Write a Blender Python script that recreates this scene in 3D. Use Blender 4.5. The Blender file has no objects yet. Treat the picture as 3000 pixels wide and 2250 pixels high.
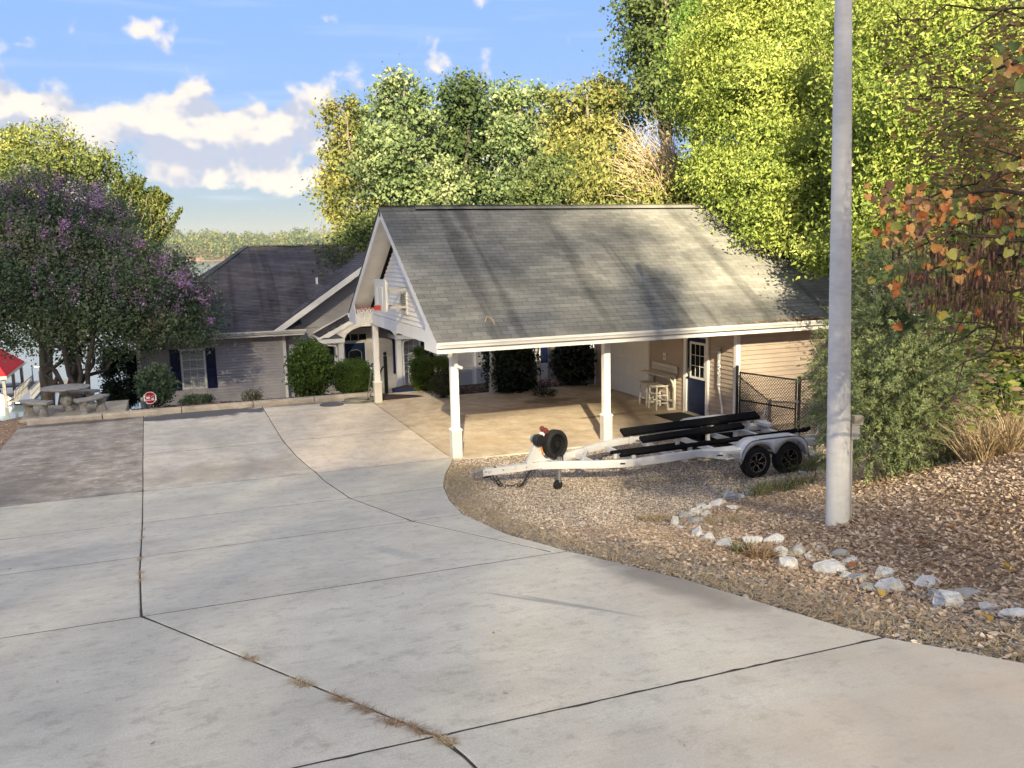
import bpy, bmesh, math, random
import numpy as np
from mathutils import Vector, Matrix

# ------------------------------------------------------------------ camera, sky, sun
SC = bpy.context.scene
COL = SC.collection
F_PX, YAW, PITCH, ROLL = 2622.6, 0.3644, 0.1539, 0.0210      # solved from the photograph (3000 px wide)
CAM = np.array([-5.698, -18.468, 4.587])
_F = np.array([math.sin(YAW)*math.cos(PITCH), math.cos(YAW)*math.cos(PITCH), -math.sin(PITCH)])
_R = np.array([math.cos(YAW), -math.sin(YAW), 0.0])
_D = np.cross(_F, _R)
_r = _R*math.cos(ROLL)+_D*math.sin(ROLL)
_d = -_R*math.sin(ROLL)+_D*math.cos(ROLL)
cd = bpy.data.cameras.new('camera')
cd.sensor_fit = 'HORIZONTAL'; cd.sensor_width = 36.0; cd.lens = 36.0*F_PX/3000.0
cd.clip_start = 0.1; cd.clip_end = 6000
cam = bpy.data.objects.new('camera', cd); COL.objects.link(cam)
cam.matrix_world = Matrix(((_r[0], -_d[0], -_F[0], CAM[0]), (_r[1], -_d[1], -_F[1], CAM[1]),
                           (_r[2], -_d[2], -_F[2], CAM[2]), (0, 0, 0, 1)))
SC.camera = cam
SC.cycles.use_denoising = True
SC.cycles.max_bounces = 8; SC.cycles.diffuse_bounces = 6; SC.cycles.glossy_bounces = 3
SC.cycles.transmission_bounces = 4; SC.cycles.transparent_max_bounces = 6
SC.cycles.sample_clamp_indirect = 6.0
SC.view_settings.view_transform = 'Standard'; SC.view_settings.look = 'None'
SC.view_settings.gamma = 1.0; SC.view_settings.use_curve_mapping = False
SC.view_settings.exposure = 2.35

SUN = Vector((0.35, 1.0, -0.445)).normalized()               # the way the light travels
SUN_EL = math.asin(-SUN.z); SUN_AZ = math.atan2(-SUN.x, -SUN.y)   # azimuth from +Y towards +X
sd = bpy.data.lights.new('sun', 'SUN'); sd.energy = 3.9; sd.angle = math.radians(0.7); sd.color = (1.0, 0.85, 0.58)
so = bpy.data.objects.new('sun', sd); COL.objects.link(so)
so.rotation_euler = SUN.to_track_quat('-Z', 'Y').to_euler()

W = bpy.data.worlds.new('World'); SC.world = W; W.use_nodes = True
def build_world():
    nt = W.node_tree; nt.nodes.clear(); N = nt.nodes.new; L = nt.links.new
    out = N('ShaderNodeOutputWorld'); bg = N('ShaderNodeBackground'); L(bg.outputs[0], out.inputs[0])
    sky = N('ShaderNodeTexSky'); sky.sky_type = 'NISHITA'; sky.sun_disc = False
    sky.sun_elevation = SUN_EL; sky.sun_rotation = SUN_AZ
    sky.air_density = 1.0; sky.dust_density = 0.15; sky.ozone_density = 1.4; sky.altitude = 200
    tc = N('ShaderNodeTexCoord'); sep = N('ShaderNodeSeparateXYZ'); L(tc.outputs['Generated'], sep.inputs[0])
    def m(op, a, b=None, c=None, clamp=False):
        n = N('ShaderNodeMath'); n.operation = op; n.use_clamp = clamp
        for i, v in enumerate((a, b, c)):
            if v is None: continue
            if isinstance(v, (int, float)): n.inputs[i].default_value = v
            else: L(v, n.inputs[i])
        return n.outputs[0]
    def ms(v, a, b, lo=0.0, hi=1.0):
        n = N('ShaderNodeMapRange'); n.interpolation_type = 'SMOOTHSTEP'
        L(v, n.inputs[0]); n.inputs[1].default_value = a; n.inputs[2].default_value = b
        n.inputs[3].default_value = lo; n.inputs[4].default_value = hi
        return n.outputs[0]
    az = m('ARCTAN2', sep.outputs[0], sep.outputs[1]); el = m('ARCSINE', sep.outputs[2])
    # cumulus: one noise in azimuth and elevation, sampled twice for light on the upper edges
    def cum(shift, det=6):
        c = N('ShaderNodeCombineXYZ'); L(m('MULTIPLY', az, 1.0), c.inputs[0])
        L(m('MULTIPLY', m('ADD', el, shift), 1.15), c.inputs[1])
        n = N('ShaderNodeTexNoise'); n.inputs['Scale'].default_value = 18.5; n.inputs['Detail'].default_value = det
        n.inputs['Roughness'].default_value = 0.50; n.inputs['Distortion'].default_value = 0.15
        o = N('ShaderNodeVectorMath'); o.operation = 'ADD'; o.inputs[1].default_value = (9.3, 4.1, 7.2)
        L(c.outputs[0], o.inputs[0]); L(o.outputs[0], n.inputs['Vector'])
        return n.outputs[0]
    n0 = cum(0.0); na = cum(0.0, 3); n1 = cum(0.020, 3)
    # a long bank low over the lake, fading out round the horizon; loose puffs above it, unseen cloud deck added overhead for fill light
    bank = ms(m('COSINE', m('MULTIPLY', m('ADD', az, 0.35), 1.5)), 0.10, 0.72)
    band = m('MULTIPLY', ms(el, 0.052, 0.078), ms(el, 0.125, 0.185, 1.0, 0.0))
    cover = m('ADD', m('MULTIPLY', band, m('MULTIPLY_ADD', bank, 0.30, 0.0)), m('MULTIPLY', ms(el, 0.10, 0.17), 0.048))
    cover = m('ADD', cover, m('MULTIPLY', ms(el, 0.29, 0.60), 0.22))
    thr = m('SUBTRACT', 0.64, cover)
    dens = ms(m('SUBTRACT', n0, thr), 0.0, 0.13)
    lit = ms(m('SUBTRACT', na, n1), -0.07, 0.09)
    # thin streaks low over the water and high veils
    cs = N('ShaderNodeCombineXYZ'); L(m('MULTIPLY', az, 2.2), cs.inputs[0]); L(m('MULTIPLY', el, 26.0), cs.inputs[1])
    nss = N('ShaderNodeTexNoise'); nss.inputs['Scale'].default_value = 2.0; nss.inputs['Detail'].default_value = 5
    L(cs.outputs[0], nss.inputs['Vector'])
    streak = m('MULTIPLY', ms(nss.outputs[0], 0.50, 0.72), m('MULTIPLY', ms(el, 0.03, 0.06), ms(el, 0.075, 0.105, 0.75, 0.30)))
    colr = N('ShaderNodeMixRGB'); colr.inputs[1].default_value = (0.56, 0.60, 0.72, 1); colr.inputs[2].default_value = (1.0, 0.91, 0.80, 1)
    L(lit, colr.inputs[0])
    # the camera's tone compression of the sky: every direction scaled by its own luminance to a power
    bw = N('ShaderNodeRGBToBW'); L(sky.outputs[0], bw.inputs[0])
    pw = m('POWER', m('MAXIMUM', bw.outputs[0], 0.02), -0.82)
    cg = N('ShaderNodeCombineColor')
    for i in range(3): L(m('MULTIPLY', pw, SKY_GAIN[i]), cg.inputs[i])
    skb = N('ShaderNodeMixRGB'); skb.blend_type = 'MULTIPLY'; skb.inputs[0].default_value = 1.0
    L(cg.outputs[0], skb.inputs[2]); L(sky.outputs[0], skb.inputs[1])
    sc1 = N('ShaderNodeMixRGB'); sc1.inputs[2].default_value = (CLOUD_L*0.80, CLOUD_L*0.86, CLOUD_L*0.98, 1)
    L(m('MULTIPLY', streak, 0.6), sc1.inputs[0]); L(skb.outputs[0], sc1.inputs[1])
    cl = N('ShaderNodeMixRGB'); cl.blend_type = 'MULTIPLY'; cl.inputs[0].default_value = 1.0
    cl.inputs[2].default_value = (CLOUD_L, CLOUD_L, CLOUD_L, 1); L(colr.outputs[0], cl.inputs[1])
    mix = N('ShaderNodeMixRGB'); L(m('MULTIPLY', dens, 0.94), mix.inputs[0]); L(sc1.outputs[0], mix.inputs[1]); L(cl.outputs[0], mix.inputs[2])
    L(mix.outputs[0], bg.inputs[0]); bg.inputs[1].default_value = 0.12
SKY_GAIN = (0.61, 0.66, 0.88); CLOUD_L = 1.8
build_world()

# ------------------------------------------------------------------ pixel helpers (display pixels, 2212 wide)
KD = 3000.0/2212.0
def ray(px, py):
    return _F + _r*(px*KD-1500)/F_PX + _d*(py*KD-1125)/F_PX
def at(px, py, depth):
    return CAM + ray(px, py)*depth
def on_y(px, py, Y):
    v = ray(px, py); return CAM + v*((Y-CAM[1])/v[1])
def on_z(px, py, Z):
    v = ray(px, py); return CAM + v*((Z-CAM[2])/v[2])
def s2d(x, y): return x/KD, y/KD            # 3000-px coordinates to display pixels

# ------------------------------------------------------------------ materials
MATS = {}
def srgb(r, g, b):
    f = lambda c: (c/255/12.92) if c/255 <= 0.04045 else ((c/255+0.055)/1.055)**2.4
    return (f(r), f(g), f(b))
def mat(name, cols, rough=0.7, scale=4.0, detail=6, bump=0.0, bscale=60.0, metal=0.0, spec=0.35, coords='world',
        contrast=(0.35, 0.65), stretch=(1, 1, 1), rand=0.0, extra=None, tint=None, bdist=0.01):
    """two or three colours mixed by noise, fine bump; rand varies each object's value"""
    if name in MATS: return MATS[name]
    m = bpy.data.materials.new(name); m.use_nodes = True; nt = m.node_tree; N = nt.nodes.new; L = nt.links.new
    b = nt.nodes['Principled BSDF']; b.inputs['Roughness'].default_value = rough; b.inputs['Metallic'].default_value = metal
    b.inputs['Specular IOR Level'].default_value = spec
    if coords == 'world': g = N('ShaderNodeNewGeometry'); vec = g.outputs['Position']
    else: g = N('ShaderNodeTexCoord'); vec = g.outputs['Object']
    mp = N('ShaderNodeMapping'); mp.inputs['Scale'].default_value = stretch; L(vec, mp.inputs[0]); vec = mp.outputs[0]
    if len(cols) == 1: cols = [cols[0], tuple(c*0.86 for c in cols[0])]
    n = N('ShaderNodeTexNoise'); n.inputs['Scale'].default_value = scale; n.inputs['Detail'].default_value = detail
    n.inputs['Roughness'].default_value = 0.62; L(vec, n.inputs['Vector'])
    cr = N('ShaderNodeValToRGB'); L(n.outputs[0], cr.inputs[0]); e = cr.color_ramp.elements
    lo, hi = contrast
    e[0].position = lo; e[0].color = (*cols[0], 1); e[1].position = hi; e[1].color = (*cols[-1], 1)
    for i, c in enumerate(cols[1:-1]):
        x = e.new(lo+(hi-lo)*(i+1)/(len(cols)-1)); x.color = (*c, 1)
    col = cr.outputs[0]
    if tint:
        at_ = N('ShaderNodeAttribute'); at_.attribute_name = 'tint'
        mr = N('ShaderNodeMapRange'); L(at_.outputs['Fac'], mr.inputs[0]); mr.inputs[3].default_value = tint[0]; mr.inputs[4].default_value = tint[1]
        x = N('ShaderNodeMixRGB'); x.blend_type = 'MULTIPLY'; x.inputs[0].default_value = 1; L(col, x.inputs[1])
        cc = N('ShaderNodeCombineColor')
        for i in range(3): L(mr.outputs[0], cc.inputs[i])
        L(cc.outputs[0], x.inputs[2]); col = x.outputs[0]
    if rand:
        oi = N('ShaderNodeObjectInfo'); mr = N('ShaderNodeMapRange'); L(oi.outputs['Random'], mr.inputs[0])
        mr.inputs[3].default_value = 1-rand; mr.inputs[4].default_value = 1+rand
        hv = N('ShaderNodeHueSaturation'); L(mr.outputs[0], hv.inputs['Value']); L(col, hv.inputs['Color']); col = hv.outputs[0]
    if extra: col = extra(nt, N, L, vec, col, b)
    L(col, b.inputs['Base Color'])
    if bump:
        n2 = N('ShaderNodeTexNoise'); n2.inputs['Scale'].default_value = bscale; n2.inputs['Detail'].default_value = 4; L(vec, n2.inputs['Vector'])
        bp = N('ShaderNodeBump'); bp.inputs['Strength'].default_value = bump; bp.inputs['Distance'].default_value = bdist
        L(n2.outputs[0], bp.inputs['Height']); L(bp.outputs[0], b.inputs['Normal'])
    MATS[name] = m
    return m
def leafmat(name, cols, transl=0.35, rough=0.55, patch=None, spec=0.25):
    """leaf colours picked by the per-leaf tint attribute; optional slow noise moves whole clumps to other colours"""
    if name in MATS: return MATS[name]
    m = bpy.data.materials.new(name); m.use_nodes = True; nt = m.node_tree; N = nt.nodes.new; L = nt.links.new
    b = nt.nodes['Principled BSDF']; b.inputs['Roughness'].default_value = rough; b.inputs['Specular IOR Level'].default_value = spec
    a = N('ShaderNodeAttribute'); a.attribute_name = 'tint'; fac = a.outputs['Fac']
    if patch:
        g = N('ShaderNodeNewGeometry'); n = N('ShaderNodeTexNoise'); n.inputs['Scale'].default_value = patch[0]; n.inputs['Detail'].default_value = 2
        L(g.outputs['Position'], n.inputs['Vector'])
        mr = N('ShaderNodeMapRange'); L(n.outputs[0], mr.inputs[0]); mr.inputs[1].default_value = 0.3; mr.inputs[2].default_value = 0.7
        mr.inputs[3].default_value = -patch[1]; mr.inputs[4].default_value = patch[1]
        ad = N('ShaderNodeMath'); ad.use_clamp = True; L(fac, ad.inputs[0]); L(mr.outputs[0], ad.inputs[1]); fac = ad.outputs[0]
    cr = N('ShaderNodeValToRGB'); L(fac, cr.inputs[0]); e = cr.color_ramp.elements
    e[0].position = 0; e[0].color = (*cols[0], 1); e[1].position = 1; e[1].color = (*cols[-1], 1)
    for i, c in enumerate(cols[1:-1]):
        x = e.new((i+1)/(len(cols)-1)); x.color = (*c, 1)
    L(cr.outputs[0], b.inputs['Base Color'])
    tr = N('ShaderNodeBsdfTranslucent'); L(cr.outputs[0], tr.inputs[0]); mx = N('ShaderNodeMixShader'); mx.inputs[0].default_value = transl
    L(b.outputs[0], mx.inputs[1]); L(tr.outputs[0], mx.inputs[2]); L(mx.outputs[0], nt.nodes['Material Output'].inputs[0])
    MATS[name] = m
    return m

# ------------------------------------------------------------------ mesh helpers
def np_mesh(name, verts, quads=None, tris=None, smooth=False, tint=None):
    me = bpy.data.meshes.new(name); v = np.asarray(verts, np.float32).reshape(-1, 3)
    me.vertices.add(len(v)); me.vertices.foreach_set('co', v.ravel())
    parts = []
    if quads is not None and len(quads): parts.append((np.asarray(quads, np.int32), 4))
    if tris is not None and len(tris): parts.append((np.asarray(tris, np.int32), 3))
    nl = sum(a.size for a, _ in parts); npol = sum(len(a) for a, _ in parts)
    me.loops.add(nl); me.loops.foreach_set('vertex_index', np.concatenate([a.ravel() for a, _ in parts]))
    me.polygons.add(npol)
    tot = np.concatenate([np.full(len(a), k, np.int32) for a, k in parts])
    me.polygons.foreach_set('loop_start', np.concatenate([[0], np.cumsum(tot)[:-1]]).astype(np.int32))
    if smooth: me.polygons.foreach_set('use_smooth', np.ones(npol, bool))
    if tint is not None:
        a = me.attributes.new('tint', 'FLOAT', 'FACE'); a.data.foreach_set('value', np.asarray(tint, np.float32))
    me.update(calc_edges=True); me.validate()
    return me
class MB:
    def __init__(s): s.v = []; s.f = []; s.t = []
    def add(s, vs, fs, tint=0.5):
        o = len(s.v); s.v.extend([tuple(map(float, p)) for p in vs]); s.f.extend([tuple(i+o for i in f) for f in fs]); s.t.extend([tint]*len(fs)); return s
    def box(s, x0, x1, y0, y1, z0, z1, tint=0.5):
        return s.add([(x0,y0,z0),(x1,y0,z0),(x1,y1,z0),(x0,y1,z0),(x0,y0,z1),(x1,y0,z1),(x1,y1,z1),(x0,y1,z1)],
                     [(0,3,2,1),(4,5,6,7),(0,1,5,4),(1,2,6,5),(2,3,7,6),(3,0,4,7)], tint)
    def bbox(s, x0, x1, y0, y1, z0, z1, b=0.01):
        """box with chamfered vertical and top edges"""
        P = [(x0+b,y0),(x1-b,y0),(x1,y0+b),(x1,y1-b),(x1-b,y1),(x0+b,y1),(x0,y1-b),(x0,y0+b)]
        c = ((x0+x1)/2, (y0+y1)/2)
        In = [(max(min(x, x1-b), x0+b), max(min(y, y1-b), y0+b)) for x, y in P]
        vs = [(x,y,z0) for x,y in P]+[(x,y,z1-b) for x,y in P]+[(x,y,z1) for x,y in [(x0+b*1.7,y0+b),(x1-b*1.7,y0+b),(x1-b,y0+b*1.7),(x1-b,y1-b*1.7),(x1-b*1.7,y1-b),(x0+b*1.7,y1-b),(x0+b,y1-b*1.7),(x0+b,y0+b*1.7)]]
        fs = [tuple(range(7,-1,-1)), tuple(range(16,24))]
        for k in (0, 8):
            fs += [(k+i, k+(i+1)%8, k+8+(i+1)%8, k+8+i) for i in range(8)]
        return s.add(vs, fs)
    def tube(s, pts, r, n=8, cap=True):
        """tube through points; r a number or one radius per point"""
        pts = [Vector(p) for p in pts]
        if not hasattr(r, '__len__'): r = [r]*len(pts)
        o = len(s.v); prev = None; vs = []
        for i, p in enumerate(pts):
            d = (pts[min(i+1, len(pts)-1)]-pts[max(i-1, 0)])
            d = d.normalized() if d.length > 1e-9 else Vector((0,0,1))
            if prev is None:
                a = d.cross(Vector((0,0,1)));
                if a.length < 1e-3: a = d.cross(Vector((1,0,0)))
                a.normalize()
            else:
                a = prev - d*prev.dot(d)
                a = a.normalized() if a.length > 1e-6 else d.orthogonal().normalized()
            prev = a; bb = d.cross(a)
            vs += [p + (a*math.cos(2*math.pi*k/n) + bb*math.sin(2*math.pi*k/n))*r[i] for k in range(n)]
        fs = []
        for i in range(len(pts)-1):
            fs += [(i*n+k, i*n+(k+1)%n, (i+1)*n+(k+1)%n, (i+1)*n+k) for k in range(n)]
        if cap: fs += [tuple(range(n-1,-1,-1)), tuple(range((len(pts)-1)*n, len(pts)*n))]
        return s.add(vs, fs)
    def bar(s, p, q, w, h, up=(0,0,1)):
        """rectangular bar from p to q, w across, h along up"""
        p, q = Vector(p), Vector(q); d = (q-p).normalized(); u = Vector(up); a = d.cross(u)
        if a.length < 1e-4: u = Vector((1,0,0)); a = d.cross(u)
        a.normalize(); u = a.cross(d)
        vs = [c + a*i*w/2 + u*j*h/2 for c in (p, q) for i, j in ((-1,-1),(1,-1),(1,1),(-1,1))]
        return s.add(vs, [(0,1,2,3),(7,6,5,4),(0,4,5,1),(1,5,6,2),(2,6,7,3),(3,7,4,0)])
    def sweep(s, path, prof, closed=True):
        """profile (across, up) along a path in world space, up = z"""
        path = [Vector(p) for p in path]; n = len(prof); vs = []
        for i, p in enumerate(path):
            d = (path[min(i+1,len(path)-1)]-path[max(i-1,0)]).normalized(); a = d.cross(Vector((0,0,1))).normalized(); u = a.cross(d)
            vs += [p+a*x+u*y for x, y in prof]
        fs = [(i*n+k, i*n+(k+1)%n, (i+1)*n+(k+1)%n, (i+1)*n+k) for i in range(len(path)-1) for k in range(n if closed else n-1)]
        if closed: fs += [tuple(range(n-1,-1,-1)), tuple(range((len(path)-1)*n, len(path)*n))]
        return s.add(vs, fs)
    def lathe(s, c, prof, n=24, cap=True):
        """prof of (radius, z) about the vertical through c"""
        vs = [(c[0]+r*math.cos(2*math.pi*k/n), c[1]+r*math.sin(2*math.pi*k/n), c[2]+z) for r, z in prof for k in range(n)]
        fs = [(i*n+k, i*n+(k+1)%n, (i+1)*n+(k+1)%n, (i+1)*n+k) for i in range(len(prof)-1) for k in range(n)]
        if cap: fs += [tuple(range(n-1,-1,-1)), tuple(range((len(prof)-1)*n, len(prof)*n))]
        return s.add(vs, fs)
    def disc_axis(s, c, axis, prof, n=28):
        """lathe about an arbitrary axis; prof of (radius, along)"""
        c = Vector(c); ax = Vector(axis).normalized(); a = ax.orthogonal().normalized(); b = ax.cross(a)
        vs = [c+ax*z+(a*math.cos(2*math.pi*k/n)+b*math.sin(2*math.pi*k/n))*r for r, z in prof for k in range(n)]
        fs = [(i*n+k, i*n+(k+1)%n, (i+1)*n+(k+1)%n, (i+1)*n+k) for i in range(len(prof)-1) for k in range(n)]
        fs += [tuple(range(n-1,-1,-1)), tuple(range((len(prof)-1)*n, len(prof)*n))]
        return s.add(vs, fs)
    def poly(s, pts, n, t):
        """flat polygon extruded by t along n"""
        n = Vector(n)*t; pts = [Vector(p) for p in pts]; k = len(pts)
        return s.add(pts+[p+n for p in pts], [tuple(range(k-1,-1,-1)), tuple(range(k, 2*k))]+[(i,(i+1)%k,k+(i+1)%k,k+i) for i in range(k)])
    def mesh(s, name, off=(0,0,0), smooth=False):
        me = bpy.data.meshes.new(name); o = Vector(off)
        me.from_pydata([Vector(p)-o for p in s.v], [], s.f); me.update()
        a = me.attributes.new('tint', 'FLOAT', 'FACE'); a.data.foreach_set('value', np.asarray(s.t, np.float32))
        bm = bmesh.new(); bm.from_mesh(me); bmesh.ops.recalc_face_normals(bm, faces=bm.faces); bm.to_mesh(me); bm.free()
        if smooth:
            me.polygons.foreach_set('use_smooth', np.ones(len(me.polygons), bool))
            try: me.set_sharp_from_angle(angle=math.radians(38))
            except Exception: pass
        return me
def link(name, me, m=None, parent=None, kind=None, loc=None):
    o = bpy.data.objects.new(name, me); COL.objects.link(o)
    if m is not None and not me.materials: me.materials.append(m)
    if parent is not None: o.parent = parent
    if loc is not None: o.location = loc
    if kind: o['kind'] = kind
    return o
def thing(name, label, cat, loc=(0,0,0), rotz=0.0, group=None):
    o = bpy.data.objects.new(name, None); COL.objects.link(o); o.empty_display_size = 0.2
    o.location = tuple(map(float, loc)); o.rotation_euler = (0,0,rotz); o['label'] = label; o['category'] = cat
    if group: o['group'] = group
    return o
def tag(o, label, cat, group=None):
    o['label'] = label; o['category'] = cat
    if group: o['group'] = group
    return o
def root_of(p):
    while p.parent is not None: p = p.parent
    return p
def part(parent, name, mb, m, smooth=False, local=False, kind=None):
    """mb in world coordinates (or the thing's own when local); origin stays the thing's"""
    off = (0,0,0) if local else tuple(root_of(parent).location)
    return link(name, mb.mesh(name, off, smooth), m, parent, kind)
def struct(name, mb, m, smooth=False, parent=None):
    o = link(name, mb.mesh(name, (0,0,0), smooth), m, parent)
    if parent is None: o['kind'] = 'structure'
    return o
def struct_empty(name):
    o = bpy.data.objects.new(name, None); COL.objects.link(o); o['kind'] = 'structure'; return o
ORD = ['first','second','third','fourth','fifth','sixth','seventh','eighth','ninth','tenth','eleventh','twelfth','thirteenth','fourteenth',
       'fifteenth','sixteenth','seventeenth','eighteenth','nineteenth','twentieth']
def ordinal(i):
    if i < 20: return ORD[i]
    tens = ['twenty','thirty','forty','fifty'][i//10-2+0] if False else {2:'twenty',3:'thirty',4:'forty'}[(i+1)//10]
    u = (i+1) % 10
    return {2:'twentieth',3:'thirtieth',4:'fortieth'}[(i+1)//10] if u == 0 else tens+'-'+ORD[u-1]

# ------------------------------------------------------------------ terrain heights
_PY = [-90, -40, -18.47, -14.3, -10.7, -7.2, -3.7, -1.2, 0.3, 60]; _PZ = [14.5, 6.0, 2.75, 2.09, 1.585, 0.98, 0.405, 0.10, 0.0, 0.0]
def zd(y): return np.interp(y, _PY, _PZ)
_EY = [-90, -30, -22, -18, -15.1, -14.1, -12.3, -10.7, -9.3, -7.2, -5.6, -3.64, -2.0, -0.25, -0.2499, 20]
_EX = [4.0, 2.0, 0.5, -0.3, -1.35, -1.67, -1.85, -2.17, -2.28, -2.15, -1.86, -1.38, -0.85, -0.15, -0.15, -0.15]
def x_edge(y): return np.interp(y, _EY, _EX)
XL = -9.7
LAKE = -9.0
CTRL = [(1,-1,-.02),(4,-1,-.02),(.85,-3.4,.02),(4.5,-4.5,.06),(2.8,-3,.02),(6.5,-3,.06),(5.3,-4.5,.07),(3.3,-5.9,.25),(.9,-7.7,.55),(2,-6.5,.33),
 (.2,-5,.24),(-.5,-3,.2),(1.2,-5.2,.16),(.1,-13.3,1.68),(.4,-12,1.48),(.2,-10.5,1.22),(.5,-9.2,.92),(1.6,-10.3,1.3),(3.3,-11.2,2.0),(2,-13,2.2),(1.2,-15,2.5),
 (4.5,-8.2,1.15),(4.8,-7.5,.95),(6.5,-7,1.05),(7,-9,1.8),(6,-11,2.5),(9,-6,1.3),(9,-10,2.8),(12,-5,1.5),(14,-10,3.6),(6,-15,3.5),(4,-18,3.6),(10,-20,5),
 (.8,-18.5,2.95),(15,-20,6),(7.3,-.4,-.05),(10,-.6,0.0),(14.6,-.4,.1),(10,-3,.3),(16,4,.4),(16,9,.3),(21,0,1.2),(21,10,.9),(24,-10,4),
 (-14,5,-.7),(-20,5,-1.6),(-14,-5,.1),(-14,-15,1.9),(-20,-10,.6),(-24,-20,2.4),(-10.4,8.7,-.06),(-10.6,4,-.1),
 (-9.5,10.4,.02),(-8,9.3,.06),(-5,9.3,.06),(-1,9.3,.04),(0,9.6,-.02),(3,9.2,-.05),(6,9.2,-.1),(10,9.2,-.1),(14,9.2,0),(4,8.2,-.03),(7,8.2,-.03),
 (-8,12.5,-.65),(-10,13,-.8),(-11,17,-2.2),(-13,21,-3.3),(-13,27,-4.6),(-11,33,-5.6),(-20,20,-3.6),(-24,30,-5.6),(-20,12,-2.3),(-14,40,-7.0),(-24,44,-7.6),
 (-6.9,17.8,-1.3),(-1.6,17.8,-1.3),(6.5,18.8,-1.45),(12,18.8,-1.5),(3,13,-.75),(10,13,-.6),(16,13,-.5),(-4,13,-.7),(20,20,-1.2),
 (0,30,-3.6),(12,30,-3.2),(-4,38,-6.2),(6,44,-6.6),(14,46,-6.4),(26,46,-5.4),(30,30,-2.2),(32,15,.5)]
for _y in (-24,-18,-15,-13,-11,-9,-7,-5,-3,-1):
    CTRL.append((float(x_edge(_y))+0.05, _y, float(zd(_y))-0.035)); CTRL.append((XL-0.15, _y, float(zd(_y))-0.05)); CTRL.append((-6, _y, float(zd(_y))-0.05))
for _y in (2,5,8): CTRL += [(XL-0.2,_y,-.04), (-5,_y,-.05), (3,_y,-.05), (10,_y,-.05)]
CT = np.array(CTRL)
def _phi(d2): return 0.5*d2*np.log(d2+1e-9)
_A = CT[:, :2]; _n = len(_A)
_K = _phi(((_A[:,None]-_A[None])**2).sum(-1)) + np.eye(_n)*0.05
_Pm = np.hstack([np.ones((_n,1)), _A]); _S = np.block([[_K,_Pm],[_Pm.T,np.zeros((3,3))]])
_Wt = np.linalg.solve(_S, np.concatenate([CT[:,2], np.zeros(3)]))
def far_z(x, y):
    b = np.where(y < 0, zd(y)+np.clip(x-4,0,40)*0.10, 0) + np.where(y >= 0, np.clip(x-14,0,60)*0.05, 0)
    b = b - np.clip(y-9,0,60)*0.20
    b = b - np.clip(-9-x, 0, 22)*0.12*np.clip(1-np.clip(-y-5,0,20)/20,0,1)
    return b
def zt(x, y):
    """bare ground height"""
    x = np.atleast_1d(np.asarray(x, float)); y = np.atleast_1d(np.asarray(y, float))
    xc = np.clip(x,-24,32); yc = np.clip(y,-24,46)
    z = np.zeros(x.shape)
    for i0 in range(0, len(x), 20000):
        sl = slice(i0, i0+20000)
        d2 = (xc[sl,None]-_A[None,:,0])**2+(yc[sl,None]-_A[None,:,1])**2
        z[sl] = _phi(d2)@_Wt[:_n] + _Wt[_n] + _Wt[_n+1]*xc[sl] + _Wt[_n+2]*yc[sl]
    out = np.maximum(np.abs(x-xc), np.abs(y-yc)); f = np.clip(out/12,0,1)
    return z*(1-f) + far_z(x,y)*f
def on_slab(x, y, pad=0.0):
    dr = (x > XL+pad) & (x < x_edge(y)-pad) & (y < 8.9-pad)
    cp = (x > -0.4) & (x < 14.5) & (y > -0.3+pad) & (y < 7.95-pad)
    return dr | cp
def ground_z(x, y):
    x = np.atleast_1d(np.asarray(x,float)); y = np.atleast_1d(np.asarray(y,float))
    z = zt(x,y); s = on_slab(x,y); return np.where(s, np.where(y > 0, 0.0, zd(y)), z)
def gz(x, y): return float(ground_z([x],[y])[0])
def hit(px, py, off=0.0):
    """where the line of sight through a display pixel meets the ground"""
    v = ray(px, py); t = np.arange(2.5, 70, 0.02); p = CAM+v*t[:,None]
    g = ground_z(p[:,0], p[:,1])+off; i = int(np.argmax(p[:,2] < g)); return p[i]

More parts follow.
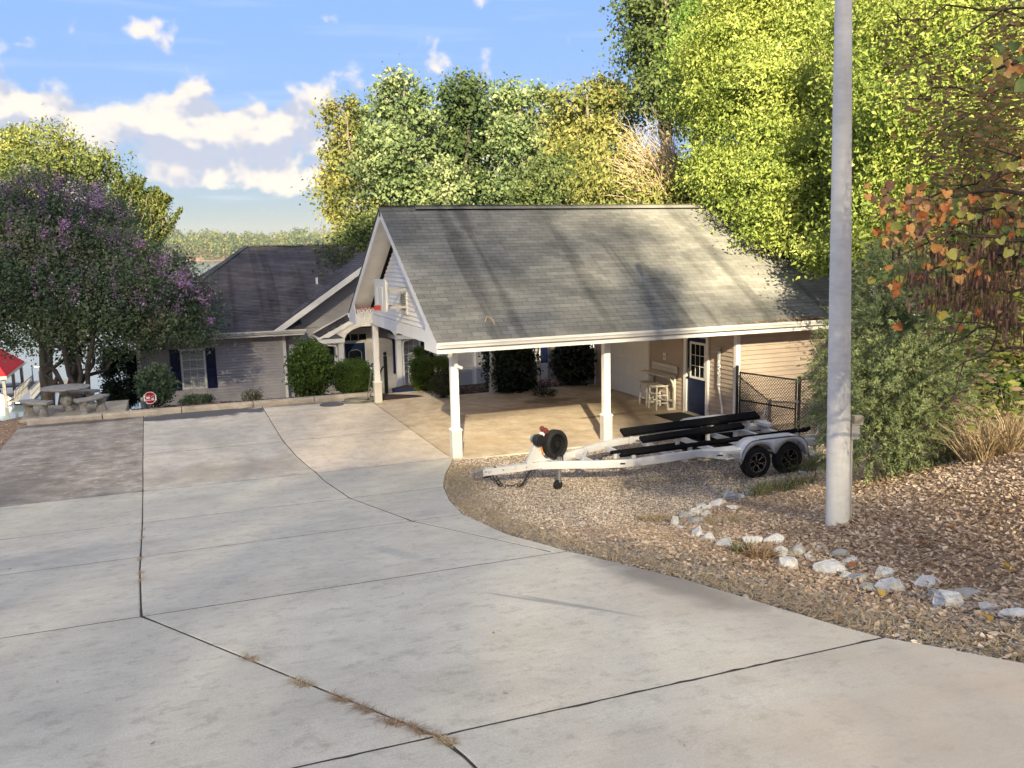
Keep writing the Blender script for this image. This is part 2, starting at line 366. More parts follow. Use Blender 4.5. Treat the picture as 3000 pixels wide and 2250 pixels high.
# ------------------------------------------------------------------ ground sheet
def grid_axis(a, b, fine0, fine1, step, coarse):
    return np.concatenate([np.arange(a, fine0, coarse), np.arange(fine0, fine1, step), np.arange(fine1, b+coarse, coarse)])
def ground_extra(nt, N, L, vec, col, b):
    # leaf mould to the right and left, pale gravel shelf, mulch behind the court, lawn towards the lake: by where they lie
    sep = N('ShaderNodeSeparateXYZ'); g = N('ShaderNodeNewGeometry'); L(g.outputs['Position'], sep.inputs[0])
    n = N('ShaderNodeTexNoise'); n.inputs['Scale'].default_value = 1.3; n.inputs['Detail'].default_value = 4; L(g.outputs['Position'], n.inputs['Vector'])
    def m(op, a, b_=None):
        k = N('ShaderNodeMath'); k.operation = op
        for i, v in enumerate((a, b_)):
            if v is None: continue
            if isinstance(v, (int,float)): k.inputs[i].default_value = v
            else: L(v, k.inputs[i])
        return k.outputs[0]
    def ss(v, a, b_):
        k = N('ShaderNodeMapRange'); k.interpolation_type = 'SMOOTHSTEP'; L(v, k.inputs[0]); k.inputs[1].default_value = a; k.inputs[2].default_value = b_; return k.outputs[0]
    wob = m('MULTIPLY', m('SUBTRACT', n.outputs[0], 0.5), 1.6)
    X = m('ADD', sep.outputs[0], wob); Y = m('ADD', sep.outputs[1], wob)
    def over(c0, fac, c1):
        k = N('ShaderNodeMixRGB'); L(fac, k.inputs[0]); L(c0, k.inputs[1])
        if isinstance(c1, tuple): k.inputs[2].default_value = (*c1, 1)
        else: L(c1, k.inputs[2])
        return k.outputs[0]
    # gravel between slab and rocks
    vn = N('ShaderNodeTexVoronoi'); vn.inputs['Scale'].default_value = 32; L(g.outputs['Position'], vn.inputs['Vector'])
    cr = N('ShaderNodeValToRGB'); sp = N('ShaderNodeSeparateColor'); L(vn.outputs['Color'], sp.inputs[0]); L(sp.outputs[0], cr.inputs[0])
    cr.color_ramp.elements[0].color = (0.15,0.12,0.095,1); cr.color_ramp.elements[1].color = (0.58,0.51,0.43,1)
    gv = m('MULTIPLY', ss(m('ADD', Y, m('MULTIPLY', X, -0.72)), -9.2, -8.2), ss(m('MULTIPLY', Y, -1.0), -0.6, 0.1))
    gv = m('MULTIPLY', gv, ss(X, -2.6, -1.9))
    col = over(col, gv, cr.outputs[0])
    # mulch behind kerb and slab
    mu = m('MULTIPLY', ss(sep.outputs[1], 7.9, 8.0), ss(m('MULTIPLY', Y, -1), -22, -20))
    mu = m('MULTIPLY', mu, ss(X, -9.6, -8.6))
    col = over(col, mu, (0.055, 0.030, 0.022))
    # lawn at the left, down to the water
    lw = m('MULTIPLY', ss(m('MULTIPLY', X, -1), 10.6, 11.6), ss(sep.outputs[1], 6.0, 9.5))
    col = over(col, lw, (0.045, 0.062, 0.022))
    bh = ss(sep.outputs[1], 22, 25)
    col = over(col, bh, (0.06, 0.075, 0.03))
    return col
M_ground = mat('leaf_mould', [(0.14,0.085,0.055),(0.32,0.21,0.135),(0.45,0.33,0.225)], rough=0.95, scale=14, detail=9, bump=0.9, bscale=55, bdist=0.03, extra=ground_extra)
xs = grid_axis(-140, 140, -13, 14, 0.22, 3.0); ys = grid_axis(-90, 80, -20, 20, 0.22, 2.0)
GX, GY = np.meshgrid(xs, ys); fx, fy = GX.ravel(), GY.ravel()
gzz = zt(fx, fy); _rng = np.random.default_rng(5)
gzz = np.where(on_slab(fx,fy,-0.12), np.minimum(gzz, np.where(fy>0,0,zd(fy))-0.05), gzz)
inside_house = (fx > -6.5) & (fx < 15) & (fy > 18.5) & (fy < 28)
gzz = np.where(inside_house, gzz-0.3, gzz)
nx_, ny_ = len(xs), len(ys)
ii = (np.arange(ny_-1)[:,None]*nx_+np.arange(nx_-1)[None]).ravel()
ground = link('ground', np_mesh('ground', np.stack([fx,fy,gzz],1), np.stack([ii,ii+1,ii+nx_+1,ii+nx_],1), smooth=True), M_ground, kind='structure')

# ------------------------------------------------------------------ driveway slabs, carport floor, kerb
def concrete(name, cols, marks=None, flecks=False, **kw):
    def ex(nt, N, L, vec, col, b):
        g = N('ShaderNodeNewGeometry')
        # fine aggregate speckle
        n = N('ShaderNodeTexNoise'); n.inputs['Scale'].default_value = 95; n.inputs['Detail'].default_value = 3; L(g.outputs['Position'], n.inputs['Vector'])
        mr = N('ShaderNodeMapRange'); L(n.outputs[0], mr.inputs[0]); mr.inputs[1].default_value = 0.3; mr.inputs[2].default_value = 0.7; mr.inputs[3].default_value = 0.86; mr.inputs[4].default_value = 1.10
        x = N('ShaderNodeMixRGB'); x.blend_type = 'MULTIPLY'; x.inputs[0].default_value = 1; L(col, x.inputs[1]); L(mr.outputs[0], x.inputs[2]); col = x.outputs[0]
        # slow dirt clouds, drawn out along the slope
        mp = N('ShaderNodeMapping'); mp.inputs['Scale'].default_value = (0.55, 0.9, 1); L(g.outputs['Position'], mp.inputs[0])
        n2 = N('ShaderNodeTexNoise'); n2.inputs['Scale'].default_value = 0.8; n2.inputs['Detail'].default_value = 5; n2.inputs['Roughness'].default_value = 0.65; L(mp.outputs[0], n2.inputs['Vector'])
        cr = N('ShaderNodeValToRGB'); L(n2.outputs[0], cr.inputs[0]); e = cr.color_ramp.elements
        e[0].position = 0.33; e[0].color = (0.84,0.83,0.83,1); e[1].position = 0.56; e[1].color = (1.0,1.0,1.0,1)
        x = N('ShaderNodeMixRGB'); x.blend_type = 'MULTIPLY'; x.inputs[0].default_value = 0.75; L(col, x.inputs[1]); L(cr.outputs[0], x.inputs[2]); col = x.outputs[0]
        # broom finish across the slope, small dark specks
        mp = N('ShaderNodeMapping'); mp.inputs['Scale'].default_value = (2.2, 42.0, 1); L(g.outputs['Position'], mp.inputs[0])
        n4 = N('ShaderNodeTexNoise'); n4.inputs['Scale'].default_value = 1.0; n4.inputs['Detail'].default_value = 4; L(mp.outputs[0], n4.inputs['Vector'])
        mr = N('ShaderNodeMapRange'); L(n4.outputs[0], mr.inputs[0]); mr.inputs[1].default_value = 0.3; mr.inputs[2].default_value = 0.7; mr.inputs[3].default_value = 0.95; mr.inputs[4].default_value = 1.035
        x = N('ShaderNodeMixRGB'); x.blend_type = 'MULTIPLY'; x.inputs[0].default_value = 1; L(col, x.inputs[1]); L(mr.outputs[0], x.inputs[2]); col = x.outputs[0]
        n5 = N('ShaderNodeTexNoise'); n5.inputs['Scale'].default_value = 7.0; n5.inputs['Detail'].default_value = 6; n5.inputs['Roughness'].default_value = 0.75; L(g.outputs['Position'], n5.inputs['Vector'])
        mr = N('ShaderNodeMapRange'); mr.interpolation_type = 'SMOOTHSTEP'; L(n5.outputs[0], mr.inputs[0]); mr.inputs[1].default_value = 0.34; mr.inputs[2].default_value = 0.50; mr.inputs[3].default_value = 0.80; mr.inputs[4].default_value = 1.0
        x = N('ShaderNodeMixRGB'); x.blend_type = 'MULTIPLY'; x.inputs[0].default_value = 1; L(col, x.inputs[1]); L(mr.outputs[0], x.inputs[2]); col = x.outputs[0]
        if flecks:   # dried pale flakes left by puddles
            mp = N('ShaderNodeMapping'); mp.inputs['Scale'].default_value = (5.0, 10.0, 1); L(g.outputs['Position'], mp.inputs[0])
            n6 = N('ShaderNodeTexNoise'); n6.inputs['Scale'].default_value = 1.0; n6.inputs['Detail'].default_value = 3; L(mp.outputs[0], n6.inputs['Vector'])
            mr = N('ShaderNodeMapRange'); mr.interpolation_type = 'SMOOTHSTEP'; L(n6.outputs[0], mr.inputs[0]); mr.inputs[1].default_value = 0.60; mr.inputs[2].default_value = 0.68; mr.inputs[3].default_value = 0.0; mr.inputs[4].default_value = 0.6
            x = N('ShaderNodeMixRGB'); L(mr.outputs[0], x.inputs[0]); L(col, x.inputs[1]); x.inputs[2].default_value = (0.70,0.66,0.58,1); col = x.outputs[0]
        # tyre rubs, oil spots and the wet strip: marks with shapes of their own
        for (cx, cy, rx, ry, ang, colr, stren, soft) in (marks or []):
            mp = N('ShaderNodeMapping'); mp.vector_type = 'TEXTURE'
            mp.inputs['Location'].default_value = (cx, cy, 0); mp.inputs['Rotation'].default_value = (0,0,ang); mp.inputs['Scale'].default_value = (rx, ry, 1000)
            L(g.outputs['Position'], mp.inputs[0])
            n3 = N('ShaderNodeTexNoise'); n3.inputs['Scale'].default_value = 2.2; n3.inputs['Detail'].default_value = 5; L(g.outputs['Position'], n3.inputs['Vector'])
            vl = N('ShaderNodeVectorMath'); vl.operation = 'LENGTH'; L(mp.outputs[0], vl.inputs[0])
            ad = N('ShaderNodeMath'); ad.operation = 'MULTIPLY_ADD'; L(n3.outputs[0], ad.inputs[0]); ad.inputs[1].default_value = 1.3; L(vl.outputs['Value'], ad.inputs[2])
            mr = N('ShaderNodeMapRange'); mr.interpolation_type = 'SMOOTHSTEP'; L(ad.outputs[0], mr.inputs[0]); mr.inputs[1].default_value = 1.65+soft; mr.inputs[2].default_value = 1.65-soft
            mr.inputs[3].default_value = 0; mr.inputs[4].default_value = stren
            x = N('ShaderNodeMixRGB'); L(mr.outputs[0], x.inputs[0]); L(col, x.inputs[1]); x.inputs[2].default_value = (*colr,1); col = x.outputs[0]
        return col
    return mat(name, cols, rough=0.88, scale=2.2, detail=8, bump=0.35, bscale=140, bdist=0.004, extra=ex, spec=0.25, **kw)
DK = (0.10, 0.10, 0.105)
M_conc = concrete('concrete_grey', [(0.53,0.495,0.41),(0.59,0.555,0.46),(0.635,0.60,0.50)], rand=0.045, contrast=(0.3,0.7), marks=[
    (-2.0,-12.3,0.22,1.0,0.06,DK,0.8,0.55), (-2.95,-12.5,0.025,0.55,0.45,(0.24,0.24,0.24),0.6,0.4), (-3.15,-12.2,0.025,0.45,0.5,(0.24,0.24,0.24),0.6,0.4), 
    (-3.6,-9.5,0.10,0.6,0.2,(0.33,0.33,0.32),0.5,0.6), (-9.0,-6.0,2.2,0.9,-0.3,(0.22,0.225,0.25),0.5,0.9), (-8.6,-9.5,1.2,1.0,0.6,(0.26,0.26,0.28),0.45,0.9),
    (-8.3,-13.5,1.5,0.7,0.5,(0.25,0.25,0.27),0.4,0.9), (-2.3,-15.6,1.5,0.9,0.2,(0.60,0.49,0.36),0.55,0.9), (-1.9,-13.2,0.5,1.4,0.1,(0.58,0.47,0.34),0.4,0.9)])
M_conc_brown = concrete('concrete_weathered', flecks=True, cols=[(0.26,0.225,0.18),(0.37,0.325,0.27),(0.52,0.475,0.41)], contrast=(0.32,0.68), rand=0.03,
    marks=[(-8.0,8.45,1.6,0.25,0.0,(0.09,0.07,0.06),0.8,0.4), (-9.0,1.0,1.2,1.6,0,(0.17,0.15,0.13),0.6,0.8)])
M_conc_pale = concrete('concrete_court', [(0.52,0.47,0.385),(0.62,0.57,0.475),(0.70,0.655,0.56)], contrast=(0.32,0.68), rand=0.03,
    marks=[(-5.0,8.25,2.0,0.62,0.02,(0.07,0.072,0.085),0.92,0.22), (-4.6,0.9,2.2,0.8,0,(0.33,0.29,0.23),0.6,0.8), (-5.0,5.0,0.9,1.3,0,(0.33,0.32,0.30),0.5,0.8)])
M_conc_tan = concrete('concrete_tan', [(0.60,0.51,0.39),(0.70,0.61,0.48),(0.76,0.68,0.56)], contrast=(0.32,0.68), rand=0.03,
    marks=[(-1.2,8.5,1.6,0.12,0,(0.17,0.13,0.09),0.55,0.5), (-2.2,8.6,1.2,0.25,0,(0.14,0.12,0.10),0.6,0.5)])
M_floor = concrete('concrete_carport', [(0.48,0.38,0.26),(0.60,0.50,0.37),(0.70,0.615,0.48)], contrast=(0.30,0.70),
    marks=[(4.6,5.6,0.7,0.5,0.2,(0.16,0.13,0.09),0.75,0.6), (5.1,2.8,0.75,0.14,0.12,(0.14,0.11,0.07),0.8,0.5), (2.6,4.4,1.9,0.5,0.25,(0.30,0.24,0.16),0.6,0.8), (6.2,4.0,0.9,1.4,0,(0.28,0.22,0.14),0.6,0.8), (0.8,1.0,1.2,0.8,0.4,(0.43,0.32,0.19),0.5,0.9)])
driveway = struct_empty('driveway')
def line_left(y): return np.interp(y, [-30,-18,-14.78,-14.36,-13.3,-12.05,-10.68,-8.2,-4.9,-0.86,2.5,8.8], [-4.2,-4.4,-4.5,-4.54,-4.99,-5.52,-6.1,-6.2,-6.29,-6.4,-6.47,-6.58])
def line_right(y): return np.interp(y, [-10.75,-7.2,-3.68,0,1.66,3.6,8.2,8.8], [-2.3,-2.87,-3.06,-3.10,-3.25,-3.33,-3.31,-3.30])
JG = 0.008
def slab(y0, y1, xl, xr, m, nx=6):
    n = max(2, int((y1-y0)/0.3)); Y = np.linspace(y0+JG, y1-JG, n+1); b = 0.012
    rows = []
    vs, fs, cols = [], [], nx+3
    def zz(y): return float(zd(y)) if y < 0.3 else 0.0
    for i, y in enumerate(Y):
        a, c = float(xl(y))+JG, float(xr(y))-JG
        X = [a, a+b]+list(np.linspace(a+b, c-b, nx+1)[1:-1])+[c-b, c]
        z = zz(y)
        e = 0.006 if i in (0, n) else 0.0
        vs += [(x, y, z-(0.006 if j in (0, len(X)-1) else 0)-e) for j, x in enumerate(X)]
    k = len(X)
    for i in range(n):
        fs += [(i*k+j, i*k+j+1, (i+1)*k+j+1, (i+1)*k+j) for j in range(k-1)]
    # skirt
    ring = [j for j in range(k)]+[i*k+k-1 for i in range(1, n+1)]+[n*k+j for j in range(k-2, -1, -1)]+[i*k for i in range(n-1, 0, -1)]
    o = len(vs); vs += [(vs[r][0], vs[r][1], vs[r][2]-0.11) for r in ring]
    fs += [(ring[(q+1)%len(ring)], ring[q], o+q, o+(q+1)%len(ring)) for q in range(len(ring))]
    mb = MB().add(vs, fs)
    return struct('concrete_slab', mb, m, parent=driveway)
left_edge = lambda y: XL
rowsY = [8.75, 3.4, -0.2, -3.7, -7.2, -10.7, -14.3, -18.0, -22.0, -27.0]
for i in range(len(rowsY)-1):
    y1, y0 = rowsY[i], rowsY[i+1]
    slab(y0, y1, left_edge, line_left, M_conc_brown if i < 2 else M_conc)
    if y0 >= -10.8:
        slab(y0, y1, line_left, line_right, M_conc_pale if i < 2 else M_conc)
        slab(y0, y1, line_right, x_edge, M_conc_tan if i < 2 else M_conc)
    else:
        slab(y0, y1, line_left, x_edge, M_conc)
M_joint = mat('joint_dirt', [(0.030,0.027,0.023),(0.07,0.06,0.048)], rough=1, scale=20)
def zz_(y): return float(zd(y)) if y < .3 else 0.0
jr = random.Random(5)
def joint(pts, w=.0105):
    mb = MB(); vs = []; P = [np.array(p) for p in pts]
    for i, p in enumerate(P):
        d = P[min(i+1,len(P)-1)]-P[max(i-1,0)]; d /= np.linalg.norm(d); nrm_ = np.array([-d[1],d[0]])
        for s_ in (-1,1): q_ = p+nrm_*(w*jr.uniform(.75,1.0)+(jr.uniform(.004,.016) if jr.random() < .10 else 0))*s_; vs.append((q_[0],q_[1],zz_(q_[1])-.0055))
    mb.add(vs, [(2*i,2*i+1,2*i+3,2*i+2) for i in range(len(P)-1)]); struct('joint_filler', mb, M_joint, parent=driveway)
for y_ in rowsY[1:-1]: joint([(x_,y_) for x_ in np.linspace(XL+.02,float(x_edge(y_))-.02,110)])
joint([(float(line_left(y_)),y_) for y_ in np.linspace(-26.8,8.74,420)]); joint([(float(line_right(y_)),y_) for y_ in np.linspace(-10.6,8.74,220)])
fl = MB().box(-0.128, 7.6, -0.30, 7.93, -0.15, 0.0).box(0.36, 2.12, 7.9302, 9.32, -0.15, -0.004).box(-0.128, 0.36, 7.9302, 8.80, -0.15, -0.006)
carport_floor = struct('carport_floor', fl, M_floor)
steps = struct_empty('entry_steps')
for i in range(6):
    struct('step', MB().box(0.42, 2.06, 9.33+i*0.31, 9.33+(i+1)*0.31+0.02, -0.5-0.17*i, -0.17*(i+1)), M_conc_tan, parent=steps)
struct('walk_slab', MB().box(0.3, 3.4, 11.3, 18.0, -1.45, -1.20), M_conc_tan, parent=steps)
M_kerb = concrete('concrete_kerb', [(0.32,0.275,0.215),(0.44,0.385,0.31),(0.52,0.465,0.385)], contrast=(0.3,0.7), rand=0.06)
kerb = struct_empty('kerb')
kx = [-9.55, -7.65, -5.55, -3.55, -1.75, 0.12]
for a, c in zip(kx[:-1], kx[1:]):
    yy = 8.76
    prof = [(0,-.1),(0,.09),(.03,.135),(.06,.145),(.22,.145),(.24,.13),(.24,-.1)]
    mb = MB(); n = len(prof)
    mb.add([(x, yy+p, q) for x in (a+.012, c-.012) for p, q in prof], [tuple(range(n)), tuple(range(2*n-1,n-1,-1))]+[(i,(i+1)%n,n+(i+1)%n,n+i) for i in range(n)])
    struct('kerb_segment', mb, M_kerb, parent=kerb)
patio = struct('patio_pad', MB().bbox(-9.75, -7.05, 9.01, 11.35, -0.5, 0.10, 0.015), M_kerb)

# ------------------------------------------------------------------ lake, far shore
def water_mat():
    m = bpy.data.materials.new('lake_water'); m.use_nodes = True; nt = m.node_tree; N = nt.nodes.new; L = nt.links.new
    b = nt.nodes['Principled BSDF']; b.inputs['Base Color'].default_value = (0.10,0.14,0.17,1); b.inputs['Roughness'].default_value = 0.12; b.inputs['IOR'].default_value = 1.33
    g = N('ShaderNodeNewGeometry'); mp = N('ShaderNodeMapping'); mp.inputs['Scale'].default_value = (0.35,1.2,1); L(g.outputs['Position'], mp.inputs[0])
    n = N('ShaderNodeTexNoise'); n.inputs['Scale'].default_value = 1.6; n.inputs['Detail'].default_value = 5; L(mp.outputs[0], n.inputs['Vector'])
    bp = N('ShaderNodeBump'); bp.inputs['Strength'].default_value = 0.25; bp.inputs['Distance'].default_value = 0.05; L(n.outputs[0], bp.inputs['Height']); L(bp.outputs[0], b.inputs['Normal'])
    return m
lk = MB().add([(-3500,30,LAKE),(3500,30,LAKE),(3500,2200,LAKE),(-3500,2200,LAKE)], [(0,1,2,3)])
lake = struct('lake', lk, water_mat())
M_shore = mat('shore_soil', [(0.20,0.13,0.08),(0.30,0.20,0.12)], rough=0.95, scale=0.05)
sx = np.linspace(-2200, 3000, 90); sy = np.linspace(1340, 2000, 14)
SX, SY = np.meshgrid(sx, sy)
SY2 = SY + 30*np.sin(SX*0.004)+14*np.sin(SX*0.013+1)
SZ = LAKE-0.8+(SY-1340)*0.040*(1+0.3*np.sin(SX*0.003+2)) + np.where(SY > 1350, 0.9, 0)
i2 = (np.arange(13)[:,None]*90+np.arange(89)[None]).ravel()
far_shore = link('far_shore', np_mesh('far_shore', np.stack([SX.ravel(),SY2.ravel(),SZ.ravel()],1), np.stack([i2,i2+1,i2+91,i2+90],1), smooth=True), M_shore, kind='structure')

# ------------------------------------------------------------------ building materials
M_white = mat('white_trim', [(0.82,0.81,0.79),(0.76,0.75,0.72)], rough=0.45, scale=1.5, bump=0.05, bscale=30)
M_cream = mat('cream_soffit', [(0.82,0.79,0.72),(0.75,0.72,0.65)], rough=0.55, scale=1.5)
M_siding = mat('tan_siding', [(0.40,0.325,0.265),(0.46,0.38,0.31)], rough=0.55, scale=1.2, rand=0.03, bump=0.06, bscale=90)
M_sidingh = mat('house_siding', [(0.39,0.37,0.385),(0.45,0.43,0.445)], rough=0.55, scale=1.2, rand=0.03)
M_sidingw = mat('pale_siding', [(0.78,0.76,0.72),(0.83,0.81,0.77)], rough=0.5, scale=1.5, rand=0.02)
M_basewrap = mat('grey_post_wrap', [(0.50,0.48,0.44),(0.56,0.54,0.50)], rough=0.6, scale=3)
M_navy = mat('navy_paint', [(0.004,0.009,0.045),(0.006,0.012,0.06)], rough=0.4, scale=2)
M_navyd = mat('navy_door', [(0.006,0.016,0.05),(0.010,0.024,0.07)], rough=0.35, scale=2)
M_glass = mat('dark_glass', [(0.012,0.015,0.018)], rough=0.06, spec=0.6)
M_black = mat('black_metal', [(0.012,0.012,0.013),(0.02,0.02,0.022)], rough=0.45, scale=8)
M_gdoor = mat('garage_door_white', [(0.84,0.81,0.75),(0.80,0.77,0.71)], rough=0.42, scale=1.0, bump=0.04, bscale=50)
def shingle_extra(nt, N, L, vec, col, b):
    g = N('ShaderNodeNewGeometry')
    n = N('ShaderNodeTexNoise'); n.inputs['Scale'].default_value = 140; n.inputs['Detail'].default_value = 2; L(g.outputs['Position'], n.inputs['Vector'])
    mr = N('ShaderNodeMapRange'); L(n.outputs[0], mr.inputs[0]); mr.inputs[1].default_value = .3; mr.inputs[2].default_value = .7; mr.inputs[3].default_value = .72; mr.inputs[4].default_value = 1.25
    x = N('ShaderNodeMixRGB'); x.blend_type = 'MULTIPLY'; x.inputs[0].default_value = 1; L(col, x.inputs[1]); L(mr.outputs[0], x.inputs[2]); col = x.outputs[0]
    # dark weather streaks running down from the ridge
    mp = N('ShaderNodeMapping'); mp.inputs['Scale'].default_value = (1.5, 0.10, 0.10); L(g.outputs['Position'], mp.inputs[0])
    n2 = N('ShaderNodeTexNoise'); n2.inputs['Scale'].default_value = 1.6; n2.inputs['Detail'].default_value = 4; L(mp.outputs[0], n2.inputs['Vector'])
    mr2 = N('ShaderNodeMapRange'); mr2.interpolation_type = 'SMOOTHSTEP'; L(n2.outputs[0], mr2.inputs[0]); mr2.inputs[1].default_value = .50; mr2.inputs[2].default_value = .70; mr2.inputs[3].default_value = 1; mr2.inputs[4].default_value = 0.62
    x = N('ShaderNodeMixRGB'); x.blend_type = 'MULTIPLY'; x.inputs[0].default_value = 1; L(col, x.inputs[1]); L(mr2.outputs[0], x.inputs[2])
    return x.outputs[0]
M_shingle = mat('weathered_shingle', [(0.138,0.139,0.128),(0.19,0.189,0.172),(0.238,0.234,0.208)], rough=0.92, scale=0.8, detail=4, tint=(0.84,1.16), rand=0.05, extra=shingle_extra, bump=0.4, bscale=200, bdist=0.003)
M_shingle_dark = mat('house_shingle', [(0.055,0.051,0.064),(0.082,0.077,0.092),(0.108,0.103,0.118)], rough=0.92, scale=1.0, detail=6, tint=(0.80,1.22), extra=shingle_extra)
M_underlay = mat('roof_underlay', [(0.03,0.03,0.03)], rough=0.95)

# ------------------------------------------------------------------ carport and garage
GL, GD, GR = 7.28, 7.81, 14.56            # garage side wall, depth, far end
OX, EV = 0.59, 0.82
HE, HR = 2.64, 5.545                        # eave and ridge
YM = GD/2
G = thing('carport_garage', 'grey-roofed garage with an open two-bay carport and blue side door', 'garage', (0,0,0))
def board_mesh(length, h=0.114, axis='x', face=-1, cut0=0.0, cut1=0.0):
    """lapped siding course, leaning out at its lower edge; cut0/cut1 shorten the top for gables"""
    prof = [(0,0.0),(0.030,0.0),(0.032,0.010),(0.004,h*0.93),(0.0,h)]
    mb = MB(); n = len(prof); vs = []
    for e, c in ((0,cut0),(1,-cut1)):
        for o, z in prof:
            t = (length if e else 0)+c*z/h
            vs.append((t, face*o, z) if axis == 'x' else (face*o, t, z))
    mb.add(vs, [tuple(range(n)), tuple(range(2*n-1,n-1,-1))]+[(i,(i+1)%n,n+(i+1)%n,n+i) for i in range(n)])
    return mb.mesh('siding_board')
def boards(parent, m, p0, length, z0, z1, axis='x', face=-1, gable=None, h=0.114):
    """courses of siding on parent; gable=(slope0, slope1) cuts each end to a rake"""
    ro = root_of(parent).location; me = None; z = z0
    while z < z1-0.02:
        hh = min(h, z1-z)
        if gable:
            s0, s1 = gable; a = (z-z0)*s0; c = (z-z0)*s1; ln = length-a-c
            if ln < 0.15: break
            mm = board_mesh(ln, hh, axis, face, hh*s0, hh*s1)
            loc = (p0[0]+a, p0[1], z) if axis == 'x' else (p0[0], p0[1]+a, z)
        else:
            if me is None or hh < h-1e-6: me = board_mesh(length, hh, axis, face)
            mm = me; loc = (p0[0], p0[1], z)
        link('siding_board', mm, m, parent, loc=(loc[0]-ro[0], loc[1]-ro[1], loc[2]-ro[2]))
        z += hh
# posts
for (x, y) in ((0,0),(3.69,0),(0,GD),(3.69,GD)):
    p = part(G, 'post', MB().bbox(x-.082,x+.082,y-.082,y+.082,0.55,2.36,.012), M_white)
    part(p, 'post_wrap', MB().bbox(x-.112,x+.112,y-.112,y+.112,0.0,0.60,.012), M_basewrap)
    part(p, 'collar', MB().box(x-.122,x+.122,y-.122,y+.122,0.601,0.625).box(x-.1,x+.1,y-.1,y+.1,0.626,0.645), M_white)
# beams and ceiling
part(G, 'beam', MB().box(-.10, GL-.002, -.10, .10, 2.36, 2.60), M_white)
part(G, 'beam', MB().box(-.10, GL-.002, GD-.10, GD+.10, 2.36, 2.60), M_white)
part(G, 'beam', MB().box(-.102, .10, .101, GD-.101, 2.362, 2.66), M_white)
part(G, 'ceiling', MB().box(.105, GL-.002, .11, GD-.11, 2.43, 2.46), M_cream)
# gable wall over the left bay
gw = part(G, 'gable_wall', MB().poly([(-.055,-.02,2.66),(-.055,GD+.02,2.66),(-.055,YM,5.12)], (1,0,0), .05), M_white)
sl = (YM+EV)/(HR-HE)
boards(gw, M_sidingw, (-.056, 0.0), GD, 2.68, 5.02, 'y', -1, (sl, sl))
vn = part(G, 'gable_vent', MB().box(-.11,-.085,3.50,4.16,2.92,3.50).box(-.084,-.06,3.5,4.16,2.92,3.5), M_white)
part(vn, 'vent_screen', MB().box(-.112,-.1105,3.58,4.08,3.0,3.42), mat('vent_grey', [(0.20,0.20,0.21)], rough=.7))
for i in range(9):
    part(vn, 'louvre', MB().bar((-.118,3.58,3.02+i*.046),(-.118,4.08,3.02+i*.046),.012,.02), M_basewrap)
# side wall with the doors (x = GL), front wall, back wall
wl = part(G, 'side_wall', MB().box(GL, GL+.1, 0.01, GD-.01, 0, 2.43), M_siding); boards(wl, M_siding, (GL-.001, 0.0), GD, 0.02, 2.43, 'y', -1)
wf = part(G, 'front_wall', MB().box(GL+.1, GR, 0.0, .1, -.15, 2.6), M_siding); boards(wf, M_siding, (GL+.02, -.001), GR-GL-.02, -.05, 2.52, 'x', -1)
wb = part(G, 'back_wall', MB().box(GL+.1, GR, GD-.1, GD, -.15, 2.6), M_siding)
wr = part(G, 'end_wall', MB().poly([(GR,0,-.15),(GR,GD,-.15),(GR,GD,2.6),(GR,YM,5.0),(GR,0,2.6)], (-1,0,0), .1), M_siding)
part(G, 'corner_trim', MB().box(GL-.035,GL-.0245,-.035,.075,-.05,2.42).box(GL-.0245,GL+.085,-.037,-.026,-.05,2.52), M_white)
part(G, 'corner_trim', MB().box(GL-.035,GL-.0245,GD-.075,GD+.035,0,2.42).box(GL-.0245,GL+.085,GD+.002,GD+.035,0,2.42), M_white)
# garage door
gd = part(G, 'garage_door', MB().box(GL-.050,GL-.026,4.30,6.98,0.02,2.16), M_gdoor)
for r in range(4):
    z0 = .03+r*.533
    part(gd, 'door_section', MB().box(GL-.064,GL-.0505,4.31,6.97,z0,z0+.525), M_gdoor)
    for c in range(4):
        y0 = 4.40+c*.655
        part(gd, 'raised_panel', MB().poly([(GL-.072,y0+.05,z0+.12),(GL-.072,y0+.47,z0+.12),(GL-.072,y0+.47,z0+.41),(GL-.072,y0+.05,z0+.41)],(1,0,0),.0075).add(
            [(GL-.0645,y0,z0+.07),(GL-.0645,y0+.52,z0+.07),(GL-.0645,y0+.52,z0+.46),(GL-.0645,y0,z0+.46),(GL-.069,y0+.03,z0+.10),(GL-.069,y0+.49,z0+.10),(GL-.069,y0+.49,z0+.43),(GL-.069,y0+.03,z0+.43)],
            [(0,1,5,4),(1,2,6,5),(2,3,7,6),(3,0,4,7)]), M_gdoor)
part(gd, 'door_trim', MB().box(GL-.075,GL-.026,4.20,4.298,0,2.17).box(GL-.075,GL-.026,6.982,7.08,0,2.17).box(GL-.075,GL-.026,4.20,7.08,2.172,2.27), M_white)
# entry door
ed = part(G, 'entry_door', MB().box(GL-.045,GL-.027,1.24,2.15,.05,2.08), M_navyd)
part(ed, 'door_frame', MB().box(GL-.085,GL-.026,1.13,1.235,0,2.10).box(GL-.085,GL-.026,2.155,2.30,0,2.10).box(GL-.085,GL-.026,1.13,2.30,2.101,2.20), M_white)
part(ed, 'threshold', MB().box(GL-.14,GL-.026,1.236,2.154,0.0,.045), mat('threshold', [(0.45,0.40,0.30)], rough=.5))
wfz = part(ed, 'window_frame', MB().box(GL-.062,GL-.0455,1.28,2.02,.98,1.04).box(GL-.062,GL-.0455,1.28,2.02,1.90,1.96).box(GL-.062,GL-.0455,1.28,1.335,1.041,1.899).box(GL-.062,GL-.0455,1.965,2.02,1.041,1.899), M_white)
for r in range(3):
    for c in range(3):
        part(wfz, 'pane', MB().box(GL-.050,GL-.0462,1.34+c*.2085,1.34+c*.2085+.203,1.045+r*.2845,1.045+r*.2845+.28), M_glass)
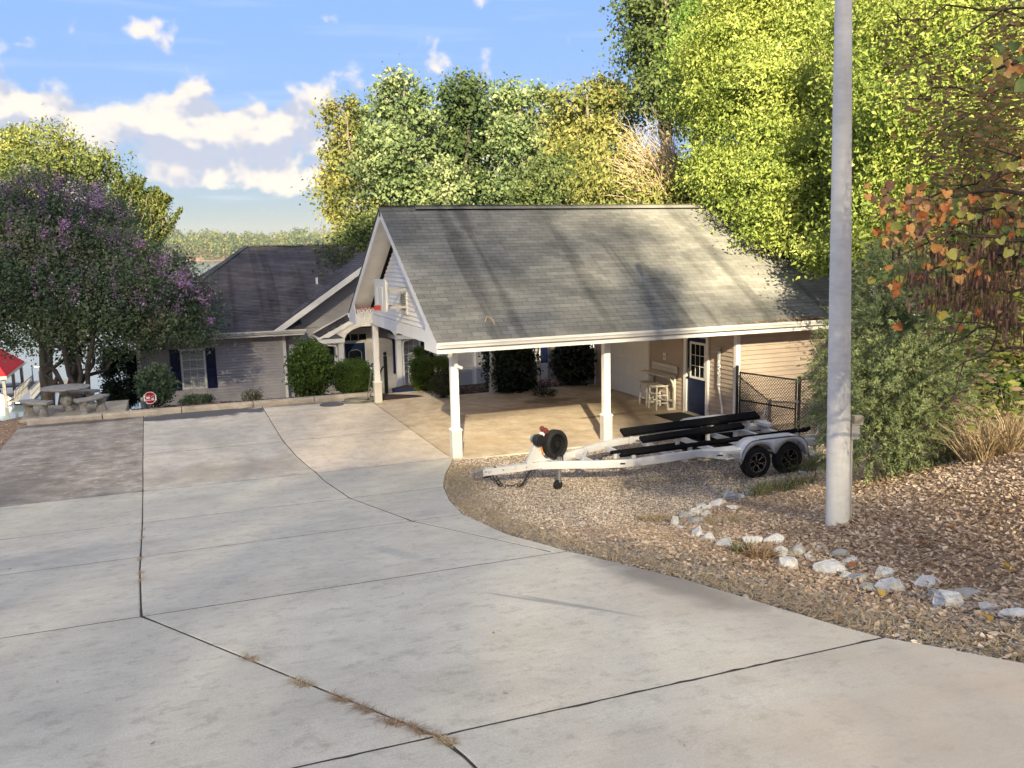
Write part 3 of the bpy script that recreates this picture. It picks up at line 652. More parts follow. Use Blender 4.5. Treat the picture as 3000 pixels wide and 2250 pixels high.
for c in (1,2): part(wfz, 'muntin', MB().box(GL-.058,GL-.0505,1.333+c*.2085,1.347+c*.2085,1.041,1.899), M_white)
for r in (1,2): part(wfz, 'muntin', MB().box(GL-.0585,GL-.0507,1.336,1.964,1.035+r*.2845,1.05+r*.2845), M_white)
part(ed, 'door_handle', MB().disc_axis((GL-.06,2.08,.98),(1,0,0),[(.03,-.012),(.03,.012)],14).disc_axis((GL-.10,2.08,.98),(1,0,0),[(.005,-.02),(.028,-.01),(.03,.01),(.012,.03)],14), M_black, True)
part(ed, 'keypad_lock', MB().bbox(GL-.075,GL-.046,2.045,2.115,1.10,1.24,.008), mat('nickel', [(0.4,0.4,0.38)], rough=.35, metal=.8))
part(G, 'switch_box', MB().box(GL-.045,GL-.026,3.30,3.43,1.30,1.50).box(GL-.05,GL-.0455,3.335,3.395,1.335,1.465), M_white)
part(G, 'light_switch', MB().box(GL-.055,GL-.0505,3.35,3.38,1.36,1.44), M_black)
# roof deck, soffits, fascia
roof = part(G, 'roof', MB().poly([(-OX+.02,-EV,HE-.02),(-OX+.02,YM,HR-.02),(-OX+.02,GD+EV,HE-.02),(-OX+.02,GD+EV,HE-.09),(-OX+.02,YM,HR-.09),(-OX+.02,-EV,HE-.09)],(1,0,0),GR+2*OX-.04), M_underlay)
th = math.atan2(HR-HE, YM+EV); sl_len = math.hypot(HR-HE, YM+EV)
def rakeboard(y0, z0, y1, z1, x, w, t, m):
    d = Vector((0,y1-y0,z1-z0)).normalized(); nrm = Vector((0,-d.z,d.y)); nrm = nrm if nrm.z > 0 else -nrm
    a, b = Vector((x,y0,z0)), Vector((x,y1,z1))
    return MB().poly([a-nrm*.022, b-nrm*.022, b-nrm*(.022+w), a-nrm*(.022+w)], (1,0,0), t)
part(G, 'rake_fascia', rakeboard(-EV-.02,HE-.012,YM,HR,-OX-.012,.165,.03,M_white), M_white)
part(G, 'rake_fascia', rakeboard(GD+EV+.02,HE-.012,YM,HR,-OX-.012,.165,.03,M_white), M_white)
# rake soffits: narrow boards under the overhang, each course a plank
def soffit(y0, y1, flip):
    s = part(G, 'rake_soffit', MB().poly([(-OX+.03,y0,HE-.115),(-OX+.03,YM,HR-.115),(-OX+.03,YM,HR-.13),(-OX+.03,y0,HE-.13)],(1,0,0),OX-.09), M_cream)
    n = 44
    mb = None
    for i in range(n):
        ya = y0+(YM-y0)*i/n; yb = y0+(YM-y0)*(i+.93)/n
        za = HE+(HR-HE)*i/n-.133; zb = HE+(HR-HE)*(i+.93)/n-.133
        part(s, 'soffit_board', MB().poly([(-OX+.03,ya,za),(-OX+.03,yb,zb),(-OX+.03,yb,zb-.008),(-OX+.03,ya,za-.008)],(1,0,0),OX-.09), M_cream)
soffit(-EV+.05, YM, 1); soffit(GD+EV-.05, YM, -1)
# boxed eaves
for y0, y1, yy in ((-EV+.01, .0, -EV), (GD, GD+EV-.01, GD+EV)):
    part(G, 'eave_soffit', MB().box(-OX+.02, GR+OX, min(y0,y1), max(y0,y1), 2.42, 2.44), M_cream)
    part(G, 'eave_fascia', MB().box(-OX+.02, GR+OX, min(yy,yy+(.02 if yy<0 else -.02)), max(yy,yy+(.02 if yy<0 else -.02)), 2.40, 2.60), M_white)
part(G, 'eave_return', MB().poly([(-OX-.008,-EV+.001,2.40),(-OX-.008,.16,2.40),(-OX-.008,.16,2.70),(-OX-.008,-.02,2.98),(-OX-.008,-EV+.001,2.5)],(1,0,0),.03).poly([(-OX+.024,.13,2.40),(-.06,.13,2.40),(-.06,.13,2.70),(-OX+.024,.13,2.70)],(0,1,0),.03), M_white)
part(G, 'eave_return', MB().poly([(-OX-.008,GD+EV-.001,2.40),(-OX-.008,GD-.16,2.40),(-OX-.008,GD-.16,2.70),(-OX-.008,GD+.02,2.98),(-OX-.008,GD+EV-.001,2.5)],(1,0,0),.03).poly([(-OX+.024,GD-.13,2.40),(-.06,GD-.13,2.40),(-.06,GD-.13,2.70),(-OX+.024,GD-.13,2.70)],(0,-1,0),.03), M_white)
# gutters: K-style profile along the eaves
def gutter(parent, x0, x1, y, z, sgn, m=M_white, s=1.0):
    pr = [(0,0),(0,-.125),(.075,-.125),(.085,-.10),(.10,-.075),(.125,-.045),(.125,-.012),(.135,-.012),(.135,0),(.118,0),(.118,-.035),(.07,-.11),(.012,-.115),(.012,0)]
    mb = MB(); n = len(pr)
    mb.add([(x, y+sgn*p*s, z+q*s) for x in (x0,x1) for p, q in pr], [(i,(i+1)%n,n+(i+1)%n,n+i) for i in range(n)]+[tuple(range(n)), tuple(range(2*n-1,n-1,-1))])
    return part(parent, 'gutter', mb, m)
gutter(G, -OX-.02, GR+OX, -EV-.021, 2.645, -1); gutter(G, -OX-.02, GR+OX, GD+EV+.021, 2.645, 1)
part(G, 'downspout_elbow', MB().tube([(-.30,-.80,2.43),(-.29,-.74,2.36),(-.20,-.40,2.29),(-.10,-.17,2.30)],[.05,.055,.055,.05],10), M_cream, True)
# shingles: three-tab strips, lapped; the lower courses one object each, the rest together
EXP, TABW, STRIP = 0.1458, 0.3333, 1.0
def strip_geom(mb, w0, w1, tints):
    """one strip in its own frame: x along, y up the slope, z out of the roof; cut to [w0,w1] of the strip"""
    for t in range(3):
        a, b = max(t*TABW+.004, w0), min((t+1)*TABW-.004, w1)
        if b-a < .02: continue
        mb.add([(a,0,.004),(b,0,.004),(b,EXP+.03,.000),(a,EXP+.03,.000),(a,0,.011),(b,0,.011),(b,EXP+.03,.003),(a,EXP+.03,.003)],
               [(4,5,6,7),(0,1,5,4),(1,2,6,5),(3,0,4,7)], tints[t])
rng = random.Random(4)
strip_protos = []
for k in range(10):
    mb = MB(); strip_geom(mb, 0, STRIP, [rng.random() for _ in range(3)]); strip_protos.append(mb.mesh('shingle'))
    strip_protos[-1].materials.append(M_shingle)
rest = MB(); nind = 0; XR0, XR1 = -OX-.03, GR+OX
cz, cs = math.cos(th), math.sin(th)
def to_roof(x, u, h, side):
    """x along, u up the slope from the eave, h off the deck"""
    y = -EV-.05+u*cz-h*cs; z = HE-.03-.018+u*cs+h*cz+.03
    return (x, y if side == 0 else GD-y, z)
ncourse = int(sl_len/EXP)+1
for side in (0, 1):
    for i in range(ncourse):
        u = i*EXP; x = XR0-((i*0.5*TABW) % STRIP)-(i % 5)*TABW*0.0
        while x < XR1:
            w0 = max(0, XR0-x); w1 = min(STRIP, XR1-x)
            if w1-w0 > .03:
                full = w0 == 0 and w1 == STRIP
                if side == 0 and full and nind < 300 and i < 26:
                    p = to_roof(x, u, .012+rng.uniform(0,.003), 0)
                    o = link('shingle', strip_protos[rng.randrange(10)], None, roof, loc=p); o.rotation_euler = (th, 0, 0); nind += 1
                else:
                    tmp = MB(); strip_geom(tmp, w0, w1, [rng.random() for _ in range(3)])
                    rest.add([to_roof(x+v[0], u+v[1], v[2]+.012, side) for v in tmp.v], tmp.f, 0.5)
                    rest.t[-len(tmp.t):] = tmp.t
            x += STRIP
part(roof, 'shingle_field', rest, M_shingle, kind='stuff')
# ridge: vent strip and cap pieces
part(roof, 'ridge_vent', MB().poly([(.15,YM-.15,HR-.055),(.15,YM,HR+.035),(.15,YM+.15,HR-.055),(.15,YM,HR-.06)],(1,0,0),GR-.3), mat('ridge_vent_black', [(0.012,0.012,0.013)], rough=.6))
x = -OX-.02
while x < GR+OX-.1:
    w = min(.30, GR+OX-x); up = .042 if x > .05 and x < GR else .006
    part(roof, 'ridge_cap', MB().poly([(x,YM-.155,HR-.045+up),(x,YM,HR+.05+up),(x,YM+.155,HR-.045+up),(x,YM+.155,HR-.057+up),(x,YM,HR+.038+up),(x,YM-.155,HR-.057+up)],(1,0,0),w-.004), M_shingle)
    x += .30

# ------------------------------------------------------------------ house
Y1, Y2, HB = 17.8, 18.3, -1.75
H = thing('house', 'grey-sided house with dark hip roof, white gabled porch and navy shutters', 'house', (0, 18, -1.5))
def panel_window(parent, x0, x1, z0, z1, y, shut=(0.36,0.36), cols=3):
    w = part(parent, 'window', MB().box(x0+.06,x1-.06,y-.03,y-.025,z0+.06,z1-.06), M_glass)
    t = .075
    part(w, 'window_frame', MB().box(x0,x1,y-.075,y-.026,z0,z0+t).box(x0,x1,y-.075,y-.026,z1-t,z1).box(x0,x0+t,y-.075,y-.026,z0+t+.001,z1-t-.001).box(x1-t,x1,y-.075,y-.026,z0+t+.001,z1-t-.001), M_white)
    zm = (z0+z1)/2
    part(w, 'sash_rail', MB().box(x0+t,x1-t,y-.068,y-.028,zm-.025,zm+.025), M_white)
    for i in range(1, cols):
        xm = x0+t+(x1-x0-2*t)*i/cols; part(w, 'muntin', MB().box(xm-.009,xm+.009,y-.05,y-.0365,z0+t,z1-t), M_white)
    for za, zb in ((z0+t, zm), (zm, z1-t)):
        part(w, 'muntin', MB().box(x0+t,x1-t,y-.0505,y-.0367,(za+zb)/2-.009,(za+zb)/2+.009), M_white)
    n = int((z1-z0-2*t)/.05)
    bl = MB()
    for i in range(n):
        z = z0+t+.025+i*.05
        if abs(z-zm) > .03: bl.add([(x0+t+.01,y-.034,z-.017),(x1-t-.01,y-.034,z-.017),(x1-t-.01,y-.0305,z+.013),(x0+t+.01,y-.0305,z+.013)], [(0,1,2,3)])
    part(w, 'blinds', bl, mat('blind_white', [(0.62,0.63,0.62)], rough=.5))
    for sgn, wd in zip((-1,1), shut):
        if not wd: continue
        a, c = (x0-.02-wd, x0-.02) if sgn < 0 else (x1+.02, x1+.02+wd)
        s = part(parent, 'shutter', MB().box(a,c,y-.06,y-.026,z0-.01,z1+.01), M_navy)
        for za, zb in ((z0+.07, zm-.05), (zm+.03, z1-.08)):
            part(s, 'shutter_panel', MB().add([(a+.05,y-.0605,za),(c-.05,y-.0605,za),(c-.05,y-.0605,zb),(a+.05,y-.0605,zb),(a+.075,y-.072,za+.03),(c-.075,y-.072,za+.03),(c-.075,y-.072,zb-.03),(a+.075,y-.072,zb-.03)],
                [(4,5,6,7),(0,1,5,4),(1,2,6,5),(2,3,7,6),(3,0,4,7)]), M_navy)
    return w
# left wing
w1 = part(H, 'front_wall', MB().box(-6.9,-1.5,Y1,Y1+.12,HB,1.32), M_sidingh); boards(w1, M_sidingh, (-6.9, Y1-.001), 5.4, HB+.1, 1.28, 'x', -1)
part(H, 'side_wall', MB().box(-6.9,-6.78,Y1+.13,Y1+10,HB,1.32), M_sidingh)
part(H, 'return_wall', MB().box(-1.62,-1.5,Y1+.13,Y2+.1,HB,1.32), M_sidingh)
for xx, yy in ((-6.93, Y1), (-1.56, Y1)):
    part(H, 'corner_trim', MB().box(xx,xx+.11,yy-.036,yy-.0255,HB,1.27).box(xx-.012 if xx<-3 else xx+.099, xx-.001 if xx<-3 else xx+.11, yy-.0254, yy+.09, HB, 1.27), M_white)
panel_window(H, -5.40, -4.50, -.64, .92, Y1, (.36,.36))
# central gable wall
def gable_z(x): return 1.50+.668*(4.35-abs(x-2.4))
w2 = part(H, 'gable_wall', MB().poly([(-1.5,Y2,HB),(6.5,Y2,HB),(6.5,Y2,gable_z(6.4)-.2),(2.4,Y2,gable_z(2.4)-.25),(-1.5,Y2,gable_z(-1.4)-.2)],(0,1,0),.12), M_sidingh)
boards(w2, M_sidingh, (-1.5, Y2-.001), 8.0, HB+.1, 1.45, 'x', -1)
boards(w2, M_sidingh, (-1.5, Y2-.001), 7.8, 1.46, gable_z(2.4)-.35, 'x', -1, (1/.668,1/.668))
w3 = part(H, 'right_wall', MB().box(6.5,16,Y2-.25,Y2-.13,HB,1.3), M_sidingh); boards(w3, M_sidingh, (6.5, Y2-.251), 9.5, HB+.1, 1.25, 'x', -1)
part(H, 'corner_trim', MB().box(6.47,6.58,Y2-.286,Y2-.2755,HB,1.25).box(6.458,6.469,Y2-.275,Y2-.03,HB,1.25), M_white)
panel_window(H, 3.36, 4.18, -.66, .90, Y2, (.36,.36))
panel_window(H, -.50, .20, -.66, .88, Y2, (0,.30), 2)
panel_window(H, 8.70, 9.58, -.62, .90, Y2-.25, (.34,.34))
# front door with surround and transom
DX = -.13
part(H, 'door_surround', MB().box(.62+DX,2.42+DX,Y2-.05,Y2-.0245,-1.35,1.32), M_cream)
fd = part(H, 'front_door', MB().box(1.10+DX,1.92+DX,Y2-.085,Y2-.051,-1.35,.72), M_navyd)
part(fd, 'door_frame', MB().box(.99+DX,1.095+DX,Y2-.11,Y2-.051,-1.35,.725).box(1.925+DX,2.03+DX,Y2-.11,Y2-.051,-1.35,.725).box(.99+DX,2.03+DX,Y2-.11,Y2-.051,.7255,.79), M_white)
arch = [(1.22+.29+.27*math.cos(a), .36+.13*math.sin(a)) for a in np.linspace(0, math.pi, 13)]
ring = [(1.78+DX,-.9)]+[(1.51+DX+.27*math.cos(a), .28+.17*math.sin(a)) for a in np.linspace(0,math.pi,15)]+[(1.24+DX,-.9)]
part(fd, 'oval_glass', MB().poly([(x,Y2-.0855,z) for x,z in ring],(0,-1,0),.004), M_glass)
part(fd, 'glass_trim', MB().tube([(x,Y2-.09,z) for x,z in ring+[ring[0]]],.018,6), mat('grey_trim',[(0.30,0.32,0.34)],rough=.4), True)
tw = part(H, 'transom_window', MB().box(1.02+DX,2.0+DX,Y2-.06,Y2-.0515,.84,1.10), M_glass)
part(tw, 'window_frame', MB().box(.97+DX,2.05+DX,Y2-.1,Y2-.0512,1.101,1.16).box(.97+DX,2.05+DX,Y2-.1,Y2-.0512,.80,.84).box(.97+DX,1.02+DX,Y2-.1,Y2-.0612,.841,1.10).box(2.0+DX,2.05+DX,Y2-.1,Y2-.0612,.841,1.10), M_white)
for xm in (1.35+DX,1.68+DX): part(tw, 'muntin', MB().box(xm-.012,xm+.012,Y2-.08,Y2-.0605,.84,1.10), M_white)
# roofs with shingle courses
def roof_slope(parent, a, b, c, d, name='shingle_course', exp=.13, m=M_shingle_dark, th_=.012, seed=1):
    """lapped courses on the quad a (eave left), b (eave right), c (top right), d (top left)"""
    a, b, c, d = [Vector(v) for v in (a,b,c,d)]; nrm = (b-a).cross(d-a).normalized()
    if nrm.z < 0: nrm = -nrm
    n = max(2, int(((d-a).length+(c-b).length)/2/exp)); R = random.Random(seed); mb = MB()
    for i in range(n):
        t0, t1 = i/n, min(1, (i+1.25)/n)
        p0, p1, q0, q1 = a.lerp(d,t0), b.lerp(c,t0), a.lerp(d,t1), b.lerp(c,t1)
        L_ = (p1-p0).length; k = max(1, int(L_/.5)); off = (i % 3)*.33
        cuts = [0]+[min(1,max(0,(j+off)/k)) for j in range(k+1)]+[1]
        for u0, u1 in zip(cuts[:-1], cuts[1:]):
            if u1-u0 < 1e-4: continue
            A, B = p0.lerp(p1,u0)+nrm*(th_+.012), p0.lerp(p1,u1)+nrm*(th_+.012); C_, D_ = q0.lerp(q1,u1)+nrm*.006, q0.lerp(q1,u0)+nrm*.006
            A0, B0 = p0.lerp(p1,u0)+nrm*.001, p0.lerp(p1,u1)+nrm*.001
            mb.add([A,B,C_,D_,A0,B0], [(0,1,2,3),(4,5,1,0)], R.random())
    return part(parent, name, mb, m, kind='stuff')
EL, EYZ = 1.50, 17.22
ridY, ridZ = 22.8, 4.76
def rz(y): return EL+(y-EYZ)*(ridZ-EL)/(ridY-EYZ)
def rq(mb, *p): return mb.poly([(q[0],q[1],q[2]-.035) for q in p],(0,0,-1),.03)
deck = MB(); VY = 22.2
rq(deck, (-7.32,EYZ,EL),(-1.9,EYZ,EL),(2.4,VY,rz(VY)),(2.4,ridY,ridZ),(-2.3,ridY,ridZ))
rq(deck, (6.4,EYZ+.7,rz(EYZ+.7)),(16.5,EYZ+.7,rz(EYZ+.7)),(16.5,ridY,ridZ),(2.4,ridY,ridZ),(2.4,VY,rz(VY)))
rq(deck, (16.5,28.4,EL),(-7.32,28.4,EL),(-2.3,ridY,ridZ),(16.5,ridY,ridZ)); rq(deck, (-7.32,28.4,EL),(-7.32,EYZ,EL),(-2.3,ridY,ridZ))
mr_ = part(H, 'main_roof', deck, M_underlay)
# left of the centre gable, the strip over the entry side, then the hidden right part
def band_slope(y0, y1, xa, xb, seed):
    roof_slope(mr_, (xa(y0),y0,rz(y0)),(xb(y0),y0,rz(y0)),(xb(y1),y1,rz(y1)),(xa(y1),y1,rz(y1)), seed=seed)
hipx = lambda y: -7.32+(y-EYZ)*(5.02/(ridY-EYZ))
valx = lambda y: -1.95+(y-EYZ)*4.35/(VY-EYZ)
band_slope(EYZ, VY, hipx, valx, 2)
rq(pent := MB(), (-1.9,EYZ,EL),(-.78,EYZ,EL),(-.78,Y2,rz(Y2)-.25),(-1.0,Y2,rz(Y2)-.25))
part(H, 'pent_roof', pent, M_shingle_dark)
band_slope(VY, ridY, hipx, lambda y: 9.0, 13)
roof_slope(mr_, (-7.32,28.4,EL),(-7.32,EYZ,EL),(-2.3,ridY,ridZ),(-2.3,ridY+.01,ridZ), seed=3)
for p, q in (((-7.32,EYZ,EL),(-2.3,ridY,ridZ)), ((-2.3,ridY,ridZ),(8.5,ridY,ridZ))):
    n = 26
    for i in range(n):
        a = Vector(p).lerp(Vector(q), i/n); b = Vector(p).lerp(Vector(q),(i+.98)/n)
        part(mr_, 'ridge_cap', MB().bar(a+Vector((0,0,.035)), b+Vector((0,0,.03)), .24, .03), M_shingle_dark)
part(mr_, 'vent_pipe', MB().lathe((.25,20.0,3.12),[(.045,-.2),(.045,.28)],10), M_white)
part(H, 'eave_soffit', MB().box(-7.3,-.78,EYZ+.03,Y1,1.30,1.33), M_cream)
part(H, 'eave_fascia', MB().box(-7.3,-.78,EYZ,EYZ+.025,1.28,1.47), M_white)
gutter(H, -7.35, -.72, EYZ-.001, 1.50, -1)
part(H, 'pent_return', MB().poly([(-.85,EYZ+.001,1.30),(-.85,Y2-.03,1.30),(-.85,Y2-.03,1.34),(-.85,EYZ+.001,1.34)],(1,0,0),.1), M_white)
# central gable roof: left and right slopes, white rakes
gy0 = EYZ+.03
gr = part(H, 'gable_roof', MB().poly([(-1.93,gy0,gable_z(-1.93)-.01),(2.4,gy0,gable_z(2.4)-.01),(6.73,gy0,gable_z(6.73)-.01),(6.73,gy0,gable_z(6.73)-.07),(2.4,gy0,gable_z(2.4)-.07),(-1.93,gy0,gable_z(-1.93)-.07)],(0,1,0),5.2), M_underlay)
roof_slope(gr, (-1.9,gy0+5.0,gable_z(-1.9)+.0),(-1.9,gy0-.03,gable_z(-1.9)),(2.4,gy0-.03,gable_z(2.4)),(2.4,gy0+5.0,gable_z(2.4)), seed=4)
roof_slope(gr, (6.7,gy0-.03,gable_z(6.7)),(6.7,gy0+5.0,gable_z(6.7)),(2.4,gy0+5.0,gable_z(2.4)),(2.4,gy0-.03,gable_z(2.4)), seed=5)
for s in (-1, 1):
    xe = 2.4+s*4.34; a = Vector((xe,gy0-.02,gable_z(xe)-.015)); b = Vector((2.4,gy0-.02,gable_z(2.4)-.015))
    part(gr, 'rake_fascia', MB().poly([a,b,b+Vector((0,0,-.26)),a+Vector((0,0,-.26))],(0,1,0),.03), M_white)
    part(gr, 'rake_soffit', MB().poly([a+Vector((0,.03,-.10)),b+Vector((0,.03,-.10)),b+Vector((0,.03,-.12)),a+Vector((0,.03,-.12))],(0,1,0),.9), M_cream)
# porch
PF = 16.75
def porch_z(x): return 1.19+.50*(1.99-abs(x-1.73))
pr = part(H, 'porch_roof', MB().poly([(-.24,PF,porch_z(-.24)-.01),(1.73,PF,porch_z(1.73)-.01),(3.70,PF,porch_z(3.70)-.01),(3.70,PF,porch_z(3.70)-.07),(1.73,PF,porch_z(1.73)-.07),(-.24,PF,porch_z(-.24)-.07)],(0,1,0),Y2-PF), M_underlay)
roof_slope(pr, (-.28,Y2,porch_z(-.28)),(-.28,PF-.03,porch_z(-.28)),(1.73,PF-.03,porch_z(1.73)),(1.73,Y2,porch_z(1.73)), seed=6)
roof_slope(pr, (3.74,PF-.03,porch_z(3.74)),(3.74,Y2,porch_z(3.74)),(1.73,Y2,porch_z(1.73)),(1.73,PF-.03,porch_z(1.73)), seed=7)
part(pr, 'flashing', MB().bar((-.28,Y2-.03,porch_z(-.28)+.05),(1.73,Y2-.03,porch_z(1.73)+.05),.02,.06), M_white)
for s in (-1,1):
    xe = 1.73+s*2.0; a = Vector((xe,PF-.02,porch_z(xe)-.012)); b = Vector((1.73,PF-.02,porch_z(1.73)-.012))
    part(pr, 'rake_fascia', MB().poly([a,b,b+Vector((0,0,-.2)),a+Vector((0,0,-.2))],(0,1,0),.03), M_white)
    # boxed return with its own little hipped roof
    x0, x1 = (1.73+s*1.98, 1.73+s*1.02); xa, xb = min(x0,x1), max(x0,x1)
    rb = part(pr, 'eave_return', MB().box(xa,xb,PF-.03,PF+.3,.92,1.10), M_white)
    xm = xa+(xb-xa)*(.45 if s > 0 else .55)
    part(rb, 'return_roof', MB().add([(xa+.03,PF-.05,1.102),(xb-.03,PF-.05,1.102),(xb-.03,PF+.1,1.102),(xa+.03,PF+.1,1.102),(xm,PF+.098,1.36)],[(0,1,4),(1,2,4),(2,3,4),(3,0,4)]), M_shingle_dark)
gx = [-.24+.10]
pts = [(.0,1.10),(.72,1.10)]+[(1.73+1.0*math.cos(a)*-1, 1.02+.52*math.sin(a)) for a in np.linspace(.15, math.pi-.15, 17)]+[(2.74,1.10),(3.46,1.10),(3.3,1.30),(1.73,2.02),(.16,1.30)]
pg = part(pr, 'porch_gable', MB().poly([(x,PF+.06,z) for x,z in pts],(0,1,0),.06), M_cream)
for i in range(6):
    z = 1.28+i*.12; hw = 1.73-(z-1.30)/.47*.98 if z > 1.3 else 1.6
    hw = max(.05, (2.06-z)/.47)
    if z < 1.52:
        c = math.sqrt(max(0,1-((z-1.02)/.52)**2))*1.0+.02
        for s in (-1,1):
            xa, xb = 1.73+s*c, 1.73+s*hw
            part(pg, 'siding_board', MB().box(min(xa,xb),max(xa,xb),PF+.045,PF+.0595,z+.006,z+.116), M_cream)
    else: part(pg, 'siding_board', MB().box(1.73-hw,1.73+hw,PF+.045,PF+.0595,z+.006,z+.116), M_cream)
for xx in (.57, 2.90):
    c = part(H, 'porch_column', MB().bbox(xx-.11,xx+.11,PF+.05,PF+.27,-1.25,.92,.012), M_white)
    part(c, 'column_base', MB().bbox(xx-.14,xx+.14,PF+.02,PF+.30,-1.3,-1.15,.012), M_white)
part(H, 'porch_beam', MB().box(.46,.68,PF+.28,Y2-.03,.90,1.08), M_white)
part(H, 'porch_beam', MB().box(2.79,3.01,PF+.28,Y2-.03,.90,1.08), M_white)
for s in (-1, 1):
    xe = 1.73+s*2.0
    p_ = MB(); prf = [(0,0),(.11*s,0),(.11*s,-.05),(.06*s,-.1),(0,-.1)]
    n = len(prf); p_.add([(xe+a, y, porch_z(xe)-.01+b) for y in (PF-.04, Y2-.03) for a,b in prf], [(i,(i+1)%n,n+(i+1)%n,n+i) for i in range(n)]+[tuple(range(n)),tuple(range(2*n-1,n-1,-1))])
    part(H, 'gutter', p_, M_white)
part(H, 'downspout', MB().tube([(-.30,PF,1.09),(-.28,PF+.04,1.0),(.05,PF+.12,.85),(.36,PF+.17,.80),(.40,PF+.17,.70),(.40,PF+.17,-1.25)],.042,8), M_white, True)
part(H, 'downspout', MB().tube([(3.75,PF,1.09),(3.72,PF+.04,1.0),(3.4,PF+.12,.90),(3.13,PF+.17,.82),(3.09,PF+.17,.70),(3.09,PF+.17,-1.25)],.042,8), M_white, True)

# ------------------------------------------------------------------ boat trailer
M_tw = mat('trailer_white', [(0.70,0.70,0.69),(0.60,0.60,0.59)], rough=0.30, scale=2, spec=.5, coords='object')
M_tyre = mat('tyre_rubber', [(0.010,0.010,0.011),(0.018,0.018,0.018)], rough=0.75, scale=6, coords='object')
M_rim = mat('alloy', [(0.55,0.53,0.50)], rough=0.25, metal=1.0, coords='object')
M_rimd = mat('rim_black', [(0.012,0.012,0.013)], rough=0.35, coords='object')
M_carpet = mat('bunk_carpet', [(0.006,0.006,0.007),(0.014,0.014,0.015)], rough=1.0, scale=60, bump=.6, bscale=300, spec=.05, coords='object')
M_galv = mat('galvanised', [(0.50,0.51,0.52),(0.38,0.39,0.40)], rough=0.38, metal=.85, scale=6, coords='object')
M_roller = mat('red_roller', [(0.13,0.025,0.014)], rough=0.4, coords='object')
M_plast = mat('black_plastic', [(0.015,0.015,0.016)], rough=0.5, coords='object')
TC = -3.35
T = thing('boat_trailer', 'empty white tandem-axle boat trailer with black carpeted bunks on the gravel', 'trailer', (3.0, TC, 0.05))
def rail(s):
    """side rail: out from the tongue, then straight along the side"""
    pts = []
    for x, o, z in ((.62,.05,.50),(1.1,.26,.51),(1.6,.52,.52),(2.1,.72,.54),(2.7,.84,.575),(3.3,.87,.60),(4.2,.87,.60),(5.4,.87,.59),(6.30,.87,.565)):
        pts.append((x, TC-s*o, z))
    # smooth
    P = [np.array(p) for p in pts]; out = []
    for i in range(len(P)-1):
        p0, p1, p2, p3 = P[max(i-1,0)], P[i], P[i+1], P[min(i+2,len(P)-1)]
        for t in np.linspace(0,1,5)[:-1]:
            out.append(.5*((2*p1)+(-p0+p2)*t+(2*p0-5*p1+4*p2-p3)*t*t+(-p0+3*p1-3*p2+p3)*t**3))
    out.append(P[-1]); return out
PR = [(-.035,-.07),(.035,-.07),(.038,-.06),(.038,.06),(.035,.07),(-.035,.07),(-.038,.06),(-.038,-.06)]
for s in (1,-1):
    r = part(T, 'side_rail', MB().sweep(rail(s), PR), M_tw, True)
tongue = part(T, 'tongue', MB().bar((-.55,TC,.485),(.70,TC,.505),.105,.125), M_tw)
part(tongue, 'coupler', MB().poly([(-.74,TC-.045,.44),(-.70,TC-.045,.50),(-.52,TC-.045,.56),(-.52,TC-.045,.43)],(0,1,0),.09), M_galv)
part(tongue, 'latch', MB().lathe((-.30,TC,.548),[(.03,0),(.03,.012),(.012,.014)],12), M_plast)
for xa, xb, zb in ((-.46,-.38,.52),(.02,.12,.54)): part(tongue, 'sticker', MB().box(xa,xb,TC-.0545,TC-.053,.46,zb), mat('sticker', [(0.75,0.74,0.70),(0.45,0.44,0.42)], rough=.4, scale=60, detail=2, contrast=(.45,.55)))
for xx in (-.50,-.16,.30): part(tongue, 'bolt', MB().disc_axis((xx,TC-.053,.50),(0,-1,0),[(.016,0),(.016,.010),(.009,.016)],8), M_galv)
part(tongue, 'swivel_joint', MB().box(.13,.155,TC-.062,TC+.062,.425,.575), M_tw)
# winch post with gusset, winch, bow roller
part(T, 'winch_post', MB().bar((.36,TC,.55),(.62,TC,1.06),.075,.11,(-1,0,.4)), M_tw)
part(T, 'gusset', MB().poly([(.45,TC-.012,.57),(.85,TC-.012,.57),(.70,TC-.012,.62),(.56,TC-.012,.80)],(0,1,0),.024), M_tw)
wn = part(T, 'winch', MB().disc_axis((.53,TC-.10,1.0),(.3,-1,0),[(.10,-.05),(.115,-.03),(.115,.05),(.10,.07)],22), M_plast, True)
part(wn, 'winch_drum', MB().disc_axis((.48,TC-.02,1.02),(.3,-1,0),[(.085,-.02),(.085,.035)],18), M_galv, True)
part(T, 'roller_arm', MB().bar((.60,TC-.05,1.0),(.70,TC-.05,1.17),.02,.05,(1,0,0)).bar((.60,TC+.06,1.0),(.70,TC+.06,1.17),.02,.05,(1,0,0)), M_tw)
for o in (-.08,.08):
    part(T, 'bow_roller', MB().disc_axis((.69,TC+o,1.165),(.25,1,0),[(.02,-.05),(.05,-.046),(.05,-.025),(.03,-.005),(.03,.005),(.05,.025),(.05,.046),(.02,.05)],16), M_roller, True)
part(T, 'winch_strap', MB().bar((.58,TC-.06,.93),(.64,TC-.06,.70),.004,.035,(1,0,0)), mat('strap', [(0.55,0.22,0.10)], rough=.8))
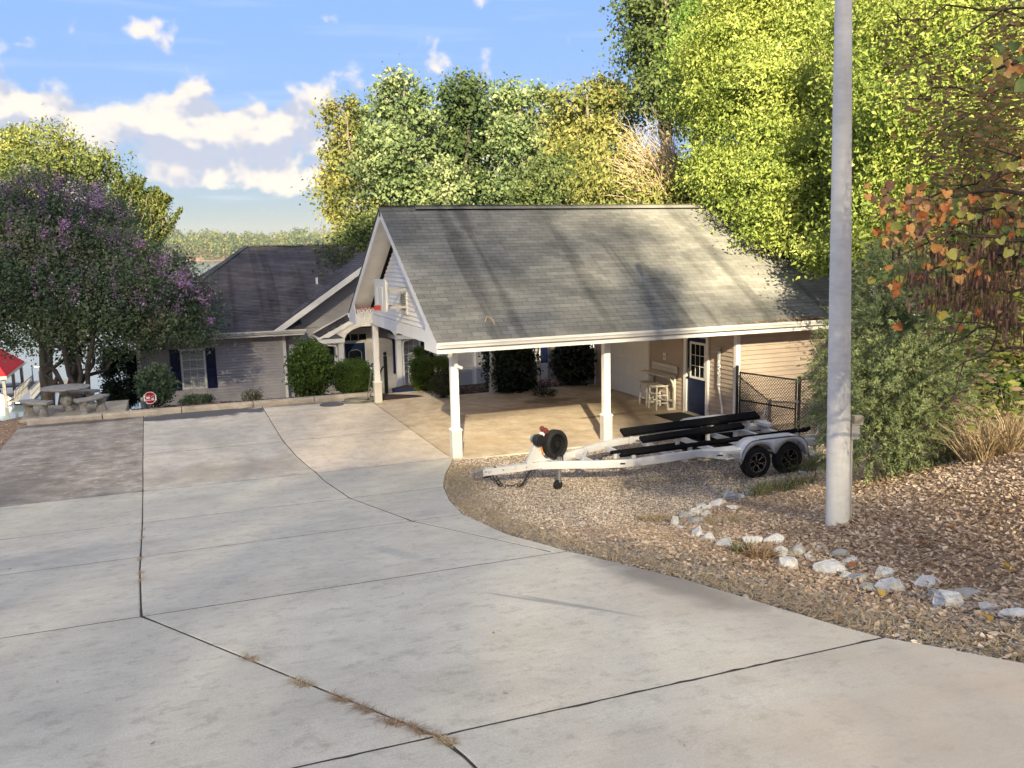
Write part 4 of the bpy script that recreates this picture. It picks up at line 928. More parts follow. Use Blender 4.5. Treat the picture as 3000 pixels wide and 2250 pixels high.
# spare wheel upright on the frame
def tyre_prof(R=.31, w=.20, rim=.19):
    return [(rim,-w*.42),(rim+.03,-w*.5),(R-.05,-w*.5),(R-.012,-w*.40),(R,-w*.28),(R,w*.28),(R-.012,w*.40),(R-.05,w*.5),(rim+.03,w*.5),(rim,w*.42)]
def wheel(parent, c, axis, R=.31, fancy=True, name='wheel'):
    """tyre and spoked rim; axis points outwards"""
    c = Vector(c); ax = Vector(axis).normalized()
    t = MB(); prof = tyre_prof(R)+[(.19,-.084)]
    a = ax.orthogonal().normalized(); b = ax.cross(a); n = 40; vs = []
    for r, z in prof: vs += [c+ax*z+(a*math.cos(2*math.pi*k/n)+b*math.sin(2*math.pi*k/n))*r for k in range(n)]
    t.add(vs, [(i*n+k,i*n+(k+1)%n,(i+1)*n+(k+1)%n,(i+1)*n+k) for i in range(len(prof)-1) for k in range(n)])
    w = part(parent, name, MB().disc_axis(c,ax,[(.186,-.07),(.186,-.02),(.05,.0)],28), M_rimd, True)
    part(w, 'tyre', t, M_tyre, True)
    if fancy:
        lip = MB(); pr2 = [(.178,.086),(.192,.090),(.196,.080),(.180,.070),(.178,.086)]; vs = []
        for r, z in pr2: vs += [c+ax*z+(a*math.cos(2*math.pi*k/n)+b*math.sin(2*math.pi*k/n))*r for k in range(n)]
        lip.add(vs, [(i*n+k,i*n+(k+1)%n,(i+1)*n+(k+1)%n,(i+1)*n+k) for i in range(len(pr2)-1) for k in range(n)])
        part(w, 'rim_lip', lip, M_rim, True)
        def pt(r, ang, z): return c+ax*z+(a*math.cos(ang)+b*math.sin(ang))*r
        for k in range(6):
            t0 = 2*math.pi*k/6
            part(w, 'spoke', MB().bar(pt(.05,t0,.055),pt(.11,t0,.068),.020,.016,ax).bar(pt(.108,t0+.02,.068),pt(.182,t0+.20,.078),.013,.013,ax).bar(pt(.108,t0-.02,.067),pt(.182,t0-.20,.077),.013,.013,ax), M_rim)
        hub = part(w, 'hub_cap', MB().disc_axis(c,ax,[(.045,.03),(.045,.065),(.03,.085),(.012,.09)],16), M_rimd, True)
        for k in range(5):
            p = pt(.062,2*math.pi*(k+.5)/5,.05); part(w, 'lug_nut', MB().disc_axis(p,ax,[(.010,0),(.010,.03)],6), M_galv)
    return w
wheel(T, (.93,TC+.05,.86), (.35,-.94,.05), .275, False, 'spare_wheel')
part(T, 'spare_carrier', MB().bar((.92,TC+.1,.58),(.92,TC+.1,.92),.05,.05,(1,0,0)).disc_axis((.945,TC+.0,.86),(.35,-.94,.05),[(.055,-.01),(.055,.02)],12), M_plast)
# jack with its wheel
jk = part(T, 'jack', MB().lathe((.93,TC-.13,.16),[(.036,0),(.036,.50)],14).lathe((.93,TC-.13,.10),[(.028,0),(.028,.08)],14), M_galv, True)
part(jk, 'jack_cap', MB().lathe((.93,TC-.13,.66),[(.045,0),(.045,.05),(.02,.055)],12), M_plast, True)
part(jk, 'crank', MB().tube([(.955,TC-.13,.69),(1.0,TC-.14,.68),(1.0,TC-.15,.54),(1.03,TC-.20,.52)],.014,6), M_plast, True)
part(jk, 'jack_wheel', MB().disc_axis((.90,TC-.13,.135-.02),(.25,-1,0),[(.02,-.035),(.085,-.035),(.092,-.02),(.092,.02),(.085,.035),(.02,.035)],18), M_tyre, True)
part(jk, 'bracket', MB().box(.88,.98,TC-.10,TC-.06,.44,.58), M_tw)
# cross members
for xx, o, w in ((1.55,.46,.06),(2.35,.76,.07),(3.25,.84,.08),(4.15,.84,.08),(4.95,.84,.08),(5.70,.84,.07),(6.22,.84,.09)):
    part(T, 'crossmember', MB().box(xx-w/2,xx+w/2,TC-o,TC+o,.455,.545), M_tw)
part(T, 'crossmember', MB().bar((1.30,TC-.34,.50),(1.85,TC+.58,.52),.06,.08), M_tw)
# bunks
def bunk(x0, x1, y0, y1, z0, z1, w, h, roll):
    mb = MB().bar((x0,y0,z0),(x1,y1,z1),w,h,(0,math.sin(roll),math.cos(roll)))
    b = part(T, 'bunk', mb, M_carpet)
    for f in (.06,.35,.65,.93):
        x = x0+(x1-x0)*f; y = y0+(y1-y0)*f; z = z0+(z1-z0)*f
        part(b, 'bunk_bracket', MB().box(x-.035,x+.035,y-.03,y+.03,.52,z-h*.45), M_tw)
    return b
bunk(2.75,6.05,TC+.80,TC+.80,.76,.84,.20,.06,-.5)
bunk(2.95,5.35,TC+.36,TC+.36,.68,.75,.18,.06,-.35)
bunk(1.98,3.25,TC-.22,TC-.38,.64,.70,.15,.06,.35)
bunk(1.98,6.15,TC-.62,TC-.74,.68,.80,.17,.06,.5)
# axles, fenders, wheels, steps
for xx in (4.62,5.36): part(T, 'axle', MB().tube([(xx,TC-1.0,.37),(xx,TC+1.0,.37)],.035,10), M_plast, True)
WZ = .375
for s in (1,-1):
    for xx in (4.62,5.36):
        wheel(T, (xx,TC-s*1.10,WZ), (0,-s,0), .315)
    # double-arched fender: top skin and outer skirt
    yo, yi = TC-s*1.235, TC-s*.93; R = .375; arc = []
    top = [(4.20,.43),(4.215,.55),(4.27,.68),(4.36,.78),(4.47,.825),(4.60,.835),(5.38,.835),(5.52,.825),(5.63,.78),(5.72,.68),(5.765,.55),(5.78,.43)]
    mb = MB(); n = len(top)
    mb.add([(x,yo,z) for x,z in top]+[(x,yi,z) for x,z in top], [(i,i+1,n+i+1,n+i) for i in range(n-1)])
    low = []
    for x, z in top:
        pass
    def under(x):
        v = []
        for cx in (4.62,5.36):
            d = x-cx
            if abs(d) < R: v.append(WZ+math.sqrt(R*R-d*d))
        return max(v) if v else .43
    X = np.linspace(4.20,5.78,53); tz = np.interp(X,[p[0] for p in top],[p[1] for p in top])
    uz = [min(under(x), t-.045) if abs(x-4.99) > .0 else under(x) for x, t in zip(X,tz)]
    uz = [max(u, .52) if 4.85 < x < 5.13 else u for u, x in zip(uz, X)]
    k = len(X); mb.add([(x,yo,t) for x,t in zip(X,tz)]+[(x,yo,u) for x,u in zip(X,uz)], [(i,i+1,k+i+1,k+i) for i in range(k-1)])
    fo = part(T, 'fender', mb, M_tw, True)
    fo.modifiers.new('thick','SOLIDIFY').thickness = .018
    part(fo, 'fender_tread', MB().box(4.62,5.36,min(yo,yi)+.03,max(yo,yi)-.03,.8365,.843), mat('grip_grey', [(0.52,0.52,0.51)], rough=.8, scale=80, coords='object'))
    st = part(T, 'step_box', MB().add([(3.40,TC-s*.91,.68),(4.30,TC-s*.91,.68),(4.30,TC-s*1.17,.66),(3.95,TC-s*1.17,.66),(3.40,TC-s*.915,.56),(4.30,TC-s*.91,.52),(4.30,TC-s*1.17,.50),(3.95,TC-s*1.17,.50)],
        [(0,1,2,3),(4,7,6,5),(0,3,7,4),(3,2,6,7),(1,5,6,2),(0,4,5,1)]), M_tw)
    if s == 1:
        part(st, 'marker_light', MB().bar((3.76,TC-1.10,.585),(3.86,TC-1.145,.585),.008,.025), M_plast)
def text_mesh(body, size, depth=0.002, bold=0.0):
    c = bpy.data.curves.new('t','FONT'); c.body = body; c.size = size; c.extrude = depth; c.offset = bold; c.align_x = 'CENTER'; c.align_y = 'CENTER'
    o = bpy.data.objects.new('t', c); COL.objects.link(o); dg = bpy.context.evaluated_depsgraph_get()
    me = bpy.data.meshes.new_from_object(o.evaluated_get(dg)); bpy.data.objects.remove(o); me.name = 'lettering'; me.materials.clear()
    return me
lt = link('lettering', text_mesh('malibu', .13), mat('emboss_grey', [(0.50,0.50,0.49)], rough=.4), T)
lt.location = (4.13-3.0, -1.1755, .575-.05); lt.rotation_euler = (math.pi/2,0,0); lt.scale = (1.0,1,1)
# rear corner brackets, guide pole stubs, lights
for s in (1,-1):
    part(T, 'rear_bracket', MB().poly([(6.02,TC-s*.87,.64),(6.30,TC-s*.87,.64),(6.30,TC-s*.60,.60),(6.15,TC-s*.60,.60)],(0,0,1),.06).bar((6.22,TC-s*.83,.60),(6.45,TC-s*.60,.33),.06,.08), M_tw)
    part(T, 'guide_stub', MB().tube([(6.18,TC-s*.85,.60),(6.28,TC-s*.87,.80),(6.34,TC-s*.88,.98)],.022,8), M_galv, True)
    part(T, 'tail_light', MB().box(6.302,6.33,TC-s*.84-.05,TC-s*.84+.05,.52,.58), M_roller)
for xx in (1.95,): part(T, 'marker_light', MB().bar((xx-.04,TC-.715,.54),(xx+.05,TC-.745,.54),.012,.028), M_plast)
# chains and coiled brake cable under the tongue
cb = MB(); P = []
for i in range(150):
    t = i/149; x = -.38+t*.85; sag = .30*math.sin(math.pi*min(1,t*1.05))**.8
    P.append((x+.045*math.cos(i*.62), TC-.03+.045*math.sin(i*.62), max(.075,.40-sag*(.85 if t<.75 else .6)+.03*math.sin(i*.62))))
cb.tube(P, .006, 5)
part(T, 'coiled_cable', cb, M_plast, True)
ch = MB()
for q, (xa, xb, d) in enumerate(((-.36,.42,.36),(-.30,.35,.34))):
    pts = [(xa+(xb-xa)*t, TC+.03*(1-2*q), .41-d*(1-(2*t-1)**2)*.98) for t in np.linspace(0,1,24)]
    ch.tube([(x,y,max(z,.075)) for x,y,z in pts], .010, 5)
part(T, 'safety_chain', ch, M_plast)
part(T, 'plug', MB().tube([(-.52,TC-.03,.40),(-.40,TC-.02,.41)],.028,8), M_plast, True)

# ------------------------------------------------------------------ steel pole with meter box
pb = np.array([1.36,-10.46]); pz = gz(*pb)
M_steel = mat('galvanised_pole', [(0.62,0.615,0.59),(0.71,0.705,0.68),(0.76,0.755,0.73)], rough=0.6, metal=.0, scale=1.6, stretch=(3,3,9), bump=.08, bscale=20, contrast=(.3,.7))
PO = thing('steel_pole', 'tall tapered galvanised steel pole rising from the leaf-covered bank', 'pole', (pb[0],pb[1],pz))
rd = Vector((_r[0],_r[1],0)).normalized()
def tilt(z): return Vector((pb[0],pb[1],pz+z))-rd*(.024*z)
sh_ = part(PO, 'shaft', MB().tube([tilt(z) for z in (-.3,.6,2.8,6.5,8.0,8.06)],[.134,.130,.115,.082,.072,.03],36), M_steel, True)
part(sh_, 'weld_seam', MB().tube([tilt(z)+Vector((-rd.y,rd.x,0))*-(r*.99) for z, r in ((.0,.132),(.6,.130),(2.8,.115),(6.5,.082),(7.9,.072))],.004,5), M_steel, True)
rd = Vector((_r[0],_r[1],0)).normalized()
bxp = Vector((pb[0],pb[1],0))+rd*.150
M_putty = mat('meter_box_grey', [(0.45,0.44,0.40),(0.38,0.37,0.34)], rough=.5, scale=6)
bx_ = part(PO, 'outlet_box', MB().bar(bxp+Vector((0,0,pz+1.02)),bxp+Vector((0,0,pz+1.20)),.10,.09,rd), M_putty)
part(bx_, 'box_cover', MB().bar(bxp+rd*.02+Vector((0,-.02,pz+1.19)),bxp+rd*.02+Vector((0,-.02,pz+1.29)),.09,.10,rd), mat('cover_tan',[(0.50,0.44,0.33)],rough=.5))
part(PO, 'conduit', MB().tube([bxp+Vector((0,0,pz-.1)),bxp-rd*.024+Vector((0,0,pz+1.02))],.014,8), M_putty, True)

# ------------------------------------------------------------------ chain-link gate and fence by the garage corner
M_chain = mat('black_vinyl', [(0.010,0.010,0.011)], rough=.45)
gp0 = Vector((7.20,-.16,0)); gp1 = Vector((7.63,-1.95,0)); gp2 = Vector((9.6,-2.9,0.1))
FZ = 1.42
def mesh_panel(parent, a, b, z0, z1):
    mb = MB(); d = (b-a); Lg = d.length; d.normalize(); pitch = .075; h = z1-z0
    n = int((Lg+h)/pitch)
    def clip(u0, s_):
        # line u = u0 + s*(z) inside panel
        za, zb = 0.0, h; ua, ub = u0, u0+s_*h
        pts = []
        for zz in np.linspace(0,h,2): pass
        lo, hi = (0.0, h)
        if s_ > 0: lo = max(lo, -u0); hi = min(hi, Lg-u0)
        else: lo = max(lo, u0-Lg); hi = min(hi, u0)
        return (lo, hi) if hi-lo > .02 else None
    for i in range(-int(h/pitch)-1, int(Lg/pitch)+int(h/pitch)+2):
        for s_ in (1,-1):
            c = clip(i*pitch, s_)
            if c is None: continue
            p = a+d*(i*pitch+s_*c[0])+Vector((0,0,z0+c[0])); q = a+d*(i*pitch+s_*c[1])+Vector((0,0,z0+c[1]))
            mb.tube([p,q],.0058,3,False)
    return part(parent, 'chain_link_mesh', mb, M_chain, kind='stuff')
GT = thing('chain_link_gate', 'black chain-link gate standing at the garage corner behind the trailer', 'gate', gp0)
part(GT, 'hinge_post', MB().tube([gp0+Vector((0,0,-.1)),gp0+Vector((0,0,FZ+.1))],.035,12), M_chain, True)
part(GT, 'post_cap', MB().lathe(gp0+Vector((0,0,FZ+.1)),[(.04,0),(.04,.02),(.02,.05)],12), M_chain, True)
g0 = gp0+(gp1-gp0).normalized()*.09; g1 = gp1-(gp1-gp0).normalized()*.09
for p in (g0,g1): part(GT, 'gate_stile', MB().tube([p+Vector((0,0,.06)),p+Vector((0,0,FZ))],.021,10), M_chain, True)
for z in (.06,.72,FZ-.02): part(GT, 'gate_rail', MB().tube([g0+Vector((0,0,z)),g1+Vector((0,0,z))],.019,10), M_chain, True)
mesh_panel(GT, g0, g1, .08, FZ-.02)
part(GT, 'latch', MB().box(gp1.x-.05,gp1.x+.05,gp1.y-.02,gp1.y+.1,.88,.94), M_galv)
FN = thing('chain_link_fence', 'black chain-link fence running from the gate into the cedar', 'fence', gp1)
part(FN, 'post', MB().tube([gp1+Vector((0,0,-.1)),gp1+Vector((0,0,FZ+.06))],.036,12), M_chain, True)
part(FN, 'post', MB().tube([gp2+Vector((0,0,-.1)),gp2+Vector((0,0,FZ+.06))],.036,12), M_chain, True)
part(FN, 'top_rail', MB().tube([gp1+Vector((0,0,FZ)),gp2+Vector((0,0,FZ))],.019,10), M_chain, True)
mesh_panel(FN, gp1, gp2, .06, FZ)

# ------------------------------------------------------------------ bar table, stools, mat, tube by the side wall
M_wood = mat('white_wash_wood', [(0.66,0.63,0.55),(0.58,0.55,0.47)], rough=.6, scale=6, stretch=(6,1,6))
bx0 = GL-.036
BT = thing('bar_table', 'white slatted-back wall bar table beside the garage side door', 'table', (bx0-.2,3.3,0))
part(BT, 'table_top', MB().bbox(bx0-.43,bx0-.03,2.66,3.98,.93,.965,.008), M_wood)
for z in (.985,1.10): part(BT, 'back_slat', MB().bbox(bx0-.035,bx0-.002,2.64,4.0,z,z+.105,.006), M_wood)
for y in (2.72,3.92):
    part(BT, 'leg', MB().bbox(bx0-.10,bx0-.037,y-.04,y+.04,0,.928,.006), M_wood)
    part(BT, 'curved_bracket', MB().sweep([(bx0-.10-.26*(1-math.cos(a)),y,.62+.30*math.sin(a)) for a in np.linspace(0,math.pi/2,8)],[(-.02,-.02),(.02,-.02),(.02,.02),(-.02,.02)]), M_wood)
    part(BT, 'foot', MB().bbox(bx0-.30,bx0-.10,y-.03,y+.03,0,.05,.006), M_wood)
part(BT, 'stretcher', MB().box(bx0-.085,bx0-.055,2.762,3.878,.20,.26), M_wood)
def stool(y, x, lab):
    S = thing('bar_stool', lab, 'stool', (x,y,0), 0, 'white bar stools at the wall table')
    w, d, h = .22, .17, .64
    mb = MB(); n = 10
    top = [((-w+2*w*i/n), .64+.035*((2*i/n-1)**2)) for i in range(n+1)]
    mb.add([(sx*(d+.02), u, z) for sx in (-1,1) for u, z in top]+[(sx*(d+.02), u, z-.03) for sx in (-1,1) for u, z in top],
        [(i,i+1,n+2+i,n+1+i) for i in range(n)]+[(2*(n+1)+i,3*(n+1)+i,3*(n+1)+i+1,2*(n+1)+i+1) for i in range(n)]+[(i,2*(n+1)+i,2*(n+1)+i+1,i+1) for i in range(n)]+[(n+1+i,n+2+i,3*(n+1)+i+1,3*(n+1)+i) for i in range(n)]+[(0,n+1,3*(n+1),2*(n+1)),(n,3*n+2,4*n+3,2*n+1)])
    part(S, 'seat', mb, M_wood, local=True)
    for sx in (-1,1):
        for sy in (-1,1):
            part(S, 'leg', MB().bar((sx*d*1.06,sy*w*.95,0),(sx*d*.92,sy*w*.85,.62),.036,.036,(1,0,0)), M_wood, local=True)
    for z in (.18,.40):
        for sx in (-1,1): part(S, 'stretcher', MB().bar((sx*d*1.02,-w*.9,z+.05),(sx*d*1.02,w*.9,z+.05),.02,.03), M_wood, local=True)
        for sy in (-1,1): part(S, 'stretcher', MB().bar((-d*1.02,sy*w*.92,z),(d*1.02,sy*w*.92,z),.02,.03), M_wood, local=True)
stool(3.66, bx0-.34, 'white saddle-seat bar stool nearer the garage door')
stool(3.02, bx0-.40, 'white saddle-seat bar stool nearer the blue side door')
tag(link('door_mat', MB().bbox(GL-1.02,GL-.17,1.16,2.24,.0,.014,.01).mesh('door_mat'), mat('black_mat', [(0.010,0.010,0.010),(0.02,0.02,0.02)], rough=.95, scale=40)), 'black rubber mat on the floor before the blue side door', 'door mat')
ST = thing('hanging_tube', 'grey printed cardboard tube hung on siding with white pipe below', 'tube', (GL-.08,.62,0))
part(ST, 'tube_body', MB().lathe((GL-.085,.62,.92),[(.045,0),(.045,1.0)],14), mat('tube_grey', [(0.36,0.37,0.38),(0.30,0.31,0.32)], rough=.5), True)
for z in (.98,1.80): part(ST, 'band', MB().lathe((GL-.085,.62,z),[(.047,0),(.047,.03)],14), M_white, True)
part(ST, 'printed_label', MB().lathe((GL-.085,.62,1.18),[(.0465,0),(.0465,.42)],14), mat('scribble_label', [(0.12,0.12,0.13),(0.72,0.72,0.70)], rough=.5, scale=26, detail=2, contrast=(.46,.54)), True)
part(ST, 'white_pipe', MB().tube([(GL-.085,.62,.93),(GL-.10,.44,.40),(GL-.14,.36,.05)],.022,8), M_white, True)

# ------------------------------------------------------------------ basketball hoop
HX, HY = -.70, 3.75
HP = thing('basketball_hoop', 'white basketball backboard with red rim and net on the gable end', 'basketball hoop', (HX,HY,3.0))
M_board = mat('board_white', [(0.74,0.73,0.68),(0.68,0.67,0.62)], rough=.4, scale=2)
def rrect(cy, cz, hw, hh, r, n=5):
    out = []
    for sx, sz, a0 in ((1,1,0),(-1,1,90),(-1,-1,180),(1,-1,270)):
        for i in range(n+1):
            a = math.radians(a0+90*i/n); out.append((cy+sx*(hw-r)+r*math.cos(a), cz+sz*(hh-r)+r*math.sin(a)))
    return out
bb = part(HP, 'backboard', MB().poly([(HX-.02,y,z) for y,z in rrect(HY,3.41,.62,.40,.10)],(1,0,0),.05), M_board)
part(bb, 'board_back_rim', MB().poly([(HX+.031,y,z) for y,z in rrect(HY,3.41,.60,.38,.10)],(1,0,0),.02), M_basewrap)
part(bb, 'shooter_square', MB().tube([(HX-.022,HY-.3,3.18),(HX-.022,HY-.3,3.62),(HX-.022,HY+.3,3.62),(HX-.022,HY+.3,3.18),(HX-.022,HY-.3,3.18)],.008,4), M_cream)
RX, RZ_ = HX-.40, 3.10
part(HP, 'rim', MB().tube([(RX+.23*math.cos(a),HY+.23*math.sin(a),RZ_) for a in np.linspace(0,2*math.pi,33)],.010,6,False), mat('rim_red',[(0.45,0.05,0.03)],rough=.45), True)
part(HP, 'rim_bracket', MB().box(HX-.17,HX-.0205,HY-.06,HY+.06,RZ_-.05,RZ_+.06), mat('rim_red',[(0,0,0)]))
net = MB(); K = 14
def npnt(k, t): 
    r = .225-.115*min(1,t*1.25)+.02*max(0,t-.8); return (RX+r*math.cos(2*math.pi*k/K), HY+r*math.sin(2*math.pi*k/K), RZ_-.44*t)
for k in range(K):
    for s_ in (-1,1):
        net.tube([npnt(k+s_*.5*j, j/7) for j in range(8)], .010, 4, False)
part(HP, 'net', net, mat('net_white',[(0.72,0.70,0.64)],rough=.8))
for z in (3.08,3.50): part(HP, 'wall_bracket', MB().box(HX+.052,-.115,HY-.30,HY-.24,z,z+.06).box(HX+.052,-.115,HY+.24,HY+.30,z,z+.06), M_basewrap)

# ------------------------------------------------------------------ handrails, planter, hose, manhole
M_rail = mat('black_rail', [(0.008,0.009,0.010)], rough=.35)
def handrail(x, y, lab):
    h = thing('handrail', lab, 'handrail', (x,y,0), 0, 'black handrails at the entry steps')
    part(h, 'newel_post', MB().bbox(x-.052,x+.052,y-.052,y+.052,-.25,1.20,.008), M_rail)
    part(h, 'finial', MB().lathe((x,y,1.19),[(.03,0),(.022,.02),(.045,.04),(.06,.075),(.06,.10),(.045,.135),(.015,.15)],14), M_rail, True)
    part(h, 'rail', MB().tube([(x,y+.05,.83),(x,y+.35,.82),(x,y+.48,.76),(x,y+1.9,-.05),(x,y+2.0,-.2)],.026,8), M_rail, True)
    part(h, 'lower_post', MB().box(x-.03,x+.03,y+1.86,y+1.92,-1.25,-.06), M_rail)
handrail(.60,9.27,'black newel post and handrail beside the hose and carport post')
handrail(2.14,9.36,'black newel post and handrail in front of the trimmed round shrub')
PLN = thing('planter_box', 'low blue planter trough at the foot of the porch column', 'planter', (1.30,9.55,-.25))
part(PLN, 'trough', MB().poly([(.92,9.45,-.25),(1.66,9.45,-.25),(1.72,9.40,.10),(.86,9.40,.10)],(0,1,0),.26), mat('blue_trough',[(0.015,0.03,0.09)],rough=.5))
part(PLN, 'soil', MB().add([(.89,9.42,.101),(1.69,9.42,.101),(1.69,9.64,.101),(.89,9.64,.101),(1.29,9.53,.19)],[(0,1,4),(1,2,4),(2,3,4),(3,0,4)]), mat('potting_soil',[(0.03,0.02,0.014)],rough=1))
rg = random.Random(8)
hp = []; hc = Vector((-.52,8.12,0))
for i in range(330):
    a = i*.21; r = .36+.10*math.sin(i*.037)+.05*math.sin(i*.11+1); z = .022+.10*abs(math.sin(i*.0093))*(.5+.5*math.sin(i*.021))
    hp.append((hc.x+r*math.cos(a)+.04*math.sin(i*.05), hc.y+.72*r*math.sin(a), z))
hp += [(hc.x+.30,hc.y+.20,.10),(-.15,8.35,.35),(-.06,8.42,.75),(-.02,8.45,.98)]
HS = thing('garden_hose', 'coiled grey garden hose with its end hooked up by the carport post', 'hose', hc)
part(HS, 'hose_coil', MB().tube(hp, .016, 6), mat('hose_grey',[(0.13,0.13,0.12),(0.20,0.20,0.18)],rough=.5), True)
part(HS, 'nozzle', MB().tube([(-.02,8.45,.97),(.0,8.46,1.06),(.07,8.47,1.12)],[.02,.03,.022],8), mat('nozzle_blue',[(0.02,0.06,0.14)],rough=.4), True)
part(HS, 'coupling', MB().tube([(-.035,8.44,.93),(-.02,8.45,.98)],.024,8), M_white, True)
tag(link('manhole_cover', MB().lathe((-1.36,8.0,-.01),[(.36,0),(.36,.022),(.35,.03),(.02,.032)],36).mesh('manhole_cover'), mat('cover_grey',[(0.09,0.09,0.095),(0.13,0.13,0.13)],rough=.7,scale=12)), 'round dark cover set in the court near the kerb', 'manhole cover')

# ------------------------------------------------------------------ alarm company sign
sp = on_y(*s2d(1296/2.949, 900+784/2.949), 9.42); sz = gz(sp[0], 9.42)
SG = thing('yard_sign', 'red and white octagonal CPI yard sign by the house corner', 'sign', (sp[0],9.42,sz))
def octa(r, y): return [(sp[0]+r*math.cos(math.radians(22.5+45*i)), y, sp[2]+r*math.sin(math.radians(22.5+45*i))) for i in range(8)]
M_red = mat('sign_red',[(0.42,0.012,0.02)],rough=.4); M_sw = mat('sign_white',[(0.80,0.78,0.76)],rough=.4)
part(SG, 'face_border', MB().poly(octa(.19,9.42),(0,1,0),.008), M_sw)
part(SG, 'face', MB().poly(octa(.172,9.4185),(0,1,0),.0013), M_red)
part(SG, 'white_band', MB().box(sp[0]-.160,sp[0]+.160,9.4165,9.418,sp[2]-.075,sp[2]+.075), M_sw)
tx = link('lettering', text_mesh('CPI', .175, .001, .007), M_red, SG); tx.location = (0,-.0052,sp[2]-sz); tx.rotation_euler = (math.pi/2,0,0); tx.scale = (1.12,1,1)
for v in tx.data.vertices: pass
part(SG, 'stake', MB().tube([(sp[0],9.435,sz-.15),(sp[0],9.435,sp[2]-.05)],.012,8), M_galv, True)

# ------------------------------------------------------------------ concrete picnic table and benches
M_cast = mat('cast_concrete', [(0.20,0.19,0.17),(0.30,0.285,0.26),(0.36,0.345,0.31)], rough=.9, scale=7, bump=.3, bscale=60)
tb = on_y(*s2d(585/2.949, 900+915/2.949), 10.15)
PT = thing('concrete_table', 'round cast concrete garden table on a fluted urn pedestal', 'table', (tb[0],10.15,.10))
tcx, tcy = tb[0], 10.15
part(PT, 'table_top', MB().lathe((tcx,tcy,.72),[(.55,0),(.63,.015),(.665,.045),(.66,.07),(.30,.082),(.29,.09),(.02,.092)],40), M_cast, True)
ped = MB(); n = 40; prof = [(.20,0),(.20,.05),(.15,.08),(.10,.14),(.12,.18),(.16,.24),(.175,.31),(.155,.39),(.11,.46),(.095,.50),(.10,.56),(.17,.62),(.19,.64)]
vs = []
for r, z in prof:
    for k_ in range(n):
        f = 1-(.07*abs(math.sin(k_*math.pi/5)) if .16 < z < .45 else 0) if False else 1-(.06*(k_ % 4 == 0) if .16 < z < .45 else 0)
        a = 2*math.pi*k_/n; vs.append((tcx+r*f*math.cos(a), tcy+r*f*math.sin(a), .08+z))
ped.add(vs, [(i*n+k_,i*n+(k_+1)%n,(i+1)*n+(k_+1)%n,(i+1)*n+k_) for i in range(len(prof)-1) for k_ in range(n)]+[tuple(range(n-1,-1,-1)),tuple(range((len(prof)-1)*n,len(prof)*n))])
part(PT, 'pedestal', ped, M_cast, True)
def bench(ang, lab, span=.52, rad=1.02):
    cx_, cy_ = tcx+rad*math.cos(ang)*.95, tcy+rad*math.sin(ang)
    B = thing('concrete_bench', lab, 'bench', (cx_,cy_,.10), 0, 'curved concrete benches round the garden table')
    A = np.linspace(ang-span, ang+span, 13); r0, r1 = rad-.19, rad+.17
    vs = []
    for z, e in ((.36,.0),(.385,.015),(.42,.015),(.44,0)):
        for a in A: vs.append((tcx+(r0-e)*math.cos(a), tcy+(r0-e)*math.sin(a), .10+z))
        for a in A[::-1]: vs.append((tcx+(r1+e)*math.cos(a), tcy+(r1+e)*math.sin(a), .10+z))
    k = len(A)*2; fs = [(i*k+j,i*k+(j+1)%k,(i+1)*k+(j+1)%k,(i+1)*k+j) for i in range(3) for j in range(k)]
    fs += [(3*k+j,3*k+j+1,4*k-2-j,4*k-1-j) for j in range(len(A)-1)]+[(j+1,j,k-1-j,k-2-j) for j in range(len(A)-1)]
    part(B, 'seat', MB().add(vs, fs), M_cast)
    for s in (-1,1):
        a = ang+s*span*.62; c = Vector((tcx+rad*math.cos(a), tcy+rad*math.sin(a), .10)); d = Vector((math.cos(a),math.sin(a),0)); t = Vector((-d.y,d.x,0))
        mb = MB(); prof = [(.15,.09,0),(.15,.09,.05),(.12,.075,.07),(.14,.085,.11),(.11,.07,.18),(.10,.065,.22),(.13,.08,.27),(.15,.09,.31),(.14,.085,.358)]
        vs = []
        for u, v, z in prof:
            for q in range(12):
                an = 2*math.pi*q/12; cc, ss = math.cos(an), math.sin(an)
                sx = math.copysign(abs(cc)**.6,cc); sy = math.copysign(abs(ss)**.6,ss)
                vs.append(c+d*u*sx+t*v*sy+Vector((0,0,z)))
        mb.add(vs, [(i*12+q,i*12+(q+1)%12,(i+1)*12+(q+1)%12,(i+1)*12+q) for i in range(len(prof)-1) for q in range(12)]+[tuple(range(11,-1,-1)),tuple(range(96,108))])
        part(B, 'support', mb, M_cast, True)
bench(math.radians(222),'curved concrete bench left of the garden table, nearest the kerb end')
bench(math.radians(-42),'curved concrete bench right of the garden table, facing the kerb')
bench(math.radians(75),'curved concrete bench behind the garden table towards the lake')

# ------------------------------------------------------------------ dock, boats, shore things at the left
M_redroof = mat('red_metal_roof',[(0.50,0.02,0.025),(0.42,0.015,0.02)],rough=.75,scale=1,spec=.1)
M_post = mat('dock_post',[(0.12,0.12,0.115),(0.17,0.165,0.155)],rough=.8,scale=3)
dz = LAKE
DK_ = thing('boat_dock', 'red-roofed boat dock on the lake beyond the lawn', 'dock', (-24.0,76.0,dz))
dx0, dx1, dy0, dy1 = -31.0, -20.0, 72.5, 83.0
part(DK_, 'deck', MB().box(dx0,dx1+.6,dy1,dy1+2.2,dz+.45,dz+.6), M_post)
for i in range(12): part(DK_, 'deck_plank', MB().box(dx1+.15,dx1+1.4,dy0+i*.9,dy0+i*.9+.86,dz+.46,dz+.56), M_post)
for xx in (dx0,dx1):
    for yy in (dy0,(dy0+dy1)/2,dy1): part(DK_, 'dock_post', MB().box(xx-.13,xx+.13,yy-.13,yy+.13,dz-1,dz+2.9), M_post)
rz0 = dz+2.9; xm = (dx0+dx1)/2
